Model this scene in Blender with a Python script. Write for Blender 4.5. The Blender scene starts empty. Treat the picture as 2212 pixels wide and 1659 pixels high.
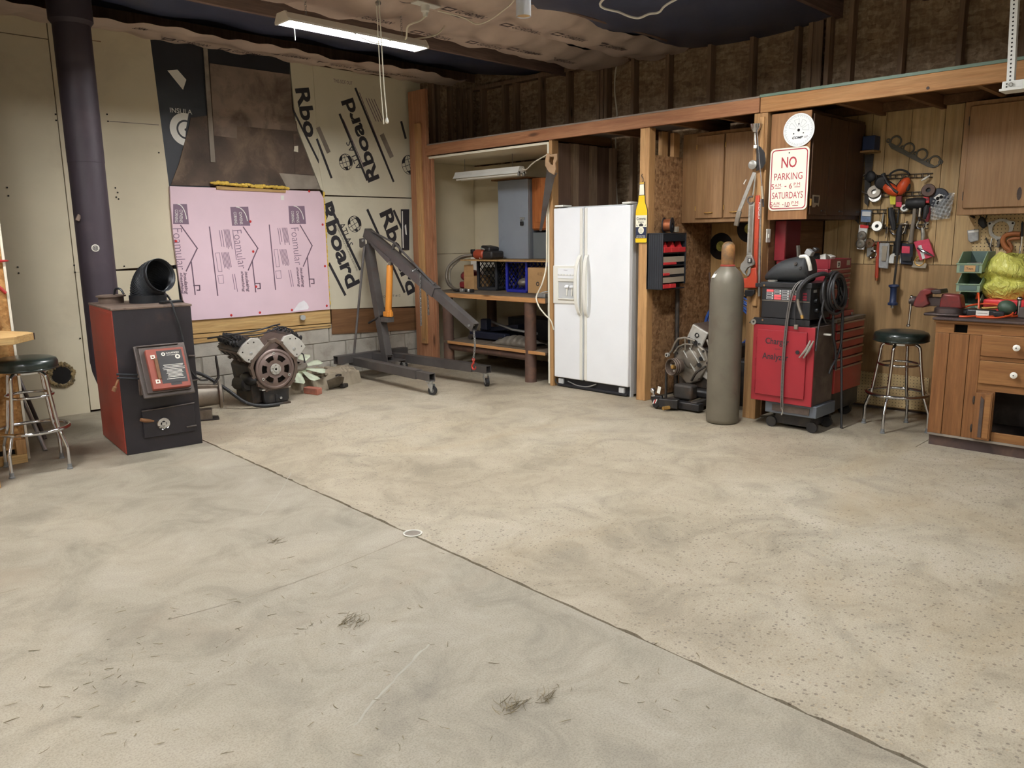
# Garage workshop: camera, light and exposure first, then the shell, then the things.
import bpy, bmesh, math, random
from mathutils import Vector, Matrix
random.seed(11)
SC = bpy.context.scene
COL = SC.collection
R = math.radians
V = Vector

# ---------------------------------------------------------------- camera
cam_d = bpy.data.cameras.new('camera')
cam = bpy.data.objects.new('camera', cam_d)
COL.objects.link(cam)
cam_d.sensor_fit = 'HORIZONTAL'
cam_d.sensor_width = 36.0
cam_d.lens = 1703.6 / 2212 * 36.0
cam_d.clip_start = 0.05
YAW, PITCH, ROLL = R(45.0), R(10.52), R(-0.80)
fw = V((math.sin(YAW) * math.cos(PITCH), math.cos(YAW) * math.cos(PITCH), -math.sin(PITCH)))
r0 = V((math.cos(YAW), -math.sin(YAW), 0))
u0 = r0.cross(fw)
rr = r0 * math.cos(ROLL) + u0 * math.sin(ROLL)
uu = u0 * math.cos(ROLL) - r0 * math.sin(ROLL)
cam.matrix_world = Matrix(((rr.x, uu.x, -fw.x, 0), (rr.y, uu.y, -fw.y, 0), (rr.z, uu.z, -fw.z, 1.45), (0, 0, 0, 1)))
SC.camera = cam

# ---------------------------------------------------------------- light and exposure
LAMP_STRENGTH = 240.0          # radiance of the shop light lenses
LAMP_COLOUR = (0.985, 0.99, 1.0)
LAMPS = [  # centre of each hanging shop light (x, y, lens height); the first one is in view
    (3.62, 5.20, 2.93), (4.05, 2.60, 2.95), (0.35, 4.9, 2.95), (-0.6, 1.9, 2.95), (2.4, -1.2, 2.95), (-1.6, -1.6, 2.95)]
world = bpy.data.worlds.new('world')
SC.world = world
world.use_nodes = True
world.node_tree.nodes['Background'].inputs[0].default_value = (0.5, 0.55, 0.65, 1)
world.node_tree.nodes['Background'].inputs[1].default_value = 0.02
SC.view_settings.view_transform = 'Standard'
SC.view_settings.look = 'None'
SC.view_settings.gamma = 1.0
SC.view_settings.use_curve_mapping = False
SC.view_settings.exposure = 0.2
SC.cycles.use_denoising = True
SC.cycles.use_adaptive_sampling = True
SC.cycles.adaptive_threshold = 0.03
SC.cycles.max_bounces = 6
SC.cycles.diffuse_bounces = 4
SC.cycles.glossy_bounces = 3
SC.cycles.caustics_reflective = False
SC.cycles.caustics_refractive = False

# ---------------------------------------------------------------- materials
def lin(c):
    if isinstance(c, str):
        c = tuple(int(c[i:i + 2], 16) for i in (0, 2, 4))
    o = []
    for k in c:
        k = k / 255.0
        o.append(k / 12.92 if k <= 0.04045 else ((k + 0.055) / 1.055) ** 2.4)
    return tuple(o) + (1.0,)

MATS = {}
class NT:
    """a little node-tree writer"""
    def __init__(s, name):
        s.m = bpy.data.materials.new(name)
        s.m.use_nodes = True
        s.t = s.m.node_tree
        s.b = s.t.nodes['Principled BSDF']
        MATS[name] = s.m
    def n(s, typ, **kw):
        nd = s.t.nodes.new(typ)
        for k, v in kw.items():
            if k[0] == '_':
                key = k[1:]
                nd.inputs[int(key) if key.isdigit() else key.replace('_', ' ')].default_value = v
            else:
                setattr(nd, k, v)
        return nd
    def l(s, a, b):
        s.t.links.new(a, b)
    def coords(s, scale=(1, 1, 1), rand=True):
        tc = s.n('ShaderNodeTexCoord')
        mp = s.n('ShaderNodeMapping')
        mp.inputs['Scale'].default_value = scale
        s.l(tc.outputs['Object'], mp.inputs['Vector'])
        if rand:
            oi = s.n('ShaderNodeObjectInfo')
            mm = s.n('ShaderNodeVectorMath', operation='SCALE')
            cb = s.n('ShaderNodeCombineXYZ')
            for i in range(3):
                s.l(oi.outputs['Random'], cb.inputs[i])
            s.l(cb.outputs[0], mm.inputs[0])
            mm.inputs['Scale'].default_value = 37.0
            s.l(mm.outputs[0], mp.inputs['Location'])
        return mp.outputs[0]
    def noise(s, vec, scale, detail=4, rough=0.55, dist=0.0):
        nd = s.n('ShaderNodeTexNoise', _Scale=scale, _Detail=detail, _Roughness=rough, _Distortion=dist)
        s.l(vec, nd.inputs['Vector'])
        return nd.outputs['Fac']
    def ramp(s, fac, stops):
        nd = s.n('ShaderNodeValToRGB')
        el = nd.color_ramp.elements
        while len(el) < len(stops):
            el.new(0.5)
        for e, (p, c) in zip(el, stops):
            e.position = p
            e.color = c if len(c) == 4 else lin(c)
        s.l(fac, nd.inputs[0])
        return nd.outputs[0]
    def mix(s, fac, a, b, mode='MIX'):
        nd = s.n('ShaderNodeMix', data_type='RGBA', blend_type=mode)
        for i, x in ((0, fac), (6, a), (7, b)):
            if hasattr(x, 'type') and hasattr(x, 'is_linked'):
                s.l(x, nd.inputs[i])
            else:
                nd.inputs[i].default_value = x
        return nd.outputs[2]
    def bump(s, h, strength=0.3, dist=0.005):
        nd = s.n('ShaderNodeBump', _Strength=strength, _Distance=dist)
        s.l(h, nd.inputs['Height'])
        s.l(nd.outputs[0], s.b.inputs['Normal'])

def mat(name, col, rough=0.6, metal=0.0, var=0.12, scale=5.0, bump=0.0, bscale=80.0, dirt=None, dscale=3.0, dlo=0.5, dhi=0.75, coat=0.0, spec=0.5):
    """painted / cast / plastic surface: base colour with soft unevenness, optional grime or rust with its own shape"""
    t = NT(name)
    vec = t.coords()
    c = lin(col)
    n1 = t.noise(vec, scale, 5)
    k0 = tuple(x * (1 - var) for x in c[:3]) + (1,)
    k1 = tuple(min(1, x * (1 + var)) for x in c[:3]) + (1,)
    o = t.ramp(n1, [(0.3, k0), (0.7, k1)])
    if dirt:
        n2 = t.noise(vec, dscale, 8, 0.65, 0.4)
        f = t.ramp(n2, [(dlo, (0, 0, 0, 1)), (dhi, (1, 1, 1, 1))])
        o = t.mix(f, o, lin(dirt))
    t.l(o, t.b.inputs['Base Color'])
    t.b.inputs['Metallic'].default_value = metal
    t.b.inputs['Specular IOR Level'].default_value = spec
    rg = t.n('ShaderNodeMapRange', _3=max(0.02, rough - 0.08), _4=min(1, rough + 0.08))
    t.l(n1, rg.inputs[0])
    t.l(rg.outputs[0], t.b.inputs['Roughness'])
    if coat:
        t.b.inputs['Coat Weight'].default_value = coat
    if bump:
        t.bump(t.noise(vec, bscale, 4), bump, 0.004)
    return t.m

def wood(name, c1, c2, axis=2, scale=1.0, rough=0.65, dirt=None, dlo=0.55, dhi=0.8, knots=True, tone=0.18):
    """sawn timber: grain stretched along one axis, a few knots, each board its own tone"""
    t = NT(name)
    sc = [14.0 * scale] * 3
    sc[axis] = 0.8 * scale
    vec = t.coords(tuple(sc))
    g1 = t.noise(vec, 1.6, 6, 0.6, 1.2)
    g2 = t.noise(vec, 6.0, 4, 0.7, 0.2)
    o = t.mix(t.ramp(g1, [(0.35, (0, 0, 0, 1)), (0.65, (1, 1, 1, 1))]), lin(c1), lin(c2))
    o = t.mix(0.25, o, t.ramp(g2, [(0.4, (0.25, 0.25, 0.25, 1)), (0.6, (1, 1, 1, 1))]), 'MULTIPLY')
    if knots:
        v2 = [5.0] * 3
        v2[axis] = 1.3
        kv = t.coords(tuple(v2))
        vo = t.n('ShaderNodeTexVoronoi', _Scale=1.1)
        t.l(kv, vo.inputs['Vector'])
        kf = t.ramp(vo.outputs['Distance'], [(0.05, (1, 1, 1, 1)), (0.13, (0, 0, 0, 1))])
        o = t.mix(kf, o, tuple(x * 0.35 for x in lin(c2)[:3]) + (1,))
    if dirt:
        dv = t.coords()
        f = t.ramp(t.noise(dv, 2.4, 7, 0.65, 0.5), [(dlo, (0, 0, 0, 1)), (dhi, (1, 1, 1, 1))])
        o = t.mix(f, o, lin(dirt))
    oi = t.n('ShaderNodeObjectInfo')
    rv = t.n('ShaderNodeMapRange', _3=1 - tone, _4=1 + tone)
    t.l(oi.outputs['Random'], rv.inputs[0])
    hs = t.n('ShaderNodeHueSaturation')
    t.l(rv.outputs[0], hs.inputs['Value'])
    t.l(o, hs.inputs['Color'])
    t.l(hs.outputs[0], t.b.inputs['Base Color'])
    t.b.inputs['Roughness'].default_value = rough
    t.b.inputs['Specular IOR Level'].default_value = 0.3
    t.bump(g2, 0.25, 0.002)
    return t.m

def osb(name, base, dark, light):
    t = NT(name)
    o = None
    hh = None
    for k, (sx, sy, sz) in enumerate(((1, 1, 3.6), (3.6, 3.6, 1), (2.2, 1.0, 2.4))):
        vec = t.coords((sx, sy, sz))
        rot = t.n('ShaderNodeVectorRotate', rotation_type='EULER_XYZ')
        rot.inputs['Rotation'].default_value = (0.6 * k, 0.9 * k, 0.5 * k)
        t.l(vec, rot.inputs['Vector'])
        nz = t.n('ShaderNodeTexNoise', _Scale=9.0)
        t.l(rot.outputs[0], nz.inputs['Vector'])
        wob = t.n('ShaderNodeMix', data_type='VECTOR', _0=0.06)
        t.l(rot.outputs[0], wob.inputs[4])
        t.l(nz.outputs['Color'], wob.inputs[5])
        vo = t.n('ShaderNodeTexVoronoi', _Scale=11 + 3 * k)
        t.l(wob.outputs[1], vo.inputs['Vector'])
        sp = t.n('ShaderNodeSeparateColor')
        t.l(vo.outputs['Color'], sp.inputs[0])
        c = t.ramp(sp.outputs[0], [(0.1, lin(dark)), (0.5, lin(base)), (0.95, lin(light))])
        o = c if o is None else t.mix(0.5, o, c)
        hh = sp.outputs[1]
    f = t.noise(t.coords((1, 1, 1)), 45, 3)
    o = t.mix(0.35, o, t.ramp(f, [(0.35, (0.35, 0.35, 0.35, 1)), (0.6, (1, 1, 1, 1))]), 'MULTIPLY')
    t.l(o, t.b.inputs['Base Color'])
    t.b.inputs['Roughness'].default_value = 0.75
    t.b.inputs['Specular IOR Level'].default_value = 0.25
    t.bump(hh, 0.35, 0.003)
    return t.m

def concrete(name, cols, peb=0.0, peb_col=(96, 84, 70), stain=(150, 120, 90)):
    t = NT(name)
    vec = t.coords(rand=False)
    a = t.noise(vec, 0.75, 7, 0.6, 0.6)
    b = t.noise(vec, 3.2, 8, 0.68, 0.8)
    c = t.noise(vec, 150, 4, 0.75)
    o = t.ramp(a, [(0.32, lin(cols[0])), (0.5, lin(cols[1])), (0.68, lin(cols[2]))])
    o = t.mix(0.55, o, t.ramp(b, [(0.3, lin((150, 146, 138))), (0.5, lin((225, 222, 214))), (0.7, (1, 1, 1, 1))]), 'MULTIPLY')
    o = t.mix(0.45, o, t.ramp(c, [(0.3, lin((120, 118, 112))), (0.55, (1, 1, 1, 1))]), 'MULTIPLY')
    s1 = t.noise(t.coords((0.55, 1.1, 1), rand=False), 1.1, 6, 0.6, 0.9)
    o = t.mix(t.ramp(s1, [(0.56, (0, 0, 0, 1)), (0.85, (0.75, 0.75, 0.75, 1))]), o, lin(stain))
    if peb:
        vo = t.n('ShaderNodeTexVoronoi', _Scale=58.0, _Randomness=1.0)
        t.l(vec, vo.inputs['Vector'])
        sp = t.n('ShaderNodeSeparateColor')
        t.l(vo.outputs['Color'], sp.inputs[0])
        # size of each pebble differs; only some cells carry one
        thr = t.n('ShaderNodeMath', operation='MULTIPLY', _1=0.40)
        t.l(sp.outputs[0], thr.inputs[0])
        less = t.n('ShaderNodeMath', operation='LESS_THAN')
        t.l(vo.outputs['Distance'], less.inputs[0])
        t.l(thr.outputs[0], less.inputs[1])
        area = t.ramp(t.noise(vec, 0.9, 4, 0.6), [(0.30, (0.25, 0.25, 0.25, 1)), (0.60, (1, 1, 1, 1))])
        m2 = t.n('ShaderNodeMath', operation='MULTIPLY')
        t.l(less.outputs[0], m2.inputs[0])
        t.l(area, m2.inputs[1])
        m3 = t.n('ShaderNodeMath', operation='MULTIPLY', _1=peb)
        t.l(m2.outputs[0], m3.inputs[0])
        pc = t.ramp(sp.outputs[1], [(0.2, lin((92, 84, 76))), (0.5, lin(peb_col)), (0.9, lin((176, 158, 130)))])
        o = t.mix(m3.outputs[0], o, pc)
    t.l(o, t.b.inputs['Base Color'])
    rg = t.n('ShaderNodeMapRange', _3=0.45, _4=0.75)
    t.l(a, rg.inputs[0])
    t.l(rg.outputs[0], t.b.inputs['Roughness'])
    t.b.inputs['Specular IOR Level'].default_value = 0.35
    t.bump(c, 0.18, 0.002)
    return t.m

def emis(name, col, strength):
    t = NT(name)
    t.b.inputs['Base Color'].default_value = lin((250, 250, 250))
    t.b.inputs['Emission Color'].default_value = tuple(col) + (1,)
    t.b.inputs['Emission Strength'].default_value = strength
    return t.m

def clear(name, col=(240, 244, 246), alpha=0.35, rough=0.15):
    """thin plastic film or tube: part of the light passes straight through"""
    t = NT(name)
    t.b.inputs['Base Color'].default_value = lin(col)
    t.b.inputs['Roughness'].default_value = rough
    t.b.inputs['Alpha'].default_value = alpha
    return t.m

# ---------------------------------------------------------------- geometry
def frame_of(d):
    d = V(d).normalized()
    a = V((0, 0, 1)) if abs(d.z) < 0.9 else V((1, 0, 0))
    x = a.cross(d).normalized()
    return x, d.cross(x), d

class MB:
    """collects shapes; build() links them as ONE mesh object"""
    def __init__(s):
        s.v, s.f = [], []
    def add(s, vs, fs):
        b = len(s.v)
        s.v += [tuple(p) for p in vs]
        s.f += [tuple(b + i for i in f) for f in fs]
        return s
    def box(s, x0, x1, y0, y1, z0, z1):
        return s.add([(x0, y0, z0), (x1, y0, z0), (x1, y1, z0), (x0, y1, z0), (x0, y0, z1), (x1, y0, z1), (x1, y1, z1), (x0, y1, z1)],
                     [(0, 3, 2, 1), (4, 5, 6, 7), (0, 1, 5, 4), (1, 2, 6, 5), (2, 3, 7, 6), (3, 0, 4, 7)])
    def obox(s, c, sx, sy, sz, rot=None):
        m = rot.to_matrix() if hasattr(rot, 'to_matrix') else (rot if rot is not None else Matrix.Identity(3))
        c = V(c)
        p = [c + m @ V((i * sx / 2, j * sy / 2, k * sz / 2)) for k in (-1, 1) for j in (-1, 1) for i in (-1, 1)]
        return s.add(p, [(0, 2, 3, 1), (4, 5, 7, 6), (0, 1, 5, 4), (1, 3, 7, 5), (3, 2, 6, 7), (2, 0, 4, 6)])
    def bar(s, a, b, w, h, up=(0, 0, 1)):
        """rectangular bar from a to b, h measured along up"""
        a, b = V(a), V(b)
        d = (b - a)
        L = d.length
        d.normalize()
        x = V(up).cross(d)
        if x.length < 1e-4:
            x = V((1, 0, 0))
        x.normalize()
        u = d.cross(x)
        m = Matrix((x, u, d)).transposed()
        return s.obox((a + b) / 2, w, h, L, m)
    def cyl(s, a, b, r0, r1=None, seg=16):
        r1 = r0 if r1 is None else r1
        a, b = V(a), V(b)
        x, y, d = frame_of(b - a)
        vs = []
        for c, r in ((a, r0), (b, r1)):
            for i in range(seg):
                t = 2 * math.pi * i / seg
                vs.append(c + (x * math.cos(t) + y * math.sin(t)) * r)
        fs = [(i, (i + 1) % seg, seg + (i + 1) % seg, seg + i) for i in range(seg)]
        fs += [tuple(range(seg - 1, -1, -1)), tuple(range(seg, 2 * seg))]
        return s.add(vs, fs)
    def lathe(s, prof, o, d=(0, 0, 1), seg=24, caps=True):
        """prof: (radius, height along d)"""
        o = V(o)
        x, y, d = frame_of(d)
        vs, fs = [], []
        for r, h in prof:
            for i in range(seg):
                t = 2 * math.pi * i / seg
                vs.append(o + d * h + (x * math.cos(t) + y * math.sin(t)) * max(r, 1e-5))
        for k in range(len(prof) - 1):
            for i in range(seg):
                j = (i + 1) % seg
                fs.append((k * seg + i, k * seg + j, (k + 1) * seg + j, (k + 1) * seg + i))
        if caps:
            fs.append(tuple(range(seg - 1, -1, -1)))
            fs.append(tuple(range((len(prof) - 1) * seg, len(prof) * seg)))
        return s.add(vs, fs)
    def tube(s, pts, r, seg=8, closed=False, caps=True):
        pts = [V(p) for p in pts]
        n = len(pts)
        rs = r if isinstance(r, (list, tuple)) else [r] * n
        tang = []
        for i in range(n):
            if closed:
                d = pts[(i + 1) % n] - pts[i - 1]
            else:
                d = pts[min(i + 1, n - 1)] - pts[max(i - 1, 0)]
            if d.length < 1e-9:
                d = V((0, 0, 1))
            tang.append(d.normalized())
        x, y, _ = frame_of(tang[0])
        vs, fs = [], []
        for i in range(n):
            d = tang[i]
            x = x - d * x.dot(d)
            if x.length < 1e-6:
                x = frame_of(d)[0]
            x.normalize()
            y = d.cross(x)
            for k in range(seg):
                t = 2 * math.pi * k / seg
                vs.append(pts[i] + (x * math.cos(t) + y * math.sin(t)) * rs[i])
        for i in range(n if closed else n - 1):
            j = (i + 1) % n
            for k in range(seg):
                l = (k + 1) % seg
                fs.append((i * seg + k, i * seg + l, j * seg + l, j * seg + k))
        if caps and not closed:
            fs.append(tuple(range(seg - 1, -1, -1)))
            fs.append(tuple(range((n - 1) * seg, n * seg)))
        return s.add(vs, fs)
    def ring(s, c, d, rad, r, seg=28, ts=8, a0=0, a1=360, sx=1.0):
        x, y, d = frame_of(d)
        full = abs(a1 - a0) >= 360
        n = seg
        pts = []
        for i in range(n + (0 if full else 1)):
            t = R(a0 + (a1 - a0) * i / n)
            pts.append(V(c) + x * math.cos(t) * rad * sx + y * math.sin(t) * rad)
        return s.tube(pts, r, ts, closed=full)
    def prism(s, pts, th):
        """polygon (3-D points) pushed along the vector th"""
        pts = [V(p) for p in pts]
        th = V(th)
        n = len(pts)
        nv = V((0, 0, 0))
        for i in range(n):
            a, b = pts[i], pts[(i + 1) % n]
            nv += V(((a.y - b.y) * (a.z + b.z), (a.z - b.z) * (a.x + b.x), (a.x - b.x) * (a.y + b.y)))
        if nv.dot(th) > 0:
            pts = pts[::-1]
        vs = pts + [p + th for p in pts]
        fs = [tuple(range(n)), tuple(range(2 * n - 1, n - 1, -1))]
        fs += [(i, n + i, n + (i + 1) % n, (i + 1) % n) for i in range(n)]
        return s.add(vs, fs)
    def plate_hole(s, outer, inner, th):
        """plate with one hole: outer and inner loops of equal length"""
        o = [V(p) for p in outer]
        i = [V(p) for p in inner]
        th = V(th)
        n = len(o)
        vs = o + i + [p + th for p in o] + [p + th for p in i]
        fs = []
        for k in range(n):
            l = (k + 1) % n
            fs += [(k, l, n + l, n + k), (2 * n + k, 3 * n + k, 3 * n + l, 2 * n + l), (k, 2 * n + k, 2 * n + l, l), (n + k, n + l, 3 * n + l, 3 * n + k)]
        return s.add(vs, fs)
    def ell(s, c, rx, ry, rz, seg=14, rings=9, rot=None):
        c = V(c)
        m = rot if rot is not None else Matrix.Identity(3)
        vs = [c + m @ V((0, 0, -rz))]
        for k in range(1, rings):
            p = math.pi * k / rings
            for i in range(seg):
                t = 2 * math.pi * i / seg
                vs.append(c + m @ V((rx * math.sin(p) * math.cos(t), ry * math.sin(p) * math.sin(t), -rz * math.cos(p))))
        vs.append(c + m @ V((0, 0, rz)))
        fs = [(0, 1 + (i + 1) % seg, 1 + i) for i in range(seg)]
        for k in range(rings - 2):
            for i in range(seg):
                j = (i + 1) % seg
                fs.append((1 + k * seg + i, 1 + k * seg + j, 1 + (k + 1) * seg + j, 1 + (k + 1) * seg + i))
        b = 1 + (rings - 2) * seg
        fs += [(b + i, b + (i + 1) % seg, len(vs) - 1) for i in range(seg)]
        return s.add(vs, fs)
    def grid(s, fn, nu, nv):
        vs = [fn(i / nu, j / nv) for j in range(nv + 1) for i in range(nu + 1)]
        w = nu + 1
        return s.add(vs, [(j * w + i, j * w + i + 1, (j + 1) * w + i + 1, (j + 1) * w + i) for j in range(nv) for i in range(nu)])
    def rot(s, m, o=(0, 0, 0), since=0):
        o = V(o)
        for i in range(since, len(s.v)):
            s.v[i] = tuple(o + m @ (V(s.v[i]) - o))
        return s
    def xf(s, o, ex, ey):
        o, ex, ey = V(o), V(ex), V(ey)
        s.v = [tuple(o + ex * p[0] + ey * p[1] + V((0, 0, p[2]))) for p in s.v]
        return s
    def build(s, name, material, parent=None, smooth=35, bev=0.0, seg=2, solid=0.0, sub=0):
        me = bpy.data.meshes.new(name)
        org = world_loc(parent) if parent else None
        if org is None:
            zs = [p[2] for p in s.v]
            org = V((sum(p[0] for p in s.v) / len(s.v), sum(p[1] for p in s.v) / len(s.v), min(zs)))
            loc = org
        else:
            loc = V((0, 0, 0))
        me.from_pydata([(p[0] - org.x, p[1] - org.y, p[2] - org.z) for p in s.v], [], s.f)
        me.materials.append(MATS[material] if isinstance(material, str) else material)
        if smooth:
            me.polygons.foreach_set('use_smooth', [True] * len(me.polygons))
            me.set_sharp_from_angle(angle=R(smooth))
        o = bpy.data.objects.new(name, me)
        COL.objects.link(o)
        o.location = loc
        if parent:
            o.parent = parent
        if solid:
            md = o.modifiers.new('solid', 'SOLIDIFY')
            md.thickness = solid
            md.offset = 0
        if sub:
            md = o.modifiers.new('sub', 'SUBSURF')
            md.levels = md.render_levels = sub
        if bev:
            md = o.modifiers.new('bevel', 'BEVEL')
            md.width = bev
            md.segments = seg
            md.limit_method = 'ANGLE'
            md.angle_limit = R(40)
            md.harden_normals = False
        return o

def world_loc(o):
    p = V((0, 0, 0))
    while o is not None:
        p += o.location
        o = o.parent
    return p

def tag(o, label, cat, group=None):
    o['label'] = label
    o['category'] = cat
    if group:
        o['group'] = group
    return o

def thing(name, label, cat, loc=(0, 0, 0), group=None):
    o = bpy.data.objects.new(name, None)
    o.empty_display_size = 0.1
    COL.objects.link(o)
    o.location = loc
    return tag(o, label, cat, group)

def struct(o, label=None):
    o['kind'] = 'structure'
    if label:
        o['label'] = label
    return o

def stuff(o, label=None, cat=None):
    o['kind'] = 'stuff'
    if label:
        o['label'] = label
    if cat:
        o['category'] = cat
    return o

def copy_tree(o, parent=None):
    c = o.copy()
    COL.objects.link(c)
    if parent is not None:
        c.parent = parent
    for ch in list(o.children):
        copy_tree(ch, c)
    return c

def lettering(txt, pos, right, up, h, material, parent, w=None, bold=0.0, name='lettering', align='CENTER', th=0.0012, shear=0.0, gap=1.0):
    """flat print cut as thin letters; pos is the middle of the line, h its capital height, w its full width"""
    cu = bpy.data.curves.new('t', 'FONT')
    cu.body = txt
    cu.size = 1.0
    cu.align_x = 'CENTER'
    cu.resolution_u = 3
    cu.offset = bold
    cu.shear = shear
    cu.space_character = gap
    ob = bpy.data.objects.new('t', cu)
    me = bpy.data.meshes.new_from_object(ob)
    bpy.data.objects.remove(ob)
    bpy.data.curves.remove(cu)
    if not len(me.vertices):
        return None
    xs = [v.co.x for v in me.vertices]
    ys = [v.co.y for v in me.vertices]
    x0, x1, y0, y1 = min(xs), max(xs), min(ys), max(ys)
    right, up = V(right).normalized(), V(up).normalized()
    n = right.cross(up)
    ky = h / (y1 - y0)
    kx = w / (x1 - x0) if w else ky
    org = world_loc(parent)
    pos = V(pos)
    for v in me.vertices:
        p = pos + right * ((v.co.x - (x0 + x1) / 2) * kx) + up * ((v.co.y - (y0 + y1) / 2) * ky) + n * th
        v.co = p - org
    me.name = name
    me.materials.clear()
    me.materials.append(MATS[material])
    o = bpy.data.objects.new(name, me)
    COL.objects.link(o)
    o.parent = parent
    return o

def lerp(a, b, t):
    return V(a) * (1 - t) + V(b) * t

def curve(pts, n=8):
    """smooth line through the points"""
    P = [V(p) for p in pts]
    P = [P[0] * 2 - P[1]] + P + [P[-1] * 2 - P[-2]]
    o = []
    for i in range(1, len(P) - 2):
        for k in range(n):
            t = k / n
            a, b, c, d = P[i - 1], P[i], P[i + 1], P[i + 2]
            o.append(0.5 * ((2 * b) + (c - a) * t + (2 * a - 5 * b + 4 * c - d) * t * t + (3 * b - a - 3 * c + d) * t ** 3))
    o.append(P[-2])
    return o

XP, YP, ZP = V((1, 0, 0)), V((0, 1, 0)), V((0, 0, 1))
YB, XF, XR, ZC = 7.36, 5.71, 6.763, 3.22      # back wall face, loft front, right wall face, ceiling


# ---------------------------------------------------------------- palette
concrete('slab_grey', [(158, 150, 135), (171, 163, 147), (177, 167, 149)], 0.0, stain=(160, 144, 124))
concrete('slab_tan', [(170, 158, 138), (182, 171, 151), (190, 181, 163)], 0.6, stain=(164, 146, 116))
mat('subsoil', (66, 54, 44), 0.95, bump=0.5)
mat('cream_board', (214, 203, 176), 0.7, var=0.05, scale=2.0, dirt=(188, 175, 150), dscale=1.3, dlo=0.55, dhi=0.9)
mat('rboard', (208, 201, 178), 0.65, var=0.05, scale=2.0, dirt=(180, 170, 148), dscale=2.0, dlo=0.55, dhi=0.95)
mat('pink_foam', (226, 198, 208), 0.6, var=0.04, scale=3.0, bump=0.08, bscale=40)
mat('black_facing', (30, 32, 38), 0.5, var=0.2, dirt=(70, 66, 64), dscale=4, dlo=0.62, dhi=0.9)
mat('tar_ply', (84, 70, 60), 0.8, var=0.45, scale=3.0, dirt=(138, 116, 94), dscale=3.0, dlo=0.5, dhi=0.8, bump=0.3)
mat('old_ply', (134, 116, 102), 0.8, var=0.35, scale=2.5, dirt=(86, 70, 60), dscale=4, dlo=0.46, dhi=0.7, bump=0.2)
mat('grey_scrap', (140, 130, 118), 0.8, var=0.25, dirt=(90, 80, 70), bump=0.2)
wood('pine_x', (214, 180, 124), (196, 156, 100), 0, 1.0)
wood('pine_y', (190, 142, 92), (168, 118, 72), 1, 1.0)
wood('red_pine_y', (162, 114, 80), (140, 94, 64), 1, 1.0)
wood('pine_z', (190, 148, 100), (168, 126, 82), 2, 1.0, dirt=(120, 84, 52), dlo=0.62, dhi=0.9)
wood('red_pine_z', (176, 128, 96), (154, 106, 76), 2, 1.0)
wood('stud_z', (164, 138, 112), (138, 114, 92), 2, 1.0)
wood('joist_x', (140, 116, 104), (116, 94, 84), 0, 1.0)
wood('stain_ply', (136, 100, 68), (116, 82, 54), 0, 0.5, dirt=(96, 66, 42), dlo=0.55, dhi=0.85, knots=False)
wood('tan_ply', (186, 150, 100), (168, 132, 84), 2, 0.5, dirt=(150, 112, 70), knots=False)
wood('bay_ply', (136, 108, 90), (120, 94, 78), 2, 0.5, knots=False)
osb('osb', (178, 152, 122), (134, 110, 86), (206, 182, 150))
osb('osb_warm', (158, 118, 80), (112, 80, 52), (188, 148, 106))
osb('osb_light', (190, 140, 84), (150, 104, 58), (214, 170, 110))
mat('block', (176, 170, 158), 0.9, var=0.14, scale=6, bump=0.6, bscale=90, dirt=(140, 130, 116), dscale=5)
mat('mortar', (150, 144, 132), 0.95, var=0.15, bump=0.5)
mat('kraft', (196, 176, 162), 0.7, var=0.10, scale=5, bump=0.35, bscale=14)
mat('kraft_ink', (76, 62, 62), 0.7)
mat('black_film', (74, 80, 104), 0.38, var=0.2, scale=3, bump=0.6, bscale=6)
mat('ink', (44, 42, 46), 0.6, var=0.05)
mat('foam_ink', (108, 84, 100), 0.6, var=0.05)
mat('white', (232, 230, 222), 0.5, var=0.03)
mat('white_edge', (226, 220, 200), 0.6, var=0.05)
mat('drain_pvc', (214, 212, 200), 0.4, var=0.06)
mat('crack', (128, 118, 100), 0.95)
mat('chalk', (164, 158, 145), 0.9)
mat('straw', (120, 104, 66), 0.8, var=0.4, scale=30)
mat('straw_dark', (122, 110, 84), 0.8, var=0.4, scale=30)
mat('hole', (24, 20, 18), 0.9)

# ---------------------------------------------------------------- floor
seam = lambda y: 2.138 + 0.0456 * y
rs = random.Random(3)
def ragged(x_of, y0, y1, n, amp):
    return [(x_of(y0 + (y1 - y0) * i / n) + rs.uniform(-amp, amp), y0 + (y1 - y0) * i / n) for i in range(n + 1)]
floor = struct(MB().box(-3.6, 7.0, -4.2, 7.6, -0.30, -0.016).build('floor', 'subsoil', smooth=0), 'bare ground under the concrete slabs')
def slab(pts, m):
    return MB().prism([(x, y, 0.0) for x, y in pts], (0, 0, -0.12)).build('concrete_slab', m, floor, smooth=0)
e1 = ragged(lambda y: seam(y) - 0.004, -4.1, 7.55, 120, 0.002)
e2 = ragged(lambda y: seam(y) + 0.010, -4.1, 7.55, 260, 0.008)
slab([(-3.55, -4.1)] + e1 + [(-3.55, 7.55)], 'slab_grey')
slab([(5.655, -4.1), (5.655, 1.75), (6.95, 1.75), (6.95, 7.55)] + e2[::-1], 'slab_tan')
slab([(5.661, -4.1), (6.95, -4.1), (6.95, 1.744), (5.661, 1.744)], 'slab_tan')
def ribbon(name, pts, w, m, z=0.0008):
    P = curve([(p[0], p[1], z) for p in pts], 6)
    vs, fs = [], []
    for i, p in enumerate(P):
        d = (P[min(i + 1, len(P) - 1)] - P[max(i - 1, 0)]).normalized()
        q = V((-d.y, d.x, 0))
        ww = w * rs.uniform(0.4, 1.2)
        off = q * rs.uniform(-1, 1) * w * 0.5
        vs += [p + off - q * ww / 2, p + off + q * ww / 2]
    for i in range(len(P) - 1):
        fs.append((2 * i, 2 * i + 2, 2 * i + 3, 2 * i + 1))
    return MB().add(vs, fs).build(name, m, floor, smooth=0)
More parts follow.
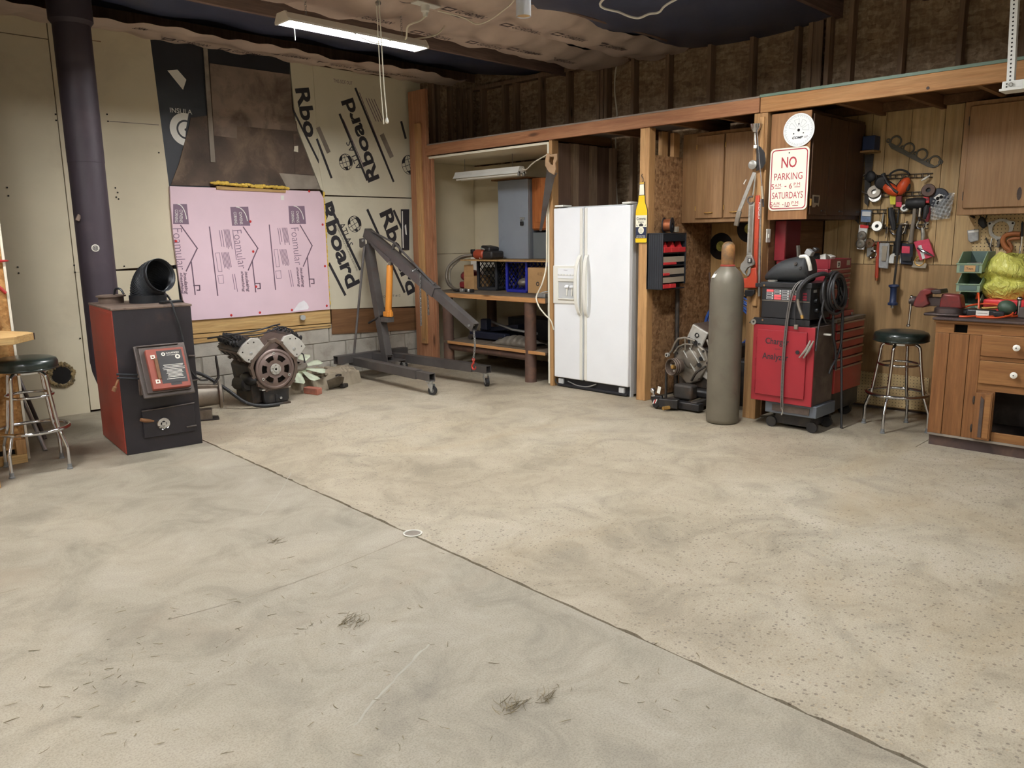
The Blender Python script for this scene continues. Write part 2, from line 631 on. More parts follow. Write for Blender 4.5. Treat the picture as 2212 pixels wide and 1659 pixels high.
ribbon('crack', [(2.251, 2.982, 0), (1.885, 2.941, 0), (1.549, 2.928, 0), (1.307, 2.944, 0), (1.061, 2.985, 0)], 0.0035, 'crack')
ribbon('crack', [(0.669, 3.748, 0), (0.702, 3.744, 0), (0.741, 3.749, -0)], 0.004, 'crack')
ribbon('scuff', [(1.655, 2.098, 0), (1.472, 2.019, 0), (1.301, 1.94, 0), (1.182, 1.879, 0)], 0.010, 'chalk')
ribbon('scuff', [(2.424, 4.42, 0), (2.13, 4.062, 0), (1.889, 3.812, -0)], 0.007, 'chalk')
dr = thing('floor_drain', 'white plastic drain pipe rim set flush in the seam between the slabs', 'drain', (2.288, 3.005, 0))
MB().lathe([(0.040, 0.0), (0.047, 0.0), (0.049, 0.005), (0.044, 0.007), (0.040, 0.004), (0.039, -0.004), (0.039, 0.0)], (2.288, 3.005, 0.0), seg=28, caps=False).build('rim', 'drain_pvc', dr)
MB().lathe([(0.0005, 0.0012), (0.040, 0.0012)], (2.288, 3.005, 0), seg=28, caps=False).build('pipe_mouth', 'grey_scrap', dr)

# dry grass and straw trodden in: nobody could count it
def blades(mb, cx, cy, n, sx, sy, lmin, lmax, zmax=0.004, ang=None):
    for _ in range(n):
        x, y = cx + rs.gauss(0, sx), cy + rs.gauss(0, sy)
        a = rs.uniform(0, 6.28) if ang is None else rs.gauss(ang, 0.5)
        L = rs.uniform(lmin, lmax)
        bend = rs.uniform(-0.9, 0.9)
        z = rs.uniform(0.001, zmax)
        pts = []
        for k in range(4):
            t = k / 3
            aa = a + bend * (t - 0.5)
            pts.append(V((x, y, z + rs.uniform(0, 0.002))))
            x += math.cos(aa) * L / 3
            y += math.sin(aa) * L / 3
        w = rs.uniform(0.0005, 0.0013)
        mb.tube(pts, [w, w * 1.2, w, w * 0.4], 3)
loose = MB()
for (px, n, s) in (((1.254, 2.473, 0), 40, 0.4), ((0.879, 2.775, 0), 40, 0.25), ((1.174, 1.784, 0), 25, 0.3), ((1.768, 1.585, 0), 25, 0.35), ((1.383, 3.574, 0), 12, 0.7), ((2.789, 1.699, 0), 14, 0.6), ((1.572, 2.674, 0), 35, 0.25), ((0.683, 2.429, 0), 25, 0.2), ((1.783, 1.147, 0), 12, 0.2)):
    blades(loose, px[0], px[1], n, s, s, 0.008, 0.045)
stuff(loose.build('grass_clippings', 'straw_dark', smooth=0), 'dry grass clippings and straw scattered over the concrete floor', 'grass')
for (p, n, s, lab) in (((1.539, 2.424, 0), 46, 0.028, 'largest tuft of dry grass on the grey slab below the drain'), ((1.567, 1.596, 0), 40, 0.020, 'dark tuft of dry grass lying nearest to the seam'), ((1.672, 1.544, 0), 20, 0.014, 'small tuft of dry grass just right of the dark tuft'), ((1.746, 3.402, 0), 14, 0.014, 'tiny wisp of dry grass on the pale upper part of the grey slab')):
    b = MB()
    blades(b, p[0], p[1], n, s, s, 0.02, 0.07, 0.012, 0.6)
    stuff(b.build('grass_tuft', 'straw_dark', smooth=0), lab, 'grass')

# ---------------------------------------------------------------- back wall
wall_back = struct(MB().box(-3.6, 7.0, 7.42, 7.55, 0, 3.7).build('wall_back', 'bay_ply', smooth=0), 'rear wall of the workshop behind its boards')
def bpoly(name, m, pts, y=YB, th=0.014, par=None, bev=0.0):
    return MB().prism([(p[0], y, p[2]) for p in pts], (0, th, 0)).build(name, m, par or wall_back, smooth=0, bev=bev)
# cream boards behind the stove pipe
b1 = bpoly('cream_board', 'cream_board', [(1.05, 0, 0.012), (2.156, 0, 0.0), (2.156, 0, 3.06), (1.05, 0, 3.06)], 7.362, 0.02)
bpoly('cream_board', 'cream_board', [(1.05, 0, 3.067), (2.156, 0, 3.067), (2.156, 0, 3.22), (1.05, 0, 3.22)], 7.364, 0.02)
b2 = bpoly('cream_board', 'cream_board', [(2.163, 0, 1.212), (3.043, 7.36, 1.245), (2.966, 7.36, 3.234), (2.163, 0, 3.215)], 7.36, 0.02)
b3 = bpoly('cream_board', 'cream_board', [(2.163, 0, 0.02), (3.03, 0, 0.02), (3.012, 0, 1.209), (2.163, 0, 1.210)], 7.358, 0.02)
for (px, par) in (((2.148, 7.36, 2.487), b1), ((2.147, 7.36, 2.44), b1), ((1.737, 7.36, 1.894), b1), ((1.739, 7.36, 1.83), b1), ((1.741, 7.36, 1.27), b1), ((1.742, 7.36, 1.222), b1), ((2.158, 7.36, 1.271), b1), ((2.159, 7.36, 1.213), b1), ((2.14, 7.36, 0.652), b1),
                  ((2.546, 7.36, 2.525), b2), ((2.548, 7.36, 2.468), b2), ((2.552, 7.36, 1.918), b2), ((2.567, 7.36, 1.879), b2), ((2.552, 7.36, 1.84), b2), ((2.569, 7.36, 1.825), b2), ((2.951, 7.36, 2.236), b2), ((2.559, 7.36, 1.249), b3), ((2.969, 7.36, 1.222), b3)):
    MB().lathe([(0.0, -0.0015), (0.007, -0.0015), (0.007, 0.002)], (px[0], 7.357, px[2]), (0, 1, 0), 8, caps=False).build('nail_hole', 'hole', par, smooth=0)
ribbon_w = lambda name, a, b, w, m, par, y: MB().prism([(a[0], y, a[2] - w), (b[0], y, b[2] - w), (b[0], y, b[2] + w), (a[0], y, a[2] + w)], (0, -0.001, 0)).build(name, m, par, smooth=0)
ribbon_w('scratch', (2.559, 7.36, 2.469), (2.974, 7.36, 2.475), 0.003, 'grey_scrap', b2, 7.359)
ribbon_w('scratch', (2.439, 7.36, 3.103), (2.557, 7.36, 3.107), 0.004, 'stud_z', b2, 7.359)
# black faced board with its white print, and the tarred boards over it
blk = bpoly('black_board', 'black_facing', [(2.966, 7.36, 3.234), (3.512, 7.36, 3.221), (3.397, 7.36, 1.886), (3.012, 7.36, 1.876)], 7.366, 0.03)
bpoly('black_board', 'black_facing', [(3.008, 7.36, 1.916), (3.16, 7.36, 1.921), (3.137, 7.36, 0.689), (2.998, 7.36, 0.701)], 7.367, 0.03)
bpoly('print', 'white', [(3.095, 7.36, 2.95), (3.187, 7.36, 2.969), (3.26, 7.36, 2.892), (3.222, 7.36, 2.8)], 7.3655, 0.001, blk)
lettering('INSULA', (3.187, 7.366, 2.614), XP, ZP, 0.042, 'white', blk, w=0.20, name='lettering')
rx, ry, rz = (3.216, 7.36, 2.455)
def arc_band(c, r0, r1, a0, a1, y, th, n=20):
    m = MB()
    o = [(c[0] + r1 * math.cos(R(a0 + (a1 - a0) * i / n)), y, c[2] + r1 * math.sin(R(a0 + (a1 - a0) * i / n))) for i in range(n + 1)]
    q = [(c[0] + r0 * math.cos(R(a0 + (a1 - a0) * i / n)), y, c[2] + r0 * math.sin(R(a0 + (a1 - a0) * i / n))) for i in range(n + 1)]
    for i in range(n):
        m.add([o[i], o[i + 1], q[i + 1], q[i]], [(0, 1, 2, 3)])
    return m
arc_band((rx, 0, rz), 0.085, 0.145, 75, 262, 7.3652, 0.001).build('printed_ring', 'white', blk, smooth=0)
arc_band((rx, 0, rz), 0.012, 0.068, 75, 262, 7.3652, 0.001).build('printed_disc', 'white', blk, smooth=0)
bpoly('tar_board', 'tar_ply', [(3.269, 7.36, 2.565), (3.423, 7.36, 2.595), (4.347, 7.36, 2.628), (4.355, 7.36, 2.526), (4.455, 7.36, 2.284), (4.559, 7.36, 1.988), (4.221, 7.36, 1.954), (3.417, 7.36, 1.963), (3.032, 7.36, 1.958), (3.121, 7.36, 2.145), (3.182, 7.36, 2.311), (3.244, 7.36, 2.478)], 7.358, 0.012)
bpoly('tar_board', 'black_facing', [(3.477, 7.36, 3.224), (4.318, 7.36, 3.226), (4.306, 7.36, 3.064), (3.485, 7.36, 3.057)], 7.360, 0.012)
bpoly('plywood_panel', 'old_ply', [(3.485, 7.36, 3.061), (4.307, 7.36, 3.068), (4.305, 7.36, 2.766), (4.345, 7.36, 2.53), (3.706, 7.36, 2.529), (3.697, 7.36, 2.414), (3.474, 7.36, 2.422)], 7.352, 0.008)
bpoly('furring_strip', 'grey_scrap', [(3.435, 7.36, 3.233), (3.473, 7.36, 3.231), (3.462, 7.36, 2.18), (3.418, 7.36, 2.181)], 7.345, 0.012)
bpoly('scrap_board', 'grey_scrap', [(4.115, 7.36, 2.113), (4.523, 7.36, 2.103), (4.58, 7.36, 1.97), (4.196, 7.36, 1.963)], 7.352, 0.006)
bpoly('tar_board', 'tar_ply', [(4.302, 7.36, 2.499), (4.355, 7.36, 2.512), (4.439, 7.36, 2.283), (4.502, 7.36, 2.116), (4.295, 7.36, 2.116)], 7.353, 0.005)
bpoly('tar_scrap', 'white_edge', [(4.304, 7.36, 2.383), (4.346, 7.36, 2.39), (4.341, 7.36, 2.327), (4.295, 7.36, 2.333)], 7.351, 0.003)

# yellow window-foam strip, with drips
ys = MB()
for i in range(40):
    p = lerp((3.41, 7.33, 1.991), (4.184, 7.33, 1.965), i / 39)
    ys.ell(p + V((0, rs.uniform(-0.008, 0.004), rs.uniform(-0.005, 0.008))), 0.026, 0.020, rs.uniform(0.012, 0.022), 8, 5)
mat('spray_foam', (226, 190, 84), 0.7, var=0.2, scale=20, bump=0.4)
yf = tag(ys.build('spray_foam_bead', 'spray_foam'), 'yellow spray foam bead along the top edge of the pink board', 'foam')
MB().prism([(3.444, 7.322, 1.962), (4.163, 7.322, 1.946), (4.156, 7.322, 1.923), (3.442, 7.322, 1.932)], (0, 0.02, 0)).build('lath', 'pine_x', yf, smooth=0)
ys = MB()
for i in range(60):
    p = lerp((4.607, 7.345, 1.928), (4.602, 7.345, 0.742), i / 59)
    ys.ell(p + V((rs.uniform(-0.006, 0.006), 0, rs.uniform(-0.008, 0.008))), rs.uniform(0.008, 0.016), 0.012, 0.016, 6, 4)
tag(ys.build('spray_foam_bead', 'spray_foam'), 'thin yellow spray foam bead down the right edge of the pink board', 'foam')

# rigid boards with printing at the right of the back wall
rb0 = bpoly('insulation_board', 'rboard', [(4.317, 7.36, 3.204), (4.60, 0, 3.21), (4.64, 0, 1.95), (4.591, 7.36, 1.966), (4.345, 7.36, 2.592)], 7.364, 0.02)
rb1 = bpoly('insulation_board', 'rboard', [(4.572, 0, 3.19), (5.95, 0, 3.19), (5.95, 0, 1.915), (4.621, 7.36, 1.915), (4.583, 0, 2.2)], 7.358, 0.02)
rb2 = bpoly('insulation_board', 'rboard', [(4.609, 7.36, 1.901), (5.95, 0, 1.905), (5.95, 0, 0.665), (4.622, 7.36, 0.72)], 7.360, 0.02)
bpoly('brown_board', 'stain_ply', [(4.633, 7.36, 0.719), (5.95, 0, 0.645), (5.95, 0, 0.385), (4.622, 7.36, 0.451)], 7.352, 0.016)
def bar_print(a, b, w, par, m='ink', y=7.3565):
    a, b = V((a[0], y, a[2])), V((b[0], y, b[2]))
    d = (b - a).normalized()
    q = V((-d.z, 0, d.x)) * w / 2
    return MB().prism([a - q, b - q, b + q, a + q], (0, -0.0008, 0)).build('printed_bar', m, par, smooth=0)
def word(txt, a, b, hgt, par, y, m='ink', bold=0.03, **kw):
    """a word printed along a->b, letters standing to the left of that direction"""
    a, b = V((a[0], y, a[2])), V((b[0], y, b[2]))
    d = (b - a).normalized()
    up = V((-d.z, 0, d.x))
    return lettering(txt, (a + b) / 2, d, up, hgt, m, par, w=(b - a).length, bold=bold, **kw)
# upper board: reads upwards
word('Rboard', (5.262, 7.36, 2.086), (4.96, 7.36, 2.902), 0.165, rb1, 7.358)
word('ATLAS', (5.081, 7.36, 2.195), (4.957, 7.36, 2.48), 0.085, rb1, 7.358, bold=0.0)
bar_print((4.859, 7.36, 2.748), (5.17, 7.36, 2.082), 0.026, rb1)
bar_print((5.071, 7.36, 3.03), (5.526, 7.36, 2.081), 0.026, rb1)
bar_print((4.57, 7.36, 2.475), (4.721, 7.36, 2.088), 0.026, rb1)
bar_print((5.662, 7.36, 2.745), (5.718, 7.36, 2.56), 0.030, rb1)
for (a, b, w) in (((5.121, 7.36, 2.989), (5.458, 7.36, 2.243), 0.008), ((4.901, 7.36, 2.696), (5.136, 7.36, 2.217), 0.008)):
    bar_print(a, b, w, rb1, 'foam_ink')
for i in range(4):
    bar_print((5.201, 7.36, 2.942), (5.321, 7.36, 2.714), 0.008, rb1, 'foam_ink').location.x = 0.035 * i
for (a, b, w) in (((5.388, 7.36, 2.584), (5.514, 7.36, 2.346), 0.06), ((4.589, 7.36, 2.59), (4.704, 7.36, 2.345), 0.05)):
    bar_print(a, b, w, rb1, 'grey_scrap')
lettering('THIS SIDE OUT', (4.923, 7.358, 3.073), XP, ZP, 0.035, 'foam_ink', rb1, w=0.23)
# left sliver and lower board: read downwards
word('Rbo', (4.433, 7.36, 2.956), (4.517, 7.36, 2.489), 0.165, rb0, 7.364)
bar_print((4.323, 7.36, 2.732), (4.587, 7.36, 2.236), 0.022, rb0, y=7.3635)
word('Rboard', (4.626, 7.36, 1.826), (4.93, 7.36, 0.951), 0.185, rb2, 7.360)
word('Rboard', (5.395, 7.36, 1.765), (5.75, 7.36, 0.833), 0.185, rb2, 7.360)
word('ATLAS', (4.812, 7.36, 1.626), (4.914, 7.36, 1.381), 0.080, rb2, 7.360, bold=0.0)
word('HIGH PERFORMANCE INSULATING SHEATHING', (4.727, 7.36, 1.645), (4.988, 7.36, 1.115), 0.022, rb2, 7.360, bold=0.0)
for a, b in (((4.691, 7.36, 1.789), (5.024, 7.36, 1.123)), ((4.631, 7.36, 1.211), (4.817, 7.36, 0.857)), ((5.153, 7.36, 1.776), (5.622, 7.36, 0.84)), ((5.51, 7.36, 1.772), (5.69, 7.36, 1.43))):
    bar_print(a, b, 0.030, rb2, y=7.3585)
lettering('JOB LOT #12', (5.428, 7.36, 0.809), XP, ZP, 0.030, 'ink', rb2, w=0.26)
def globe(c, r, par, y, rot):
    """printed globe: outline, meridians and parallels with two filled gores"""
    m = MB()
    def line(pts, w):
        for i in range(len(pts) - 1):
            a, b = V((pts[i][0], y, pts[i][1])), V((pts[i + 1][0], y, pts[i + 1][1]))
            d = (b - a)
            if d.length < 1e-6:
                continue
            d.normalize()
            q = V((-d.z, 0, d.x)) * w / 2
            m.add([a - q, b - q, b + q, a + q], [(0, 1, 2, 3)])
    rc, rsn = math.cos(rot), math.sin(rot)
    tr = lambda u, v: (c[0] + r * (u * rc - v * rsn), c[2] + r * (u * rsn + v * rc))
    N = 24
    for k in (-1, -0.55, 0, 0.55, 1):
        line([tr(k * math.cos(R(-90 + 180 * i / N)), math.sin(R(-90 + 180 * i / N))) for i in range(N + 1)], 0.006)
    for k in (-0.6, 0, 0.6):
        w = math.sqrt(1 - k * k)
        line([tr(-w, k), tr(w, k)], 0.006)
    for (k0, k1, a0, a1) in ((0.55, 1, -35, 35), (-1, -0.55, 20, 80), (-0.55, 0, -80, -35)):
        for i in range(8):
            t0, t1 = R(a0 + (a1 - a0) * i / 8), R(a0 + (a1 - a0) * (i + 1) / 8)
            q = [tr(k0 * math.cos(t0), math.sin(t0)), tr(k1 * math.cos(t0), math.sin(t0)), tr(k1 * math.cos(t1), math.sin(t1)), tr(k0 * math.cos(t1), math.sin(t1))]
            m.add([(p[0], y, p[1]) for p in q], [(0, 1, 2, 3)])
    return m.build('printed_globe', 'ink', par, smooth=0)
globe((4.909, 7.36, 2.263), 0.082, rb1, 7.3572, 0.3)
globe((4.981, 7.36, 1.617), 0.085, rb2, 7.3592, 0.5)
globe((5.757, 7.36, 2.279), 0.105, rb1, 7.3572, 0.3)
sg = tag(MB().prism([(5.607, 7.35, 1.783), (5.726, 7.35, 1.785), (5.704, 7.35, 1.325), (5.598, 7.35, 1.327)], (0, 0.004, 0)).build('metal_sign', 'ink', smooth=0, bev=0.004), 'black metal sign with white border half hidden behind the timber post', 'sign')
MB().prism([(5.618, 7.349, 1.762), (5.631, 7.349, 1.763), (5.624, 7.349, 1.348), (5.611, 7.349, 1.348)], (0, -0.001, 0)).build('border', 'white', sg, smooth=0)
MB().prism([(5.65, 7.349, 1.597), (5.67, 7.349, 1.618), (5.678, 7.349, 1.493), (5.658, 7.349, 1.504)], (0, -0.001, 0)).build('printed_mark', 'white', sg, smooth=0)

# timber below the pink board and the block footing
bpoly('timber_board', 'pine_x', [(3.0, 0, 0.74), (4.612, 0, 0.735), (4.612, 0, 0.575), (3.0, 0, 0.60)], 7.352, 0.03, bev=0.003)
bpoly('timber_board', 'pine_x', [(3.0, 0, 0.592), (4.612, 0, 0.567), (4.612, 0, 0.548), (3.0, 0, 0.555)], 7.348, 0.03, bev=0.002)
bpoly('timber_board', 'pine_x', [(3.0, 0, 0.548), (4.612, 0, 0.541), (4.612, 0, 0.525), (3.0, 0, 0.502)], 7.352, 0.03, bev=0.002)
ftg = MB().box(2.95, 5.95, 7.375, 7.43, 0, 0.55).build('footing', 'mortar', wall_back, smooth=0)
proto = None
for row in range(3):
    z0 = row * 0.2 - 0.03
    x = 2.98 - (0.2 if row % 2 else 0.0)
    while x < 5.9:
        a, b = max(x, 2.96), min(x + 0.395, 5.94)
        if b - a > 0.05:
            MB().box(a, b - 0.008, 7.362 + rs.uniform(0, 0.005), 7.42, max(z0, 0.0), min(z0 + 0.192, 0.56)).build('concrete_block', 'block', wall_back, smooth=0, bev=0.004)
        x += 0.405
# dark studs and sheathing over the loft in the corner
MB().box(5.95, 6.85, 7.40, 7.42, 0, 3.3).build('sheathing', 'osb', wall_back, smooth=0)
for x in (6.10, 6.18, 6.38, 6.52, 6.58, 6.70):
    MB().box(x, x + 0.04, 7.33, 7.40, 2.47, 3.2).build('stud', 'stud_z', wall_back, smooth=0, bev=0.002)
MB().box(5.95, 6.76, 7.355, 7.375, 0, 1.265).build('cream_board', 'cream_board', wall_back, smooth=0)
MB().box(5.95, 6.76, 7.355, 7.375, 1.27, 2.32).build('cream_board', 'cream_board', wall_back, smooth=0)

# ---------------------------------------------------------------- right wall
wall_right = struct(MB().box(6.853, 6.98, -4.2, 7.45, 0, 3.75).build('wall_right', 'osb', smooth=0), 'long right wall of bare strand board between studs')
for y in (7.22, 6.85, 6.67, 6.27, 5.86, 5.44, 5.39, 5.34, 5.0, 4.59, 4.13, 3.707, 3.294, 3.17, 3.02, 2.836, 2.435, 2.018, 1.61, 1.20, 0.79):
    MB().box(6.763, 6.853, y - 0.019, y + 0.019, 0, 3.19 if y > 3.0 else 3.55).build('stud', 'stud_z', wall_right, smooth=0, bev=0.002)
MB().box(6.763, 6.853, 2.99, 7.4, 3.19, 3.232).build('top_plate', 'stud_z', wall_right, smooth=0)
MB().box(6.78, 6.80, 3.07, 3.16, 0, 3.3).build('corner_board', 'stud_z', wall_right, smooth=0)
MB().tube(curve([(6.763, 5.175, 3.244), (6.763, 5.214, 3.072), (6.763, 5.218, 2.893), (6.763, 5.185, 2.663), (6.763, 5.2, 2.436), (6.763, 5.188, 1.971), (6.763, 5.154, 1.64)]), 0.008, 6).build('cable', 'white_edge', wall_right)

# rest of the shell, out of the frame
struct(MB().box(-3.6, -3.5, -4.2, 7.5, 0, 3.7).build('wall_left', 'white_edge', smooth=0), 'far left wall')
struct(MB().box(-3.6, 7.0, -4.2, -4.1, 0, 3.7).build('wall_front', 'white_edge', smooth=0), 'wall behind the viewer')
# stub wall at the left edge of the view
wall_stub = struct(MB().box(-3.5, 1.352, 6.075, 6.16, 0, 3.3).build('wall_stub', 'osb_light', smooth=0), 'strand board stub wall at the left edge')
MB().box(1.353, 1.368, 6.07, 6.165, 0, 3.3).build('edge_strip', 'white_edge', wall_stub, smooth=0)

# ---------------------------------------------------------------- ceiling
ceiling = struct(MB().box(-3.6, 7.0, -4.2, 7.5, 3.40, 3.5).build('ceiling', 'black_film', smooth=0), 'ceiling of dark film between joists')
def film(x0, x1, y0, y1, z, ph):
    def fn(u, v):
        x, y = x0 + (x1 - x0) * u, y0 + (y1 - y0) * v
        return (x, y, z - 0.05 * math.sin(math.pi * v) + 0.018 * math.sin(7 * x + ph) * math.sin(5 * v + ph))
    return MB().grid(fn, 40, 8).build('film_sheet', 'black_film', ceiling, smooth=60)
for i, (y0, y1) in enumerate(((6.0, 7.0), (5.25, 5.95))):
    film(1.0, 6.85, y0, y1, 3.32, i * 1.7)
film(1.0, 6.84, 2.99, 4.50, 3.205, 2.2)
for y in (5.92, 4.96, 4.36, 3.72, 2.96, 2.3, 1.7, 1.1, 0.5, -0.1, -0.7):
    MB().box(-3.5, 6.85, y - 0.019, y + 0.019, 3.19 if y != 5.92 else 3.16, 3.41).build('joist', 'joist_x', ceiling, smooth=0)
def batt_z(x, y, y0, y1, sag, ph):
    v = (y - y0) / (y1 - y0)
    e = math.sin(math.pi * max(0, min(1, v)))
    return 3.20 - sag * e ** 0.7 + 0.013 * math.sin(9 * x + ph + 3 * v) * (0.5 + e) + 0.008 * math.sin(23 * x + 2 * ph) + 0.009 * math.sin(14 * v + 5 * x)
def batt(x0, x1, y0, y1, sag, ph, wav=0.05):
    def fn(u, v):
        x = x0 + (x1 - x0) * u
        ya = y0 + wav * (math.sin(3.1 * x + ph) + 0.6 * math.sin(7.3 * x + 2 * ph))
        y = ya + (y1 - ya) * v
        return (x, y, batt_z(x, y0 + (y1 - y0) * v, y0, y1, sag, ph))
    return MB().grid(fn, 130, 14).build('insulation_batt', 'kraft', ceiling, smooth=60)
for (x0, x1, y0, y1, sag, ph, wav, xs) in ((1.0, 6.35, 6.93, 7.37, 0.015, 0.3, 0.035, (2.75, 3.25, 3.75, 4.25, 4.75, 5.2, 5.65)), (1.0, 6.80, 5.02, 5.66, 0.07, 1.1, 0.04, (3.9, 4.5, 5.1, 5.6, 6.1)), (1.0, 6.80, 4.42, 5.0, 0.07, 2.3, 0.05, (4.3, 4.9, 5.5, 6.1))):
    o = batt(x0, x1, y0, y1, sag, ph, wav)
    ym = y0 + (y1 - y0) * 0.45
    for x in xs:
        z = batt_z(x, ym, y0, y1, sag, ph) - 0.012
        lettering('GUARDIAN', (x, ym, z), XP, -YP, 0.075, 'kraft_ink', o, w=0.28, bold=0.02, shear=0.2)
        MB().plate_hole([(x - 0.27, ym - 0.04, z), (x - 0.17, ym - 0.04, z), (x - 0.17, ym + 0.04, z), (x - 0.27, ym + 0.04, z)],
                        [(x - 0.255, ym - 0.022, z), (x - 0.185, ym - 0.022, z), (x - 0.185, ym + 0.022, z), (x - 0.255, ym + 0.022, z)], (0, 0, -0.001)).build('printed_mark', 'kraft_ink', o, smooth=0)

# ---------------------------------------------------------------- shop lights
emis('lamp_lens', LAMP_COLOUR, LAMP_STRENGTH)
mat('lamp_white', (222, 222, 216), 0.45, var=0.04)
mat('chain_steel', (150, 150, 148), 0.35, 0.9)
def shop_light(x, y, z, label, chain_top=3.19):
    t = thing('shop_light', label, 'light', (x, y, z), 'hanging shop lights')
    L = 0.60
    prof = [(-0.085, 0.0), (-0.085, 0.014), (-0.05, 0.062), (0.05, 0.062), (0.085, 0.014), (0.085, 0.0), (0.079, 0.0), (0.046, 0.052), (-0.046, 0.052), (-0.079, 0.0)]
    MB().prism([(x - L, y + a, z + b) for a, b in prof], (2 * L, 0, 0)).build('housing', 'lamp_white', t, smooth=0)
    for s in (-1, 1):
        MB().prism([(x + s * L, y + a, z + b) for a, b in ((-0.09, -0.004), (-0.09, 0.016), (-0.054, 0.068), (0.054, 0.068), (0.09, 0.016), (0.09, -0.004))], (s * 0.02, 0, 0)).build('end_cap', 'lamp_white', t, smooth=0, bev=0.004)
    for k in (-0.032, 0.032):
        MB().box(x - L + 0.005, x + L - 0.005, y + k - 0.017, y + k + 0.017, z + 0.020, z + 0.026).build('lens', 'lamp_lens', t, smooth=0)
    for s in (-1, 1):
        c = MB()
        zz = z + 0.068
        k = 0
        while zz < chain_top:
            c.ring((x + s * 0.42, y, zz + 0.012), (1, 0, 0) if k % 2 else (0, 1, 0), 0.009, 0.0016, 10, 4, sx=1.0)
            zz += 0.0155
            k += 1
        c.build('chain', 'chain_steel', t)
    return t
SL = ['lit white shop light hanging in view above the engine hoist', 'lit shop light hanging just above the frame near the loft', 'lit shop light near the stub wall out of view', 'lit shop light over the grey slab out of view', 'lit shop light behind the viewer on the bench side', 'lit shop light behind the viewer at the left']
lights = [shop_light(*p, lab) for p, lab in zip(LAMPS, SL)]
x, y, z = LAMPS[0]
MB().tube([(x - 0.56, y - 0.07, z), (x - 0.56, y - 0.07, z - 0.12)], 0.003, 6).build('pull_cord', 'white', lights[0])
MB().tube(curve([(x + 0.52, y, z + 0.066), (x + 0.72, y - 0.05, z + 0.12), (x + 0.86, y - 0.03, z + 0.24), (x + 0.93, y, z + 0.36)]), 0.006, 6).build('power_cord', 'white_edge', lights[0])
MB().tube(curve([(x - 0.1, y - 0.085, z + 0.005), (x + 0.02, y - 0.085, z - 0.03), (x + 0.12, y - 0.09, z - 0.04), (x + 0.25, y - 0.085, z)]), 0.004, 6).build('cord_loop', 'white', lights[0])
x, y, z = LAMPS[1]
MB().tube(curve([(x + 0.02, y + 0.09, z + 0.05), (4.31, 3.438, 2.95), (4.555, 3.474, 2.93), (4.72, 3.456, 2.92), (4.696, 3.34, 2.92), (4.71, 3.268, 2.92), (4.633, 3.122, 2.94), (x + 0.55, y + 0.08, z + 0.05)]), 0.008, 8).build('power_cord', 'white', lights[1])


# ================================================================ things along the back wall
mat('cap_nail', (196, 52, 52), 0.4)
mat('logo_grey', (128, 104, 122), 0.6, var=0.05)
mat('tear_white', (240, 236, 240), 0.7)
pk = thing('foam_board', 'pink rigid foam board printed with house outlines, nailed to the back wall', 'insulation board', (3.67, 7.334, 0.684))
pts = [(3.013, 7.334, 1.947), (4.506, 7.334, 1.949), (4.555, 7.334, 1.95), (4.596, 7.334, 1.88), (4.598, 7.334, 0.723), (3.551, 7.334, 0.722), (3.105, 7.334, 0.728), (3.096, 7.334, 0.819), (3.04, 7.334, 0.921), (3.023, 7.334, 1.095), (3.003, 7.334, 1.519), (3.005, 7.334, 1.779)]
MB().prism(pts, (0, 0.024, 0)).build('board', 'pink_foam', pk, smooth=0)
def pline(p, w, m='foam_ink', name='printed_line'):
    mb = MB()
    for i in range(len(p) - 1):
        a, b = V(p[i]), V(p[i + 1])
        d = (b - a).normalized()
        q = V((-d.z, 0, d.x)) * w / 2
        e = d * w / 2
        mb.prism([a - q - e, b - q + e, b + q + e, a + q - e], (0, -0.0008, 0))
    return mb.build(name, m, pk, smooth=0)
def pword(t, a, b, h, m='foam_ink', bold=0.0, **kw):
    a, b = V(a), V(b)
    d = (b - a).normalized()
    lettering(t, (a + b) / 2, d, V((-d.z, 0, d.x)), h, m, pk, w=(b - a).length, bold=bold, **kw)
for (roof, wall, step, fo, ins, she) in (
        (((3.079, 7.334, 1.6), (3.214, 7.334, 1.392), (3.093, 7.334, 1.188)), ((3.147, 7.334, 1.267), (3.157, 7.334, 0.968)), ((3.152, 7.334, 1.05), (3.206, 7.334, 1.048), (3.204, 7.334, 1.004), (3.18, 7.334, 1.005)), ((3.043, 7.334, 1.574), (3.05, 7.334, 1.201)), ((3.075, 7.334, 1.173), (3.075, 7.334, 0.973)), ((3.041, 7.334, 1.174), (3.038, 7.334, 0.978))),
        (((3.685, 7.334, 1.585), (3.82, 7.334, 1.381), (3.703, 7.334, 1.172)), ((3.752, 7.334, 1.254), (3.765, 7.334, 0.957)), ((3.766, 7.334, 1.039), (3.816, 7.334, 1.037), (3.816, 7.334, 0.987), (3.787, 7.334, 0.986)), ((3.619, 7.334, 1.557), (3.647, 7.334, 1.189)), ((3.675, 7.334, 1.16), (3.686, 7.334, 0.96)), ((3.635, 7.334, 1.165), (3.638, 7.334, 0.962))),
        (((4.303, 7.334, 1.604), (4.428, 7.334, 1.396), (4.311, 7.334, 1.189)), ((4.364, 7.334, 1.277), (4.374, 7.334, 0.975)), ((4.37, 7.334, 1.054), (4.425, 7.334, 1.051), (4.425, 7.334, 1.005), (4.394, 7.334, 1.007)), ((4.237, 7.334, 1.578), (4.259, 7.334, 1.203)), ((4.28, 7.334, 1.176), (4.293, 7.334, 0.973)), ((4.238, 7.334, 1.182), (4.246, 7.334, 0.978)))):
    pline(roof, 0.011)
    pline(wall, 0.011)
    pline(step, 0.011)
    pword('Foamular', *fo, 0.085, 'logo_grey', -0.012)
    pword('insulating', *ins, 0.042, bold=0.025, shear=0.2)
    pword('sheathing', *she, 0.036, bold=0.025, shear=0.2)
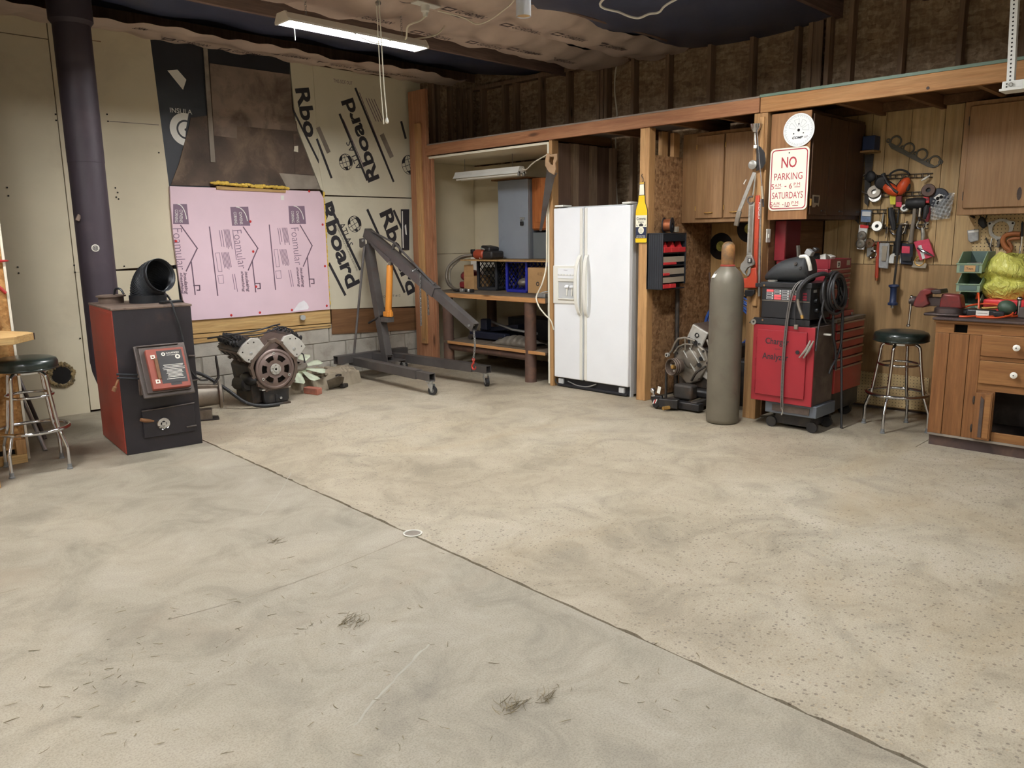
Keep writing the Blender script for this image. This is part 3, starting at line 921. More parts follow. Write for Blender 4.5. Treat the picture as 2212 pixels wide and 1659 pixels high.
for a, b in (((3.348, 7.334, 1.585), (3.374, 7.334, 0.947)), ((3.96, 7.334, 1.604), (3.98, 7.334, 0.969))):
    pline((a, b), 0.011)
for x0, y0, k in ((485, 462, 1.0), (985, 443, 1.0)):
    pass
def para(c0, c1, n, pitch, w=0.006):
    c0, c1 = V(c0), V(c1)
    for i in range(n):
        sh = V((pitch * i, 0, 0))
        e = rs.uniform(0.75, 1.0)
        pline((c0 + sh, c0 + (c1 - c0) * e + sh), w, 'logo_grey', 'printed_text_line')
para((3.441, 7.334, 1.554), (3.454, 7.334, 1.387), 2, 0.022)
para((3.487, 7.334, 1.56), (3.505, 7.334, 1.378), 5, 0.0125)
para((3.446, 7.334, 1.346), (3.469, 7.334, 1.176), 6, 0.0135)
para((3.537, 7.334, 1.137), (3.555, 7.334, 0.95), 2, 0.022)
para((3.574, 7.334, 1.557), (3.592, 7.334, 1.225), 1, 0.02)
para((4.051, 7.334, 1.573), (4.067, 7.334, 1.407), 2, 0.022)
para((4.099, 7.334, 1.576), (4.121, 7.334, 1.395), 5, 0.0125)
para((4.057, 7.334, 1.363), (4.084, 7.334, 1.197), 6, 0.0135)
para((4.14, 7.334, 1.153), (4.164, 7.334, 0.962), 2, 0.022)
for c in (((3.385, 7.334, 1.345), (3.425, 7.334, 1.346), (3.436, 7.334, 1.169), (3.399, 7.334, 1.171)), ((3.993, 7.334, 1.365), (4.032, 7.334, 1.367), (4.042, 7.334, 1.192), (4.006, 7.334, 1.191)), ((3.39, 7.334, 1.132), (3.442, 7.334, 1.136), (3.444, 7.334, 1.058), (3.397, 7.334, 1.058)), ((3.994, 7.334, 1.151), (4.051, 7.334, 1.153), (4.053, 7.334, 1.077), (4.001, 7.334, 1.077))):
    pline(list(c) + [c[0]], 0.004, 'logo_grey')
for (a, b, c, d) in (((3.027, 7.334, 1.79), (3.153, 7.334, 1.793), (3.156, 7.334, 1.611), (3.011, 7.334, 1.613)), ((3.568, 7.334, 1.773), (3.751, 7.334, 1.779), (3.757, 7.334, 1.598), (3.572, 7.334, 1.598)), ((4.184, 7.334, 1.793), (4.366, 7.334, 1.797), (4.372, 7.334, 1.616), (4.184, 7.334, 1.616))):
    lg = MB().prism([a, b, c, d], (0, -0.0006, 0)).build('logo_patch', 'logo_grey', pk, smooth=0)
    a, b, c, d = V(a), V(b), V(c), V(d)
    off = V((0, -0.0008, 0))
    ar = [lerp(lerp(a, b, 0.32 + 0.55 * math.sin(t)), lerp(d, c, 0.32 + 0.55 * math.sin(t)), 0.75 * (1 - math.cos(t))) + off for t in [R(90 * i / 8) for i in range(9)]]
    mb = MB()
    for i in range(8):
        e = (ar[i + 1] - ar[i]).normalized()
        q = V((-e.z, 0, e.x)) * 0.004
        mb.add([ar[i] - q, ar[i + 1] - q, ar[i + 1] + q, ar[i] + q], [(0, 1, 2, 3)])
    mb.build('printed_arc', 'white', lg, smooth=0)
    dn = (d - a).normalized()
    rt = V((-dn.z, 0, dn.x))
    for txt, f in (('OWENS', 0.52), ('CORNING', 0.22)):
        m0 = lerp(lerp(a, b, f), lerp(d, c, f), 0.60) + off
        lettering(txt, m0, dn, rt, 0.030, 'white', lg, w=0.115)
for p in ((3.704, 7.334, 1.943), (4.431, 7.334, 1.946), (3.762, 7.334, 1.639), (3.769, 7.334, 1.35), (3.773, 7.334, 1.007), (3.493, 7.334, 0.746), (3.793, 7.334, 0.749), (4.148, 7.334, 0.749), (4.561, 7.334, 0.763), (3.022, 7.334, 1.459), (4.567, 7.334, 1.61), (4.567, 7.334, 1.18)):
    MB().lathe([(0.0, 0.006), (0.008, 0.0055), (0.0125, 0.002), (0.0125, 0.0)], p, (0, -1, 0), 12, caps=False).build('cap_nail', 'cap_nail', pk)
MB().prism([(4.157, 7.334, 0.734), (4.23, 7.334, 0.814), (4.293, 7.334, 0.837), (4.325, 7.334, 0.807), (4.346, 7.334, 0.765), (4.334, 7.334, 0.742)], (0, -0.002, 0)).build('torn_patch', 'tear_white', pk, smooth=0)
MB().prism([(4.106, 7.334, 1.895), (4.142, 7.334, 1.895), (4.141, 7.334, 1.851), (4.106, 7.334, 1.851)], (0, -0.001, 0)).build('sticker', 'white', pk, smooth=0)
para((4.121, 7.334, 1.886), (4.121, 7.334, 1.862), 2, 0.008, 0.003)
# small metal tap-like fitting on the timber
mat('zinc', (176, 178, 176), 0.35, 0.7)
wf = thing('wall_fitting', 'small grey metal conduit fitting on the pine board under the pink foam', 'fitting', (4.282, 7.35, 0.659))
p = V((4.279, 7.345, 0.659))
MB().lathe([(0.026, 0), (0.026, 0.02), (0.022, 0.024), (0.022, 0.05), (0.027, 0.052), (0.027, 0.066)], p + V((0.0, 0.0, 0)), (-0.5, -0.85, 0.1), 14).build('body', 'zinc', wf)
MB().obox(p + V((-0.035, -0.03, 0.004)), 0.03, 0.03, 0.05).build('box', 'zinc', wf, bev=0.004)

# ---------------------------------------------------------------- wood stove
mat('stove_black', (44, 40, 44), 0.5, 0.2, var=0.2, scale=4, dirt=(86, 62, 54), dscale=4, dlo=0.58, dhi=0.95)
mat('stove_red', (146, 56, 42), 0.45, var=0.12, scale=3, dirt=(92, 48, 40), dscale=2.2, dlo=0.52, dhi=0.9)
mat('stove_top', (122, 104, 92), 0.6, 0.3, var=0.2, dirt=(60, 54, 52), dscale=5)
mat('cast_iron', (92, 84, 80), 0.55, 0.4, var=0.2, dirt=(70, 58, 50), dscale=6)
mat('label_black', (58, 56, 56), 0.4)
mat('plate_red', (146, 76, 62), 0.5, var=0.15, scale=6)
mat('black_duct', (40, 42, 46), 0.4, 0.3, var=0.15, dirt=(84, 82, 80), dscale=5, dlo=0.6, dhi=0.95)
mat('rusty_wood', (122, 84, 54), 0.7, var=0.3)
mat('chrome', (210, 210, 212), 0.12, 1.0, var=0.03)
mat('rubber', (34, 34, 36), 0.6, var=0.15)
mat('tile_white', (226, 222, 210), 0.5)
SO, SX, SY = V((1.853, 5.636, 0)), V((0.993, -0.119, 0)), V((0.119, 0.993, 0))
st = thing('wood_stove', 'red sided black wood furnace with a sloping loading door, below the stove pipe', 'stove', SO)
def sb(mb, name, m, par=st, **kw):
    return mb.xf(SO, SX, SY).build(name, m, par, **kw)
sb(MB().box(0.0, 0.511, 0.0, 0.012, 0, 1.012), 'front_panel', 'stove_black', bev=0.003)
sb(MB().box(-0.006, 0.002, 0.004, 0.73, 0.01, 1.005), 'side_panel', 'stove_red', bev=0.002)
sb(MB().box(0.500, 0.508, 0.014, 0.73, 0.01, 1.005), 'side_panel', 'stove_red', bev=0.002)
sb(MB().box(0.0, 0.51, 0.70, 0.73, 0.01, 1.0), 'back_panel', 'stove_black')
sb(MB().box(-0.008, 0.519, -0.003, 0.735, 1.003, 1.018), 'top_panel', 'stove_top', bev=0.003)
sb(MB().box(-0.008, 0.0, 0.02, 0.72, 0.965, 0.985), 'seam_strip', 'stove_red')
# loading door: a sloping hopper, thicker at the bottom
hop = sb(MB().prism([(0.115, 0.0, 0.74), (0.115, -0.03, 0.74), (0.115, -0.185, 0.44), (0.115, -0.02, 0.41), (0.115, 0.0, 0.41)], (0.305, 0, 0)), 'door_hopper', 'stove_top', bev=0.004)
dn = V((0, -0.165, -0.335)).normalized()
nn = V((0, -0.335, 0.165)).normalized()
C0 = V((0.265, -0.115, 0.585))
Mx = Matrix((V((1, 0, 0)), -dn, nn)).transposed()
dr_ = MB().obox(C0, 0.335, 0.375, 0.022, Mx)
door = sb(dr_, 'loading_door', 'cast_iron', bev=0.006)
sb(MB().obox(C0 + nn * 0.02 + V((0.0, 0, 0)), 0.285, 0.325, 0.02, Mx), 'door_rim', 'cast_iron', door, bev=0.004)
sb(MB().obox(C0 + nn * 0.048 + V((0.012, 0, 0)) + dn * 0.008, 0.245, 0.285, 0.04, Mx), 'red_plate', 'plate_red', door, bev=0.003)
P0 = C0 + nn * 0.0685 + V((0.012, 0, 0)) + dn * 0.008
sb(MB().obox(P0 + V((0.025, 0, 0)) - dn * 0.008, 0.165, 0.235, 0.001, Mx), 'label_plate', 'label_black', door)
sb(MB().obox(P0 + V((0.03, 0, 0)) + dn * 0.115, 0.07, 0.022, 0.001, Mx), 'label_tab', 'label_black', door)
up = -dn
W3 = lambda v: SO + SX * v.x + SY * v.y + V((0, 0, v.z))
upw = SX * up.x + SY * up.y + V((0, 0, up.z))
def dtext(t, u, s, h, w, **kw):
    return lettering(t, W3(P0 + V((u, 0, 0)) + dn * s + nn * 0.0006), SX, upw, h, 'tile_white', door, w=w, **kw)
dtext('CAUTION', 0.045, -0.105, 0.010, 0.085, bold=0.03)
dtext('HOT SURFACE', 0.040, -0.09, 0.008, 0.07)
for k, (s, w) in enumerate(((-0.02, 0.13), (-0.01, 0.12), (0.0, 0.145), (0.012, 0.14), (0.022, 0.10), (0.031, 0.10), (0.040, 0.11), (0.049, 0.09), (0.058, 0.10), (0.067, 0.10), (0.080, 0.12))):
    sb(MB().obox(P0 + V((0.035, 0, 0)) + dn * s + nn * 0.001, w, 0.0035, 0.0006, Mx), 'label_line', 'tile_white', door)
for (u, s, r) in ((-0.015, -0.10, 0.013), (0.075, -0.075, 0.017)):
    a = P0 + V((u, 0, 0)) + dn * s + nn * 0.0006
    sb(MB().lathe([(0.45 * r, 0.0), (r, 0.0)], a, nn, 16, caps=False), 'label_emblem', 'tile_white', door, smooth=0)
for s in (-0.085, 0.09):
    a = P0 + V((-0.085, 0, 0)) + dn * s
    sb(MB().plate_hole([a + Mx @ V((i * 0.014, j * 0.014, 0)) for i, j in ((-1, -1), (1, -1), (1, 1), (-1, 1))], [a + Mx @ V((i * 0.006, j * 0.006, 0)) for i, j in ((-1, -1), (1, -1), (1, 1), (-1, 1))], nn * 0.003), 'washer_plate', 'tile_white', door, smooth=0)
sb(MB().obox(P0 + V((-0.07, 0, 0)) + nn * 0.004, 0.022, 0.15, 0.012, Mx), 'rusty_latch', 'rusty_wood', door, bev=0.003)
sb(MB().tube([C0 + V((-0.15, 0, 0)) - dn * 0.178 + nn * 0.02, C0 + V((0.12, 0, 0)) - dn * 0.178 + nn * 0.02], 0.006, 8), 'hinge_rod', 'cast_iron', door)
sb(MB().tube([V((-0.03, -0.08, 0.585)), V((0.10, -0.085, 0.567))], 0.008, 8), 'latch_bar', 'black_duct')
sb(MB().tube([V((-0.03, -0.09, 0.562)), V((0.105, -0.09, 0.54))], 0.007, 8), 'latch_bar', 'black_duct')
sb(MB().tube(curve([V((-0.02, -0.085, 0.555)), V((-0.035, -0.09, 0.53)), V((-0.05, -0.09, 0.50))], 4) + [V((-0.062, -0.09, 0.475))], [0.007] * 8 + [0.014, 0.013], 8), 'latch_handle', 'rusty_wood')
# ash door with spinner draught wheel
ash = sb(MB().box(0.118, 0.465, -0.022, 0.0, 0.105, 0.305), 'ash_door', 'stove_black', bev=0.004)
sb(MB().tube([V((0.114, -0.026, 0.300)), V((0.47, -0.026, 0.311))], 0.005, 8), 'latch_rod', 'cast_iron', ash)
sb(MB().tube([V((0.40, -0.026, 0.142)), V((0.47, -0.026, 0.144))], 0.006, 8), 'hinge_pin', 'cast_iron', ash)
sp = sb(MB().lathe([(0.020, 0), (0.044, 0.0), (0.046, 0.006), (0.042, 0.012), (0.036, 0.008), (0.020, 0.008)], V((0.249, -0.022, 0.193)), (0, -1, 0), 24, caps=False), 'draught_wheel', 'chrome', ash)
sw = MB().cyl((0.249, -0.022, 0.193), (0.249, -0.04, 0.193), 0.014)
for k in range(4):
    a = R(40 + 90 * k)
    sw.bar((0.249, -0.030, 0.193), (0.249 + 0.042 * math.cos(a), -0.030, 0.193 + 0.042 * math.sin(a)), 0.008, 0.005, (0, 1, 0))
sb(sw, 'wheel_spokes', 'chrome', ash)
sb(MB().tube([V((0.095, -0.055, 0.25)), V((0.12, -0.052, 0.24)), V((0.15, -0.047, 0.232)), V((0.185, -0.03, 0.222))], [0.012, 0.014, 0.012, 0.006], 10), 'wooden_grip', 'rusty_wood', ash)
# top: black corrugated elbow, filler lid, cable
eb = [V((0.335, 0.42, 1.018 + 0.0))]
ring = MB().lathe([(0.128, 0.0), (0.128, 0.055), (0.120, 0.058), (0.120, 0.0)], (0.335, 0.42, 1.018), seg=32, caps=False)
sb(ring, 'duct_collar', 'black_duct')
axis_out = V((0.40, -0.90, 0.10)).normalized()
pth, rad = [], []
for i in range(0, 17):
    t = R(90 * i / 16) * 0.92
    c = V((0.335, 0.42, 1.06)) + V((axis_out.x, axis_out.y, 0)).normalized() * 0.155 * (1 - math.cos(t)) + V((0, 0, 0.155 * math.sin(t)))
    pth.append(c)
    rad.append(0.119 + (0.004 if i % 2 else 0.0))
dct = MB()
fine, fr = [], []
for i in range(len(pth) - 1):
    for k in range(3):
        fine.append(lerp(pth[i], pth[i + 1], k / 3))
        fr.append(0.1155 + 0.0035 * math.sin((i * 3 + k) * 2.1))
fine.append(pth[-1]); fr.append(0.118)
fine.append(pth[-1] + (pth[-1] - pth[-2]).normalized() * 0.03); fr.append(0.119)
dct.tube(fine, fr, 36, caps=False)
sb(dct, 'duct_elbow', 'black_duct', smooth=60, solid=0.004)
lid = sb(MB().lathe([(0.085, 0), (0.085, 0.045), (0.10, 0.047), (0.10, 0.056), (0.06, 0.062), (0.0, 0.063)], (0.115, 0.56, 1.018), seg=28, caps=False), 'filler_lid', 'stove_top')
sb(MB().tube(curve([V((0.13, 0.52, 1.08)), V((0.14, 0.5, 1.12)), V((0.165, 0.47, 1.12)), V((0.18, 0.45, 1.085))], 5), 0.008, 8), 'lid_handle', 'black_duct', lid)
sb(MB().tube(curve([V((0.44, 0.5, 1.10)), V((0.47, 0.42, 1.06)), V((0.46, 0.3, 1.03))], 5), 0.008, 8), 'clamp_lever', 'black_duct')
sb(MB().obox((0.43, 0.2, 1.028), 0.16, 0.05, 0.018, Matrix.Rotation(0.4, 3, 'Z')), 'control_box', 'black_duct', bev=0.004)
sb(MB().tube(curve([V((0.36, 0.18, 1.03)), V((0.385, 0.02, 1.035)), V((0.392, -0.02, 0.97)), V((0.42, -0.02, 0.852)), V((0.436, -0.03, 0.729)), V((0.449, -0.04, 0.606)), V((0.472, -0.035, 0.531)), V((0.53, 0.0, 0.47)), V((0.66, 0.25, 0.42))], 6), 0.007, 8), 'cable', 'rubber')
sb(MB().tube([V((0.46, -0.022, 0.655)), V((0.505, -0.022, 0.65))], 0.006, 8), 'hinge_bolt', 'cast_iron')
sb(MB().tube([V((0.46, -0.03, 0.475)), V((0.51, -0.03, 0.478))], 0.006, 8), 'hinge_bolt', 'cast_iron')

# ---------------------------------------------------------------- stove pipe
mat('pipe_black', (60, 51, 58), 0.6, 0.1, var=0.12, scale=2, dirt=(78, 64, 70), dscale=3, dlo=0.55, dhi=0.9)
px_, py_ = 2.118, 6.66
pp = thing('stove_pipe', 'tall black steel flue pipe rising behind the wood furnace to the ceiling', 'pipe', (px_, py_, 0.40))
MB().lathe([(0.126, 0.52), (0.126, 2.05), (0.128, 2.052), (0.128, 3.03), (0.150, 3.06), (0.150, 3.40)], (px_, py_, 0), seg=40).build('flue', 'pipe_black', pp)
MB().tube([V((px_, py_, 0.54)), V((px_, py_ - 0.02, 0.48)), V((px_, py_ - 0.08, 0.42)), V((px_, py_ - 0.2, 0.40)), V((px_ + 0.01, py_ - 0.295, 0.40))], 0.126, 32).build('elbow', 'pipe_black', pp)
dv = V((-px_, -py_, 0)).normalized()
q = V((-dv.y, dv.x, 0))
c = V((px_, py_, 1.415)) + dv * 0.129
MB().lathe([(0.0, 0.0), (0.028, 0.0)], c + dv * 0.0, dv, 20, caps=False).build('sticker', 'tile_white', pp)
lettering('@', c + dv * 0.001, q, ZP, 0.038, 'ink', pp, bold=0.02)
c = V((px_, py_, 1.64)) + dv * 0.095 - q * 0.092
MB().obox(c, 0.03, 0.02, 0.05, Matrix.Rotation(0.5, 3, 'Y')).build('damper_tab', 'stove_top', pp, bev=0.004)

# hole through the wall board with a ragged insulation rim
hl = thing('vent_hole', 'round hole through the cream wall board with ragged insulation rim beside the stool', 'hole', (1.964, 7.36, 0.354))
hc = V((1.963, 7.354, 0.355))
MB().lathe([(0.0, 0.0), (0.075, 0.0)], hc, (0, -1, 0), 24, caps=False).build('opening', 'hole', hl, smooth=0)
mb = MB()
for i in range(46):
    a = 2 * math.pi * i / 46
    rr_ = rs.uniform(0.083, 0.105)
    mb.ell(hc + V((rr_ * math.cos(a), -0.004, rr_ * math.sin(a))), rs.uniform(0.010, 0.020), 0.008, rs.uniform(0.010, 0.020), 6, 4)
mat('ragged', (142, 122, 84), 0.9, var=0.5, scale=30, dirt=(60, 56, 50), dscale=16)
mb.build('insulation_rim', 'ragged', hl)

# ---------------------------------------------------------------- bar stools
mat('seat_green', (34, 44, 40), 0.3, var=0.1, coat=0.2)
mat('foot_grey', (120, 122, 122), 0.6)
def bar_stool(loc, rz, label):
    t = thing('bar_stool', label, 'stool', (0, 0, 0), 'green topped chrome bar stools')
    MB().lathe([(0.0, 0.655), (0.165, 0.655), (0.182, 0.662), (0.188, 0.685), (0.188, 0.705), (0.180, 0.722), (0.150, 0.735), (0.08, 0.742), (0.0, 0.744)], (0, 0, 0), seg=40, caps=False).build('seat', 'seat_green', t, smooth=50)
    MB().lathe([(0.189, 0.664), (0.1905, 0.668), (0.189, 0.672)], (0, 0, 0), seg=40, caps=False).build('seat_piping', 'seat_green', t)
    MB().lathe([(0.09, 0.632), (0.11, 0.636), (0.11, 0.655), (0.05, 0.656)], (0, 0, 0), seg=24).build('swivel_plate', 'chrome', t)
    for k in range(4):
        a = math.pi / 4 + k * math.pi / 2
        d = V((math.cos(a), math.sin(a), 0))
        pr = [(0.05, 0.640), (0.10, 0.640), (0.125, 0.628), (0.138, 0.600), (0.150, 0.50), (0.182, 0.285), (0.197, 0.235), (0.225, 0.155), (0.229, 0.13), (0.230, 0.012)]
        leg = MB().tube(curve([d * r_ + V((0, 0, z_)) for r_, z_ in pr], 5), 0.0115, 12).build('leg', 'chrome', t, smooth=60)
        MB().lathe([(0.0125, 0.035), (0.0135, 0.012), (0.018, 0.008), (0.018, 0.0)], d * 0.230, seg=14).build('foot_cap', 'foot_grey', leg)
    for z_, r_, s_ in ((0.49, 0.139, 0.009), (0.27, 0.196, 0.012)):
        MB().ring((0, 0, z_), (0, 0, 1), r_ + 0.012 if z_ < 0.3 else r_, s_, 48, 10).build('foot_ring', 'chrome', t, smooth=60)
    t.location = loc
    t.rotation_euler.z = rz
    return t
s1 = bar_stool((1.335, 5.766, 0), R(37.5 + 45), 'green padded chrome bar stool standing beside the red wood furnace')
s2 = copy_tree(s1)
s2.location = (6.12, 2.05, 0)
s2.rotation_euler.z = R(44)
s2['label'] = 'green padded chrome bar stool standing in front of the wooden bench with the vise'

# ---------------------------------------------------------------- left bench corner
lb = thing('side_bench', 'plywood sided bench with a thick pale wooden top at the left edge', 'bench', (1.0, 5.8, 0))
mat('end_grain', (74, 62, 56), 0.8, var=0.3, scale=20)
MB().prism([(0.2, 5.40, 0.905), (1.22, 5.44, 0.905), (1.37, 5.62, 0.905), (1.36, 5.70, 0.905), (1.22, 5.98, 0.905), (0.2, 5.98, 0.905)], (0, 0, -0.047)).build('top', 'pine_x', lb, bev=0.004)
MB().prism([(1.372, 5.615, 0.902), (1.362, 5.705, 0.902), (1.362, 5.705, 0.86), (1.372, 5.615, 0.86)], (0.003, 0, 0)).build('end_grain', 'end_grain', lb)
MB().box(0.2, 1.31, 5.99, 6.01, 0.10, 0.855).build('end_panel', 'osb_light', lb)
MB().box(0.2, 1.33, 5.97, 6.065, 0.0, 0.06).build('sill', 'pine_x', lb, bev=0.003)
MB().box(1.27, 1.33, 5.97, 6.065, 0.06, 0.16).build('post', 'pine_z', lb, bev=0.003)
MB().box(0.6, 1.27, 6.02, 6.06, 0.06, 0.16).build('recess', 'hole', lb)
MB().box(0.95, 1.052, 5.44, 5.54, 0.0, 0.858).build('leg', 'pine_z', lb, bev=0.003)
# leaning steel stakes behind the stool
for i, (a, b, lab) in enumerate((((1.50, 6.22, 0.0), (1.42, 6.9, 0.80), 'grey steel rod leaning at the wall behind the left stool'), ((1.60, 6.60, 0.0), (1.47, 6.95, 0.78), 'rusty steel rod leaning beside the grey rod behind the left stool'))):
    tag(MB().tube([a, lerp(a, b, 0.5), b], 0.014, 10).build('steel_rod', ['zinc', 'cast_iron'][i]), lab, 'rod', 'rods behind the left stool')
# things on the stub wall at the very edge
mat('ext_red', (170, 36, 40), 0.35, coat=0.3)
fx = thing('fire_extinguisher', 'red fire extinguisher with a white label cut by the left edge', 'extinguisher', (1.19, 6.02, 0.93))
MB().lathe([(0.05, 0.0), (0.056, 0.01), (0.056, 0.30), (0.045, 0.34), (0.022, 0.36), (0.02, 0.40)], (1.197, 6.015, 0.93), seg=28).build('cylinder', 'ext_red', fx)
MB().lathe([(0.0568, 0.11), (0.0568, 0.24)], (1.197, 6.015, 0.93), seg=28, caps=False).build('label', 'tile_white', fx)
lettering('FIRE', (1.227, 5.963, 1.10), V((0.93, 0.37, 0)), ZP, 0.022, 'ink', fx, bold=0.03)
MB().obox((1.197, 6.015, 1.35), 0.03, 0.08, 0.04).build('valve', 'black_duct', fx, bev=0.004)
cu = thing('bolt_cutter', 'red handled cutters hanging on the stub wall at the left edge', 'cutters', (1.26, 6.05, 1.20))
MB().tube(curve([(1.15, 6.055, 1.335), (1.20, 6.055, 1.355), (1.30, 6.055, 1.345), (1.385, 6.055, 1.345)], 5), [0.012] * 12 + [0.010, 0.008, 0.006, 0.004], 8).build('handle', 'ext_red', cu)
MB().tube(curve([(1.15, 6.055, 1.30), (1.22, 6.055, 1.27), (1.30, 6.055, 1.19), (1.345, 6.055, 1.135)], 5), 0.011, 8).build('handle', 'ext_red', cu)
tag(MB().obox((1.17, 6.045, 1.92), 0.15, 0.02, 0.03, Matrix.Rotation(0.1, 3, 'Y')).build('wooden_peg', 'red_pine_z', bev=0.003), 'short wooden peg on the stub wall at the left edge', 'peg')


# ================================================================ V8 engine by the wall
mat('iron_brown', (104, 90, 80), 0.6, 0.45, var=0.25, scale=8, dirt=(110, 74, 50), dscale=7, dlo=0.55, dhi=0.8, bump=0.25)
mat('iron_dark', (58, 54, 50), 0.6, 0.35, var=0.3, scale=8, dirt=(88, 66, 48), dscale=7, bump=0.25)
mat('alloy', (190, 188, 180), 0.5, 0.35, var=0.14, scale=10, dirt=(130, 118, 100), dscale=8, dlo=0.58, dhi=0.9)
mat('flywheel', (128, 112, 106), 0.45, 0.6, var=0.16, scale=8, dirt=(96, 74, 62), dscale=6, dlo=0.55, dhi=0.9)
mat('oily_black', (36, 35, 36), 0.45, 0.15, var=0.3, dirt=(66, 58, 50), dscale=8)
mat('port_black', (22, 20, 19), 0.8)  # near-black for the insides of ports and bores
EO = V((3.425, 6.44, 0))
EY = V((0.07, 0.997, 0)).normalized()
EX = V((EY.y, -EY.x, 0))
CZ = 0.325
en = thing('v8_engine', 'brown cast iron V8 engine with bare flywheel facing out, against the block footing', 'engine', EO)
def eb_(mb, name, m, par=en, **kw):
    return mb.xf(EO, EX, EY).build(name, m, par, **kw)
# flywheel / flexplate with six lobed openings
fwm = MB()
NS = 96
def hole_r(a):
    """inner edge of the outer web, outer edge of the hub web at angle a"""
    k = (math.degrees(a) + 30) % 60
    return 8 < k < 46
rad = [0.028, 0.058, 0.082, 0.128, 0.138, 0.155, 0.160, 0.174, 0.180]
dep = [0.0, 0.0, -0.006, -0.006, 0.0, 0.004, -0.003, -0.003, 0.004]
for s_, t_ in ((0, 0.0), (1, 0.010)):
    base = len(fwm.v)
    for j, r_ in enumerate(rad):
        for i in range(NS):
            a = 2 * math.pi * i / NS
            fwm.v.append((r_ * math.cos(a), dep[j] + t_ - 0.035, CZ + r_ * math.sin(a)))
    for j in range(len(rad) - 1):
        for i in range(NS):
            a = 2 * math.pi * (i + 0.5) / NS
            if j in (2,) and hole_r(a):
                continue
            l = (i + 1) % NS
            f = (base + j * NS + i, base + j * NS + l, base + (j + 1) * NS + l, base + (j + 1) * NS + i)
            fwm.f.append(f if s_ == 0 else f[::-1])
fly = eb_(fwm, 'flywheel', 'flywheel', smooth=50)
eb_(MB().lathe([(0.150, 0.0), (0.181, 0.0), (0.181, 0.016)], (0, -0.028, CZ), (0, 1, 0), 64, caps=False), 'ring_gear', 'flywheel', fly)
hub = eb_(MB().lathe([(0.010, 0.004), (0.018, 0.0), (0.022, 0.0), (0.024, 0.006), (0.048, 0.006), (0.05, 0.014)], (0, -0.052, CZ), (0, 1, 0), 28, caps=False), 'hub', 'alloy', fly)
for k in range(6):
    a = R(30 + 60 * k)
    eb_(MB().cyl((0.036 * math.cos(a), -0.052, CZ + 0.036 * math.sin(a)), (0.036 * math.cos(a), -0.044, CZ + 0.036 * math.sin(a)), 0.0065, seg=6), 'bolt', 'chrome', hub, smooth=0)
for k in range(3):
    a = R(93 + 120 * k)
    eb_(MB().lathe([(0.006, 0.0), (0.012, 0.0), (0.013, 0.008)], (0.142 * math.cos(a), -0.042, CZ + 0.142 * math.sin(a)), (0, 1, 0), 12, caps=False), 'lug_hole', 'alloy', fly)
# block: crankcase, bell housing flange, skirt
flange = [(-0.225, 0.36), (-0.205, 0.42), (-0.10, 0.52), (-0.03, 0.585), (0.03, 0.60), (0.085, 0.56), (0.16, 0.46), (0.215, 0.40), (0.225, 0.34), (0.215, 0.27), (0.18, 0.19), (0.12, 0.135), (-0.09, 0.135), (-0.16, 0.19), (-0.205, 0.27)]
inner = [(x * 0.86, CZ + (z - CZ) * 0.86) for x, z in flange]
eb_(MB().plate_hole([(x, -0.02, z) for x, z in flange], [(x, -0.02, z) for x, z in inner], (0, 0.05, 0)), 'bell_flange', 'iron_brown', bev=0.004)
for x, z in [flange[i] for i in (0, 1, 3, 5, 7, 9, 10, 12, 13, 14)]:
    eb_(MB().lathe([(0.005, 0), (0.014, 0), (0.014, 0.03)], (x * 0.97, -0.024, CZ + (z - CZ) * 0.97), (0, 1, 0), 10, caps=False), 'bolt_boss', 'iron_brown')
eb_(MB().prism([(-0.17, 0.03, 0.20), (0.17, 0.03, 0.20), (0.19, 0.03, 0.34), (0.10, 0.03, 0.44), (-0.10, 0.03, 0.44), (-0.19, 0.03, 0.34)], (0, 0.48, 0)), 'block', 'iron_dark', bev=0.006)
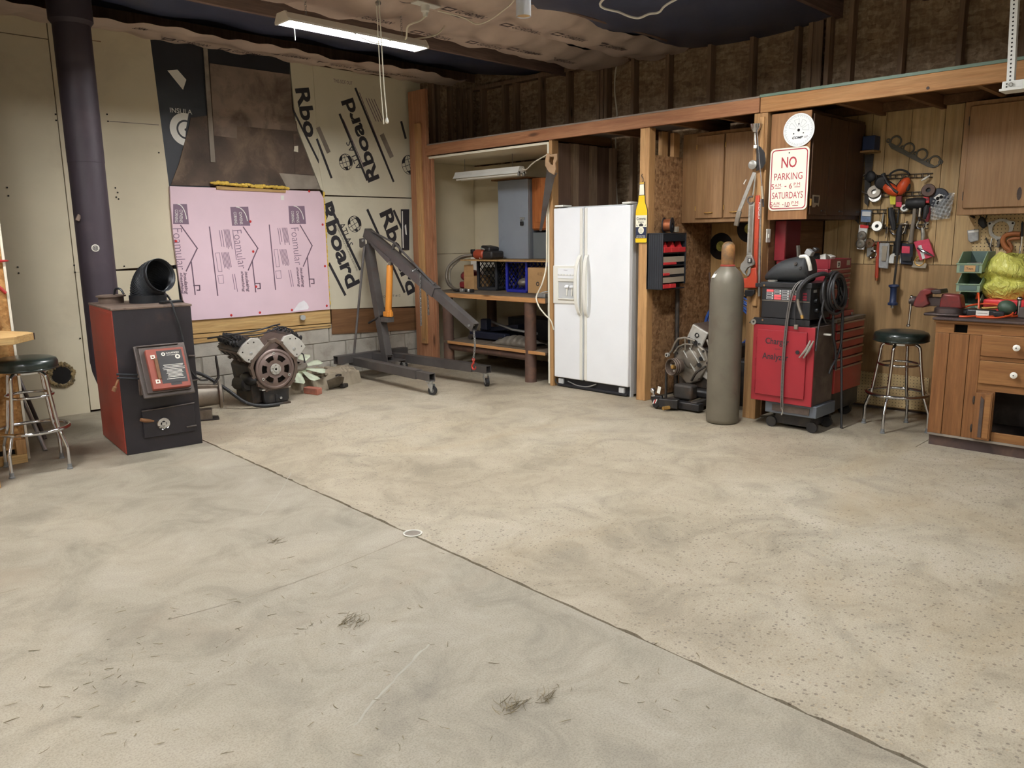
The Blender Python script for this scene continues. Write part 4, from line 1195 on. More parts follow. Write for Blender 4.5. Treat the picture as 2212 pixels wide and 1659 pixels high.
# cylinder banks at 45 degrees
for s in (-1, 1):
    d = V((s * math.sin(R(45)), 0, math.cos(R(45))))
    q = V((math.cos(R(45)) * s, 0, -math.sin(R(45))))      # towards the outside
    o = V((0, 0, CZ))
    m3 = Matrix((q, V((0, 1, 0)), d)).transposed()
    eb_(MB().obox(o + d * 0.16 + V((0, 0.27, 0)), 0.16, 0.46, 0.18, m3), 'cylinder_bank', 'iron_brown', bev=0.006)
    hd = eb_(MB().obox(o + d * 0.285 + V((0, 0.25, 0)) + q * 0.01, 0.18, 0.49, 0.085, m3), 'cylinder_head', 'iron_brown', bev=0.008)
    pl = [(-0.10, 0.205), (0.10, 0.205), (0.115, 0.25), (0.105, 0.345), (0.02, 0.36), (-0.07, 0.345), (-0.115, 0.28)]
    face = eb_(MB().prism([o + d * k + q * u_ + V((0, -0.008, 0)) for u_, k in pl], (0, 0.03, 0)), 'head_end_plate', 'alloy', hd, bev=0.004)
    for u_, k, r_ in ((0.03, 0.255, 0.016), (-0.06, 0.30, 0.006), (0.07, 0.32, 0.006), (0.085, 0.235, 0.006), (-0.02, 0.335, 0.006)):
        c = o + d * k + q * u_ + V((0, -0.0095, 0))
        eb_(MB().lathe([(0.0, 0.002), (r_ * 0.8, 0.002), (r_, 0.0)], c, (0, -1, 0), 14, caps=False), 'core_plug', 'zinc' if r_ > 0.01 else 'hole', hd)
    for k in range(4):
        c = o + d * 0.285 + q * 0.1015 + V((0, 0.09 + 0.115 * k, 0))
        eb_(MB().obox(c, 0.004, 0.035, 0.05, m3), 'exhaust_port', 'port_black', hd, bev=0.001)
        eb_(MB().obox(o + d * 0.225 + q * 0.105 + V((0, 0.06 + 0.115 * k, 0)), 0.02, 0.03, 0.03, m3), 'manifold_boss', 'iron_brown', hd, bev=0.004)
    eb_(MB().obox(o + d * 0.335 + V((0, 0.25, 0)) + q * 0.005, 0.17, 0.48, 0.03, m3), 'head_rail', 'iron_dark', hd, bev=0.004)
    # rocker gear and wiring on top
    rk = MB()
    for k in range(8):
        c = o + d * 0.365 + V((0, 0.05 + 0.057 * k, 0)) + q * rs.uniform(-0.02, 0.02)
        rk.obox(c, 0.09, 0.024, 0.035, m3)
        rk.ell(c + d * 0.025 + q * 0.03, 0.016, 0.012, 0.022, 8, 5)
        rk.ell(c + d * 0.022 - q * 0.03, 0.014, 0.012, 0.02, 8, 5)
    eb_(rk, 'rocker_gear', 'oily_black', hd)
    wr = MB()
    for k in range(7):
        a = o + d * rs.uniform(0.36, 0.41) + q * rs.uniform(-0.07, 0.07) + V((0, rs.uniform(0.0, 0.2), 0))
        b = o + d * rs.uniform(0.36, 0.41) + q * rs.uniform(-0.07, 0.07) + V((0, rs.uniform(0.3, 0.5), 0))
        m_ = (a + b) / 2 + d * rs.uniform(0.0, 0.05)
        wr.tube(curve([a, m_, b], 6), 0.006, 6)
    eb_(wr, 'wiring', 'rubber', hd)
eb_(MB().tube(curve([V((-0.42, 0.4, 0.60)), V((-0.3, 0.2, 0.64)), V((-0.08, 0.15, 0.66)), V((0.08, 0.15, 0.69)), V((0.2, 0.25, 0.69))], 8), 0.007, 8), 'harness', 'rubber')
eb_(MB().tube(curve([V((-0.30, 0.25, 0.62)), V((-0.1, 0.1, 0.63)), V((0.05, 0.1, 0.655)), V((0.16, 0.12, 0.68)), V((0.26, 0.10, 0.63))], 8), 0.006, 8), 'harness', 'rubber')
eb_(MB().tube(curve([V((0.24, 0.02, 0.43)), V((0.262, 0.0, 0.435)), V((0.29, 0.0, 0.425)), V((0.30, 0.0, 0.38))], 6) + [V((0.302, 0, 0.345))], [0.006] * 19 + [0.010], 8), 'sensor_lead', 'rubber')
eb_(MB().tube([V((0.215, 0.02, 0.40)), V((0.25, 0.01, 0.432))], 0.010, 8), 'sensor_body', 'alloy')
# oil pan, starter and mount
eb_(MB().prism([(-0.115, -0.01, 0.145), (0.13, -0.01, 0.145), (0.125, -0.01, 0.04), (0.11, -0.01, 0.015), (-0.105, -0.01, 0.015), (-0.115, -0.01, 0.05)], (0, 0.50, 0)), 'oil_pan', 'oily_black', bev=0.008)
eb_(MB().obox((0.0, -0.014, 0.06), 0.016, 0.012, 0.07), 'pan_rib', 'oily_black', bev=0.002)
eb_(MB().cyl((0.04, -0.012, 0.055), (0.04, -0.026, 0.055), 0.012, seg=6), 'drain_plug', 'zinc', smooth=0)
eb_(MB().box(-0.13, 0.14, -0.02, 0.50, 0.14, 0.152), 'pan_rail', 'alloy')
eb_(MB().box(-0.14, 0.12, -0.05, 0.42, 0.0, 0.016), 'timber_block', 'iron_dark', bev=0.003)
mb = MB().lathe([(0.0, 0.0), (0.05, 0.0), (0.065, 0.02), (0.065, 0.17), (0.05, 0.19), (0.0, 0.19)], (-0.215, 0.06, 0.20), (-0.15, 0.9, 0.0), 20, caps=False)
eb_(mb, 'starter_motor', 'oily_black')
eb_(MB().ell((-0.19, 0.10, 0.245), 0.075, 0.13, 0.06, 16, 10), 'starter_solenoid', 'oily_black')
eb_(MB().prism([(-0.30, 0.15, 0.175), (-0.20, 0.15, 0.28), (-0.17, 0.15, 0.20), (-0.20, 0.15, 0.15)], (0, 0.12, 0)), 'engine_mount', 'iron_dark', bev=0.01)
eb_(MB().box(-0.20, -0.06, 0.05, 0.4, 0.02, 0.20), 'lower_skirt', 'iron_dark', bev=0.01)

# ---------------------------------------------------------------- gearbox half behind the stove
mat('gear_grey', (132, 124, 112), 0.5, 0.5, var=0.15, dirt=(92, 80, 66), dscale=6)
GO = V((2.62, 6.36, 0))
gb = thing('gearbox', 'grey cast gearbox lying on the floor between the furnace and the V8 engine', 'gearbox', GO)
ga = V((0.90, -0.36, 0.0)).normalized()
gq = V((-ga.y, ga.x, 0))
MB().lathe([(0.13, -0.16), (0.125, -0.05), (0.095, 0.02), (0.085, 0.18), (0.082, 0.235)], (2.62, 6.36, 0.20), ga, 28).build('tail_housing', 'gear_grey', gb)
MB().lathe([(0.105, 0.0), (0.112, 0.006), (0.112, 0.026), (0.085, 0.03)], V((2.62, 6.36, 0.20)) + ga * 0.222, ga, 28).build('end_flange', 'gear_grey', gb, bev=0.002)
MB().lathe([(0.0, 0.004), (0.065, 0.004), (0.07, 0.0)], V((2.62, 6.36, 0.20)) + ga * 0.253, ga, 24, caps=False).build('bore', 'port_black', gb)
for s in (-1, 1):
    MB().bar(V((2.62, 6.36, 0.20)) + gq * s * 0.06 + ga * -0.1 + V((0, 0, 0.09)), V((2.62, 6.36, 0.20)) + gq * s * 0.045 + ga * 0.22 + V((0, 0, 0.075)), 0.014, 0.03).build('rib', 'gear_grey', gb, bev=0.003)
MB().obox(V((2.62, 6.36, 0.045)) + ga * 0.08, 0.16, 0.10, 0.09, Matrix.Rotation(-0.38, 3, 'Z')).build('mount_foot', 'gear_grey', gb, bev=0.006)
MB().obox(V((2.62, 6.36, 0.006)) + ga * 0.11, 0.20, 0.13, 0.012, Matrix.Rotation(-0.38, 3, 'Z')).build('foot_plate', 'iron_dark', gb, bev=0.003)
MB().obox(V((2.60, 6.36, 0.305)), 0.10, 0.09, 0.05, Matrix.Rotation(-0.38, 3, 'Z')).build('selector_housing', 'gear_grey', gb, bev=0.008)
MB().lathe([(0.0, 0.0), (0.04, 0.0), (0.042, 0.01), (0.025, 0.014), (0.022, 0.002), (0, 0.002)], (2.60, 6.355, 0.33), (0, -0.2, 1), 20, caps=False).build('selector_cup', 'iron_dark', gb)
MB().tube([(2.812, 6.33, 0.275), (2.861, 6.33, 0.335), (2.862, 6.33, 0.394), (2.854, 6.33, 0.488), (2.853, 6.33, 0.52)], [0.011, 0.011, 0.011, 0.010, 0.007], 10).build('shift_lever', 'oily_black', gb)
hz = tag(MB().tube(curve([(2.50, 6.45, 0.36), (2.62, 6.60, 0.375), (2.85, 6.68, 0.33), (3.02, 6.58, 0.19), (3.14, 6.45, 0.06), (3.26, 6.38, 0.02), (3.40, 6.33, 0.02)], 8), 0.015, 10).build('black_hose', 'rubber'), 'thick black hose curving from the gearbox down to the engine', 'hose')

# ---------------------------------------------------------------- broken concrete ledge, brick, bracket, fan
mat('rubble', (150, 138, 118), 0.95, var=0.2, scale=5, bump=0.7, bscale=40, dirt=(110, 98, 84), dscale=4)
mat('brick_red', (178, 110, 90), 0.9, var=0.2, scale=14, bump=0.5, bscale=70, dirt=(140, 110, 96), dscale=6)
lg_ = thing('concrete_ledge', 'low broken concrete ledge at the foot of the block wall under the hoist', 'ledge', (4.1, 6.95, 0))
edge = [(3.69, 6.76), (3.75, 6.735), (3.95, 6.735), (4.14, 6.73), (4.40, 6.72), (4.58, 6.775), (4.63, 6.88), (4.50, 7.0)]
def lfn(u, v):
    i = u * (len(edge) - 1)
    k = min(int(i), len(edge) - 2)
    f = i - k
    x = edge[k][0] * (1 - f) + edge[k + 1][0] * f
    y = edge[k][1] * (1 - f) + edge[k + 1][1] * f
    y2 = 7.36 if u < 0.85 else 7.36 - (u - 0.85) * 1.9
    rr2 = random.Random(int(u * 1000) * 77 + int(v * 100))
    z = 0.115 + rr2.uniform(-0.012, 0.012) + 0.02 * math.sin(9 * x)
    if v < 0.09:
        return (x, y, 0.0)
    if u > 0.97:
        z = 0.03
    t = max(0, (v - 0.12)) / 0.88
    return (x - 0.015 * (v > 0.1) * (u > 0.8), y + (y2 - y) * t + (0.01 if v < 0.2 else 0) + rr2.uniform(-0.006, 0.006), z + 0.03 * math.sin(6 * t) * (t > 0.2))
MB().grid(lfn, 60, 12).build('ledge_body', 'rubble', lg_, smooth=25)
MB().box(3.74, 4.44, 6.80, 7.35, 0.0, 0.085).build('core', 'rubble', lg_)
for k in range(26):
    x, y = rs.uniform(4.0, 4.55), rs.uniform(6.80, 7.2)
    c = V((x, y, 0.135))
    b = MB().obox(c, rs.uniform(0.03, 0.10), rs.uniform(0.03, 0.07), rs.uniform(0.015, 0.04), Matrix.Rotation(rs.uniform(0, 3), 3, 'Z') @ Matrix.Rotation(rs.uniform(-0.25, 0.25), 3, 'X'))
    b.build('loose_chip', 'rubble', lg_, smooth=0, bev=0.004)
br = tag(MB().prism([(3.853, 6.695, 0), (3.892, 6.505, 0), (3.968, 6.545, 0), (3.93, 6.72, 0)], (0, 0, 0.062)).build('brick', 'brick_red', bev=0.006), 'chipped red brick on the floor in front of the concrete ledge', 'brick')
bk = thing('steel_bracket', 'grey bent steel bracket leaning against the concrete ledge right of the brick', 'bracket', (4.2, 6.68, 0))
MB().prism([(4.059, 6.605, 0.105), (4.137, 6.694, 0), (4.292, 6.692, 0.02), (4.212, 6.526, 0.13), (4.171, 6.567, 0.14)], (0.02, 0.035, 0)).build('plate', 'gear_grey', bk, bev=0.004)
MB().obox((4.29, 6.66, 0.02), 0.09, 0.05, 0.035, Matrix.Rotation(0.5, 3, 'Z')).build('lug', 'iron_dark', bk, bev=0.008)
MB().obox((4.25, 6.69, 0.085), 0.05, 0.045, 0.10, Matrix.Rotation(0.5, 3, 'Z')).build('web', 'iron_dark', bk, bev=0.004)
mat('fan_plastic', (206, 216, 190), 0.45, var=0.06, dirt=(160, 160, 140), dscale=8)
fn_ = thing('cooling_fan', 'pale green plastic engine fan with grey clutch disc, lying behind the V8 engine', 'fan', (3.90, 6.86, 0.10))
fc = V((3.90, 6.85, 0.255))
fax = V((-0.10, -0.42, 0.90)).normalized()
MB().lathe([(0.018, 0.030), (0.035, 0.034), (0.035, 0.022), (0.085, 0.014), (0.092, 0.0), (0.085, -0.02), (0.0, -0.022)], fc, fax, 36, caps=False).build('clutch_disc', 'gear_grey', fn_)
fx1, fy1, _ = frame_of(fax)
for k in range(9):
    a = 2 * math.pi * k / 9 + 0.25
    d = fx1 * math.cos(a) + fy1 * math.sin(a)
    t = fax.cross(d)
    def bl(u, v, d=d, t=t):
        r_ = 0.085 + 0.18 * u
        w = (0.06 + 0.075 * u) * (v - 0.5) * (1 - 0.35 * max(0, u - 0.8) / 0.2 * abs(v - 0.5) * 2)
        return fc - fax * 0.03 + d * r_ + t * w + fax * (0.035 * (v - 0.5) * -0.7) * (1 - 0.3 * u)
    MB().grid(bl, 6, 4).build('blade', 'fan_plastic', fn_, smooth=60, solid=0.003)
MB().lathe([(0.088, 0.0), (0.088, -0.045), (0.07, -0.045)], fc - fax * 0.012, fax, 32, caps=False).build('blade_ring', 'fan_plastic', fn_)
MB().lathe([(0.05, 0.0), (0.05, 0.06)], fc - fax * 0.10, fax, 24).build('hub_core', 'oily_black', fn_)

# ================================================================ engine hoist
mat('hoist_steel', (100, 96, 94), 0.5, 0.55, var=0.2, scale=5, dirt=(104, 78, 62), dscale=4, dlo=0.56, dhi=0.9)
mat('jack_orange', (214, 138, 52), 0.4, var=0.08, dirt=(150, 96, 50), dscale=6, dlo=0.6, dhi=0.9)
mat('hook_red', (190, 60, 50), 0.4, 0.2, dirt=(120, 60, 50), dscale=20)
mat('caster_grey', (120, 120, 118), 0.4, 0.2)
HX = 4.97
ho = thing('engine_hoist', 'dark steel engine hoist with orange hydraulic jack and lifting hook', 'hoist', (HX, 6.5, 0))
def tubebar(a, b, w, h, wall=0.006, up=(0, 0, 1)):
    """square hollow section with open ends"""
    a, b = V(a), V(b)
    d = (b - a).normalized()
    x = V(up).cross(d).normalized()
    u = d.cross(x)
    mb = MB()
    o = [(-1, -1), (1, -1), (1, 1), (-1, 1)]
    vs = []
    for p in (a, b):
        for k, (i, j) in enumerate(o):
            vs.append(p + x * i * w / 2 + u * j * h / 2)
        for k, (i, j) in enumerate(o):
            vs.append(p + x * i * (w / 2 - wall) + u * j * (h / 2 - wall))
    fs = []
    for k in range(4):
        l = (k + 1) % 4
        fs += [(k, l, 8 + l, 8 + k), (4 + l, 4 + k, 12 + k, 12 + l), (l, k, 4 + k, 4 + l), (8 + k, 8 + l, 12 + l, 12 + k)]
    mb.add(vs, fs)
    return mb
# base
tubebar((4.50, 7.12, 0.205), (5.42, 7.12, 0.205), 0.085, 0.085).build('rear_crossbar', 'hoist_steel', ho, smooth=0)
near = tubebar((4.735, 7.17, 0.172), (4.64, 5.90, 0.172), 0.085, 0.085).build('base_leg', 'hoist_steel', ho, smooth=0)
tubebar((4.64, 5.92, 0.172), (4.622, 5.68, 0.172), 0.072, 0.072).build('leg_extension', 'hoist_steel', near, smooth=0)
far = tubebar((5.20, 7.17, 0.172), (5.262, 5.80, 0.172), 0.085, 0.085).build('base_leg', 'hoist_steel', ho, smooth=0)
tubebar((5.262, 5.82, 0.172), (5.275, 5.60, 0.172), 0.072, 0.072).build('leg_extension', 'hoist_steel', far, smooth=0)
MB().box(4.76, 5.19, 6.80, 7.10, 0.155, 0.168).build('base_plate', 'hoist_steel', ho)
tubebar((HX, 7.08, 0.205), (HX, 6.80, 0.205), 0.08, 0.07).build('centre_tube', 'hoist_steel', ho, smooth=0)
def caster(x, y, z_top, ang, r_=0.043):
    c = MB()
    f = V((math.cos(ang), math.sin(ang), 0))
    s = V((-f.y, f.x, 0))
    w = V((x, y, r_)) + f * 0.022
    pl = MB().obox((x, y, z_top - 0.005), 0.07, 0.06, 0.01, Matrix.Rotation(ang, 3, 'Z'))
    pl.cyl((x, y, z_top - 0.03), (x, y, z_top - 0.01), 0.025, seg=16)
    for k in (-1, 1):
        pl.prism([V((x, y, z_top - 0.03)) + f * a + V((0, 0, b)) + s * k * 0.022 for a, b in ((-0.025, 0.0), (0.035, 0.0), (0.038, -0.02), (0.028, r_ - z_top + 0.03 - 0.006), (0.016, r_ - z_top + 0.03 - 0.006))], s * k * 0.003)
    cs = pl.build('caster', 'zinc', ho, bev=0.001)
    MB().lathe([(0.008, -0.015), (r_ * 0.55, -0.015), (r_ * 0.6, -0.017), (r_, -0.014), (r_, 0.014), (r_ * 0.6, 0.017), (r_ * 0.55, 0.015), (0.008, 0.015)], w, s, 28).build('wheel', 'rubber', cs)
    MB().lathe([(0.0, -0.0165), (r_ * 0.5, -0.0165), (r_ * 0.5, 0.0165), (0.0, 0.0165)], w, s, 20, caps=False).build('wheel_hub', 'caster_grey', cs)
caster(4.625, 5.712, 0.134, R(-70))
caster(5.277, 5.645, 0.134, R(-110))
caster(4.56, 7.12, 0.163, R(200), 0.045)
caster(5.36, 7.12, 0.163, R(-20), 0.045)
# mast, braces, boom
mast0, mast1 = V((4.97, 6.856, 0.203)), V((4.97, 7.109, 1.399))
tubebar(mast0, mast1, 0.085, 0.085, up=(0, 1, 0)).build('mast', 'hoist_steel', ho, smooth=0)
for s in (-1, 1):
    MB().prism([V((HX + s * 0.046, p[1], p[2])) for p in ((4.97, 7.197, 1.459), (4.97, 7.093, 1.469), (4.97, 7.09, 1.382), (4.97, 7.174, 1.362), (4.97, 7.2, 1.374))], (s * 0.006, 0, 0)).build('pivot_plate', 'hoist_steel', ho, bev=0.002)
    MB().cyl((HX + s * 0.05, mast1.y + 0.01, mast1.z + 0.04), (HX + s * 0.066, mast1.y + 0.01, mast1.z + 0.04), 0.014, seg=6).build('pivot_bolt', 'zinc', ho, smooth=0)
    MB().tube([V((HX + s * 0.05, mast1.y + 0.0, mast1.z - 0.02)), V((4.97 + s * 0.235, 7.13, 0.235))], 0.013, 10).build('brace_rod', 'hoist_steel', ho)
bm0, bm1 = V((4.97, 7.12, 1.522)), V((4.97, 6.001, 0.93))
boom = tubebar(bm0, bm1, 0.085, 0.10).build('boom', 'hoist_steel', ho, smooth=0)
bd = (bm1 - bm0).normalized()
tip = V((4.97, 5.457, 0.609))
bu = V((1, 0, 0)).cross(bd).normalized()
if bu.z < 0:
    bu = -bu
tubebar(bm1 - bd * 0.1, tip + bu * 0.02, 0.07, 0.085).build('boom_extension', 'hoist_steel', boom, smooth=0)
MB().cyl((HX - 0.045, tip.y + 0.035, tip.z + 0.035), (HX + 0.045, tip.y + 0.035, tip.z + 0.035), 0.011, seg=10).build('tip_bolt', 'zinc', boom)
ba = bm0 + bd * 0.06 + bu * 0.05
bb = bm1 - bd * 0.06 + bu * 0.052
kn = lerp(ba, bb, 0.36) + bu * 0.075
MB().tube([ba, kn, bb], 0.011, 8).build('truss_rod', 'hoist_steel', boom)
MB().tube([lerp(ba, bb, 0.36), kn], 0.013, 8).build('truss_strut', 'hoist_steel', boom)
MB().tube([bm1 - bd * 0.04 + bu * 0.04, bm1 - bd * 0.05 + bu * 0.085], 0.007, 8).build('locking_screw', 'hoist_steel', boom)
for s in (-1, 1):
    MB().prism([lerp(bm0, bm1, t) - bu * b + V((s * 0.046, 0, 0)) for t, b in ((0.12, 0.03), (0.42, 0.03), (0.40, 0.085), (0.14, 0.055))], (s * 0.005, 0, 0)).build('jack_bracket', 'hoist_steel', boom, bev=0.002)
# jack
j0, j1 = V((4.97, 6.805, 0.649)), V((4.97, 6.738, 1.187))
jk = MB().lathe([(0.032, 0.03), (0.034, 0.05), (0.034, (j1 - j0).length - 0.01), (0.028, (j1 - j0).length)], j0, j1 - j0, 28).build('jack_cylinder', 'jack_orange', ho)
MB().cyl(j1, j1 + (j1 - j0).normalized() * 0.06, 0.016, seg=16).build('jack_ram', 'zinc', jk)
MB().obox(j0 + V((0, 0, 0.025)), 0.075, 0.085, 0.055).build('jack_base', 'jack_orange', jk, bev=0.008)
MB().cyl(j0 + V((0, -0.045, 0.0)), j0 + V((0, -0.045, 0.07)), 0.016, seg=14).build('pump_cylinder', 'jack_orange', jk)
MB().tube([j0 + V((0.0, 0.0, 0.05)), V((4.9, 7.066, 0.567))], 0.011, 10).build('pump_handle', 'oily_black', jk)
MB().obox(j0 + V((0, 0.02, -0.035)), 0.09, 0.12, 0.05).build('jack_seat', 'hoist_steel', ho, bev=0.003)
mat('jack_ink', (150, 110, 70), 0.5)
# chains
def chain(pts, link, r_, m, name, par):
    P = curve(pts, 10)
    d = [0]
    for i in range(1, len(P)):
        d.append(d[-1] + (P[i] - P[i - 1]).length)
    mb = MB()
    n = int(d[-1] / (link * 0.72))
    for k in range(n + 1):
        s = d[-1] * k / max(1, n)
        i = max(j for j in range(len(P)) if d[j] <= s + 1e-9)
        i = min(i, len(P) - 2)
        p = P[i] + (P[i + 1] - P[i]).normalized() * (s - d[i])
        t = (P[i + 1] - P[i]).normalized()
        x, y, _ = frame_of(t)
        sd = x if k % 2 else y
        ring = []
        for q in range(10):
            a = 2 * math.pi * q / 10
            ring.append(p + t * math.cos(a) * link * 0.5 + sd * math.sin(a) * link * 0.28)
        mb.tube(ring, r_, 5, closed=True)
    return mb.build(name, m, par)
chain([tip + V((0, 0.01, -0.03)), tip + V((0, 0.0, -0.15)), V((4.97, 5.482, 0.329))], 0.030, 0.0042, 'chain_steel', 'lifting_chain', ho)
hk = V((4.97, 5.482, 0.329))
hkm = MB().ring(hk + V((0, 0, -0.012)), (1, 0, 0), 0.014, 0.005, 16, 8)
hp = [hk + V((0, a, b)) for a, b in ((0.0, -0.02), (0.0, -0.045), (0.016, -0.06), (0.022, -0.08), (0.012, -0.10), (-0.008, -0.105), (-0.026, -0.092), (-0.03, -0.072))]
hkm.tube(curve(hp, 4), [0.009] * 20 + [0.008, 0.008, 0.007, 0.007, 0.006, 0.006, 0.005, 0.004, 0.003], 8)
hkm.build('hook', 'hook_red', ho)
bxx = lerp(bm0, bm1, 0.745)
lb0, lb1 = V((4.915, 6.175, 1.102)), V((4.915, 6.188, 0.612))
chain([lb0, lerp(lb0, lb1, 0.5), lb1], 0.030, 0.004, 'chain_steel', 'spare_chain', ho)
lb0, lb1 = V((5.02, 6.203, 0.888)), V((5.02, 6.195, 0.71))
chain([bxx + V((0.04, 0.0, 0.06)), bxx + V((0.055, 0, 0.0)), lb0, lb1], 0.030, 0.004, 'chain_steel', 'spare_chain', ho)
chain([lb0 * 0 + V((4.92, bxx.y + 0.02, bxx.z + 0.06)), bxx + V((0.0, 0.0, 0.07)), bxx + V((0.04, 0, 0.06))], 0.028, 0.004, 'chain_steel', 'chain_loop', ho)

# ================================================================ timber post at the corner
tp = thing('timber_post', 'wide reddish timber post of nailed planks beside the loft', 'post', (5.73, 7.13, 0))
MB().box(5.712, 5.75, 6.985, 7.285, 0.0, 3.05).build('plank', 'red_pine_z', tp, bev=0.003)
MB().box(5.69, 5.712, 7.065, 7.165, 0.26, 2.70).build('cleat', 'pine_z', tp, bev=0.003)
MB().box(5.752, 5.79, 6.955, 7.26, 0.0, 2.45).build('plank', 'red_pine_z', tp, bev=0.003)
for z in (0.31, 2.5, 1.6):
    MB().cyl((5.689, 7.115, z), (5.686, 7.115, z), 0.006, seg=8).build('nail_head', 'zinc', tp)


# ================================================================ loft along the right wall
mat('green_paint', (96, 116, 100), 0.6, var=0.1)
mat('deck_edge', (128, 116, 104), 0.8, var=0.15)
lf = thing('storage_loft', 'timber storage loft with a pine front beam running along the right wall', 'loft', (6.2, 4.0, 0))
MB().box(5.69, 5.728, 3.035, 6.985, 2.345, 2.450).build('front_beam', 'red_pine_y', lf, bev=0.003)
MB().box(5.688, 5.728, -1.5, 3.025, 2.340, 2.450).build('front_beam', 'pine_y', lf, bev=0.003)
MB().box(5.695, 6.76, 3.04, 6.95, 2.4505, 2.463).build('deck', 'deck_edge', lf)
MB().box(5.690, 6.76, -1.5, 3.03, 2.4505, 2.468).build('deck', 'stain_ply', lf)
MB().box(5.684, 5.690, -1.5, 3.03, 2.4505, 2.470).build('deck_edging', 'green_paint', lf)
for y in (6.6, 5.95, 5.28, 4.6, 3.9, 3.45, 2.52, 2.08, 1.62, 1.1, 0.5):
    MB().box(5.73, 6.755, y - 0.019, y + 0.019, 2.36, 2.449).build('joist', 'stain_ply', lf, bev=0.002)
MB().box(5.73, 6.76, 2.99, 3.03, 2.30, 2.449).build('joist', 'stain_ply', lf, bev=0.002)
MB().box(6.66, 6.76, -1.5, 2.96, 2.385, 2.449).build('ledger', 'stain_ply', lf, bev=0.002)
MB().cyl((5.684, 1.86, 2.36), (5.686, 1.86, 2.36), 0.010, seg=10).build('knot', 'end_grain', lf)
# posts
MB().box(5.71, 5.80, 5.135, 5.175, 0, 2.344).build('post', 'pine_z', lf, bev=0.003)
MB().box(5.71, 5.80, 4.035, 4.13, 0, 2.344).build('post', 'pine_z', lf, bev=0.003)
MB().box(5.695, 5.78, 2.965, 3.075, 0, 2.34).build('post', 'pine_z', lf, bev=0.003)
MB().box(5.68, 5.695, 2.985, 3.02, 0.9, 2.31).build('post_cleat', 'pine_z', lf, bev=0.002)
# partitions between the bays
pa = struct(MB().box(5.735, 6.74, 5.185, 5.20, 0.02, 2.33).build('wall_partition_alcove', 'cream_board', smooth=0), 'cream panel between the bench alcove and the fridge bay')
MB().box(5.712, 5.735, 5.178, 5.200, 0.02, 2.33).build('edge_strip', 'white_edge', pa, smooth=0)
pb = struct(MB().box(5.80, 6.74, 4.036, 4.050, 0.02, 2.125).build('wall_partition_fridge', 'osb_warm', smooth=0), 'strand board partition right of the fridge')
MB().box(5.92, 6.01, 4.05, 4.09, 0.02, 2.33).build('stud', 'pine_z', pb, smooth=0, bev=0.002)
MB().box(6.10, 6.19, 4.05, 4.09, 0.02, 2.33).build('stud', 'pine_z', pb, smooth=0, bev=0.002)
MB().box(6.5, 6.59, 4.05, 4.09, 0.02, 2.33).build('stud', 'stud_z', pb, smooth=0, bev=0.002)
lettering('SHEATHING SPAN 24/16', (6.06, 4.036, 1.50), XP, ZP, 0.035, 'stain_ply', pb, w=0.34)
mat('osb_ink', (88, 62, 44), 0.8)
pc = struct(MB().box(5.78, 6.74, 2.955, 2.970, 0.02, 2.33).build('wall_partition_tools', 'stain_ply', smooth=0), 'brown plywood partition behind the tool chests')
# alcove lining
al = struct(MB().box(6.735, 6.755, 5.20, 7.35, 0.02, 2.30).build('wall_alcove', 'cream_board', smooth=0), 'cream board lining at the back of the bench alcove')
sf = struct(MB().box(5.735, 6.735, 5.205, 7.34, 2.318, 2.330).build('ceiling_alcove', 'cream_board', smooth=0), 'cream soffit board over the bench alcove')
MB().box(5.73, 5.735, 5.205, 6.98, 2.313, 2.335).build('edge_strip', 'white_edge', sf, smooth=0)
# bay with wall cabinets: pale board behind
pd = struct(MB().box(6.735, 6.755, 3.0, 4.03, 0.02, 1.60).build('wall_bay', 'tan_ply', smooth=0), 'pale plywood lining behind the gas cylinder')
MB().box(6.728, 6.735, 3.0, 3.92, 1.14, 1.148).build('joint_strip', 'stain_ply', pd, smooth=0)

# ================================================================ alcove workbench
mat('bench_grime', (92, 80, 66), 0.8, var=0.3, scale=4, dirt=(130, 112, 88), dscale=5)
mat('pipe_brown', (92, 70, 60), 0.6, 0.2, var=0.2, dirt=(120, 86, 66), dscale=6)
ab = thing('alcove_bench', 'wooden workbench on fat rusty pipe legs inside the cream alcove', 'bench', (6.2, 6.0, 0))
outline = [(5.685, 5.21), (5.685, 6.73), (5.86, 7.10), (6.73, 7.10), (6.73, 5.21)]
MB().prism([(x, y, 0.862) for x, y in outline], (0, 0, -0.012)).build('top', 'bench_grime', ab)
MB().prism([(x + 0.004, y, 0.850) for x, y in outline], (0, 0, -0.036)).build('frame', 'bench_grime', ab)
MB().bar((5.681, 5.21, 0.836), (5.681, 6.735, 0.836), 0.012, 0.048).build('front_edge', 'pine_y', ab, bev=0.003)
for (x, y) in ((5.745, 5.47), (5.76, 6.76), (6.62, 5.47), (6.62, 6.95)):
    MB().lathe([(0.062, 0.0), (0.060, 0.01), (0.060, 0.80), (0.064, 0.812)], (x, y, 0), seg=24).build('leg', 'pipe_brown', ab)
MB().tube([(5.745, 5.47, 0.255), (5.76, 6.76, 0.255)], 0.042, 16).build('rail', 'pipe_brown', ab)
MB().tube([(6.62, 5.47, 0.255), (6.62, 6.95, 0.255)], 0.042, 16).build('rail', 'pipe_brown', ab)
MB().box(5.70, 6.70, 5.225, 6.80, 0.298, 0.325).build('shelf', 'bench_grime', ab, bev=0.003)
MB().box(5.688, 5.70, 5.225, 6.70, 0.296, 0.327).build('shelf_edge', 'pine_y', ab, bev=0.002)
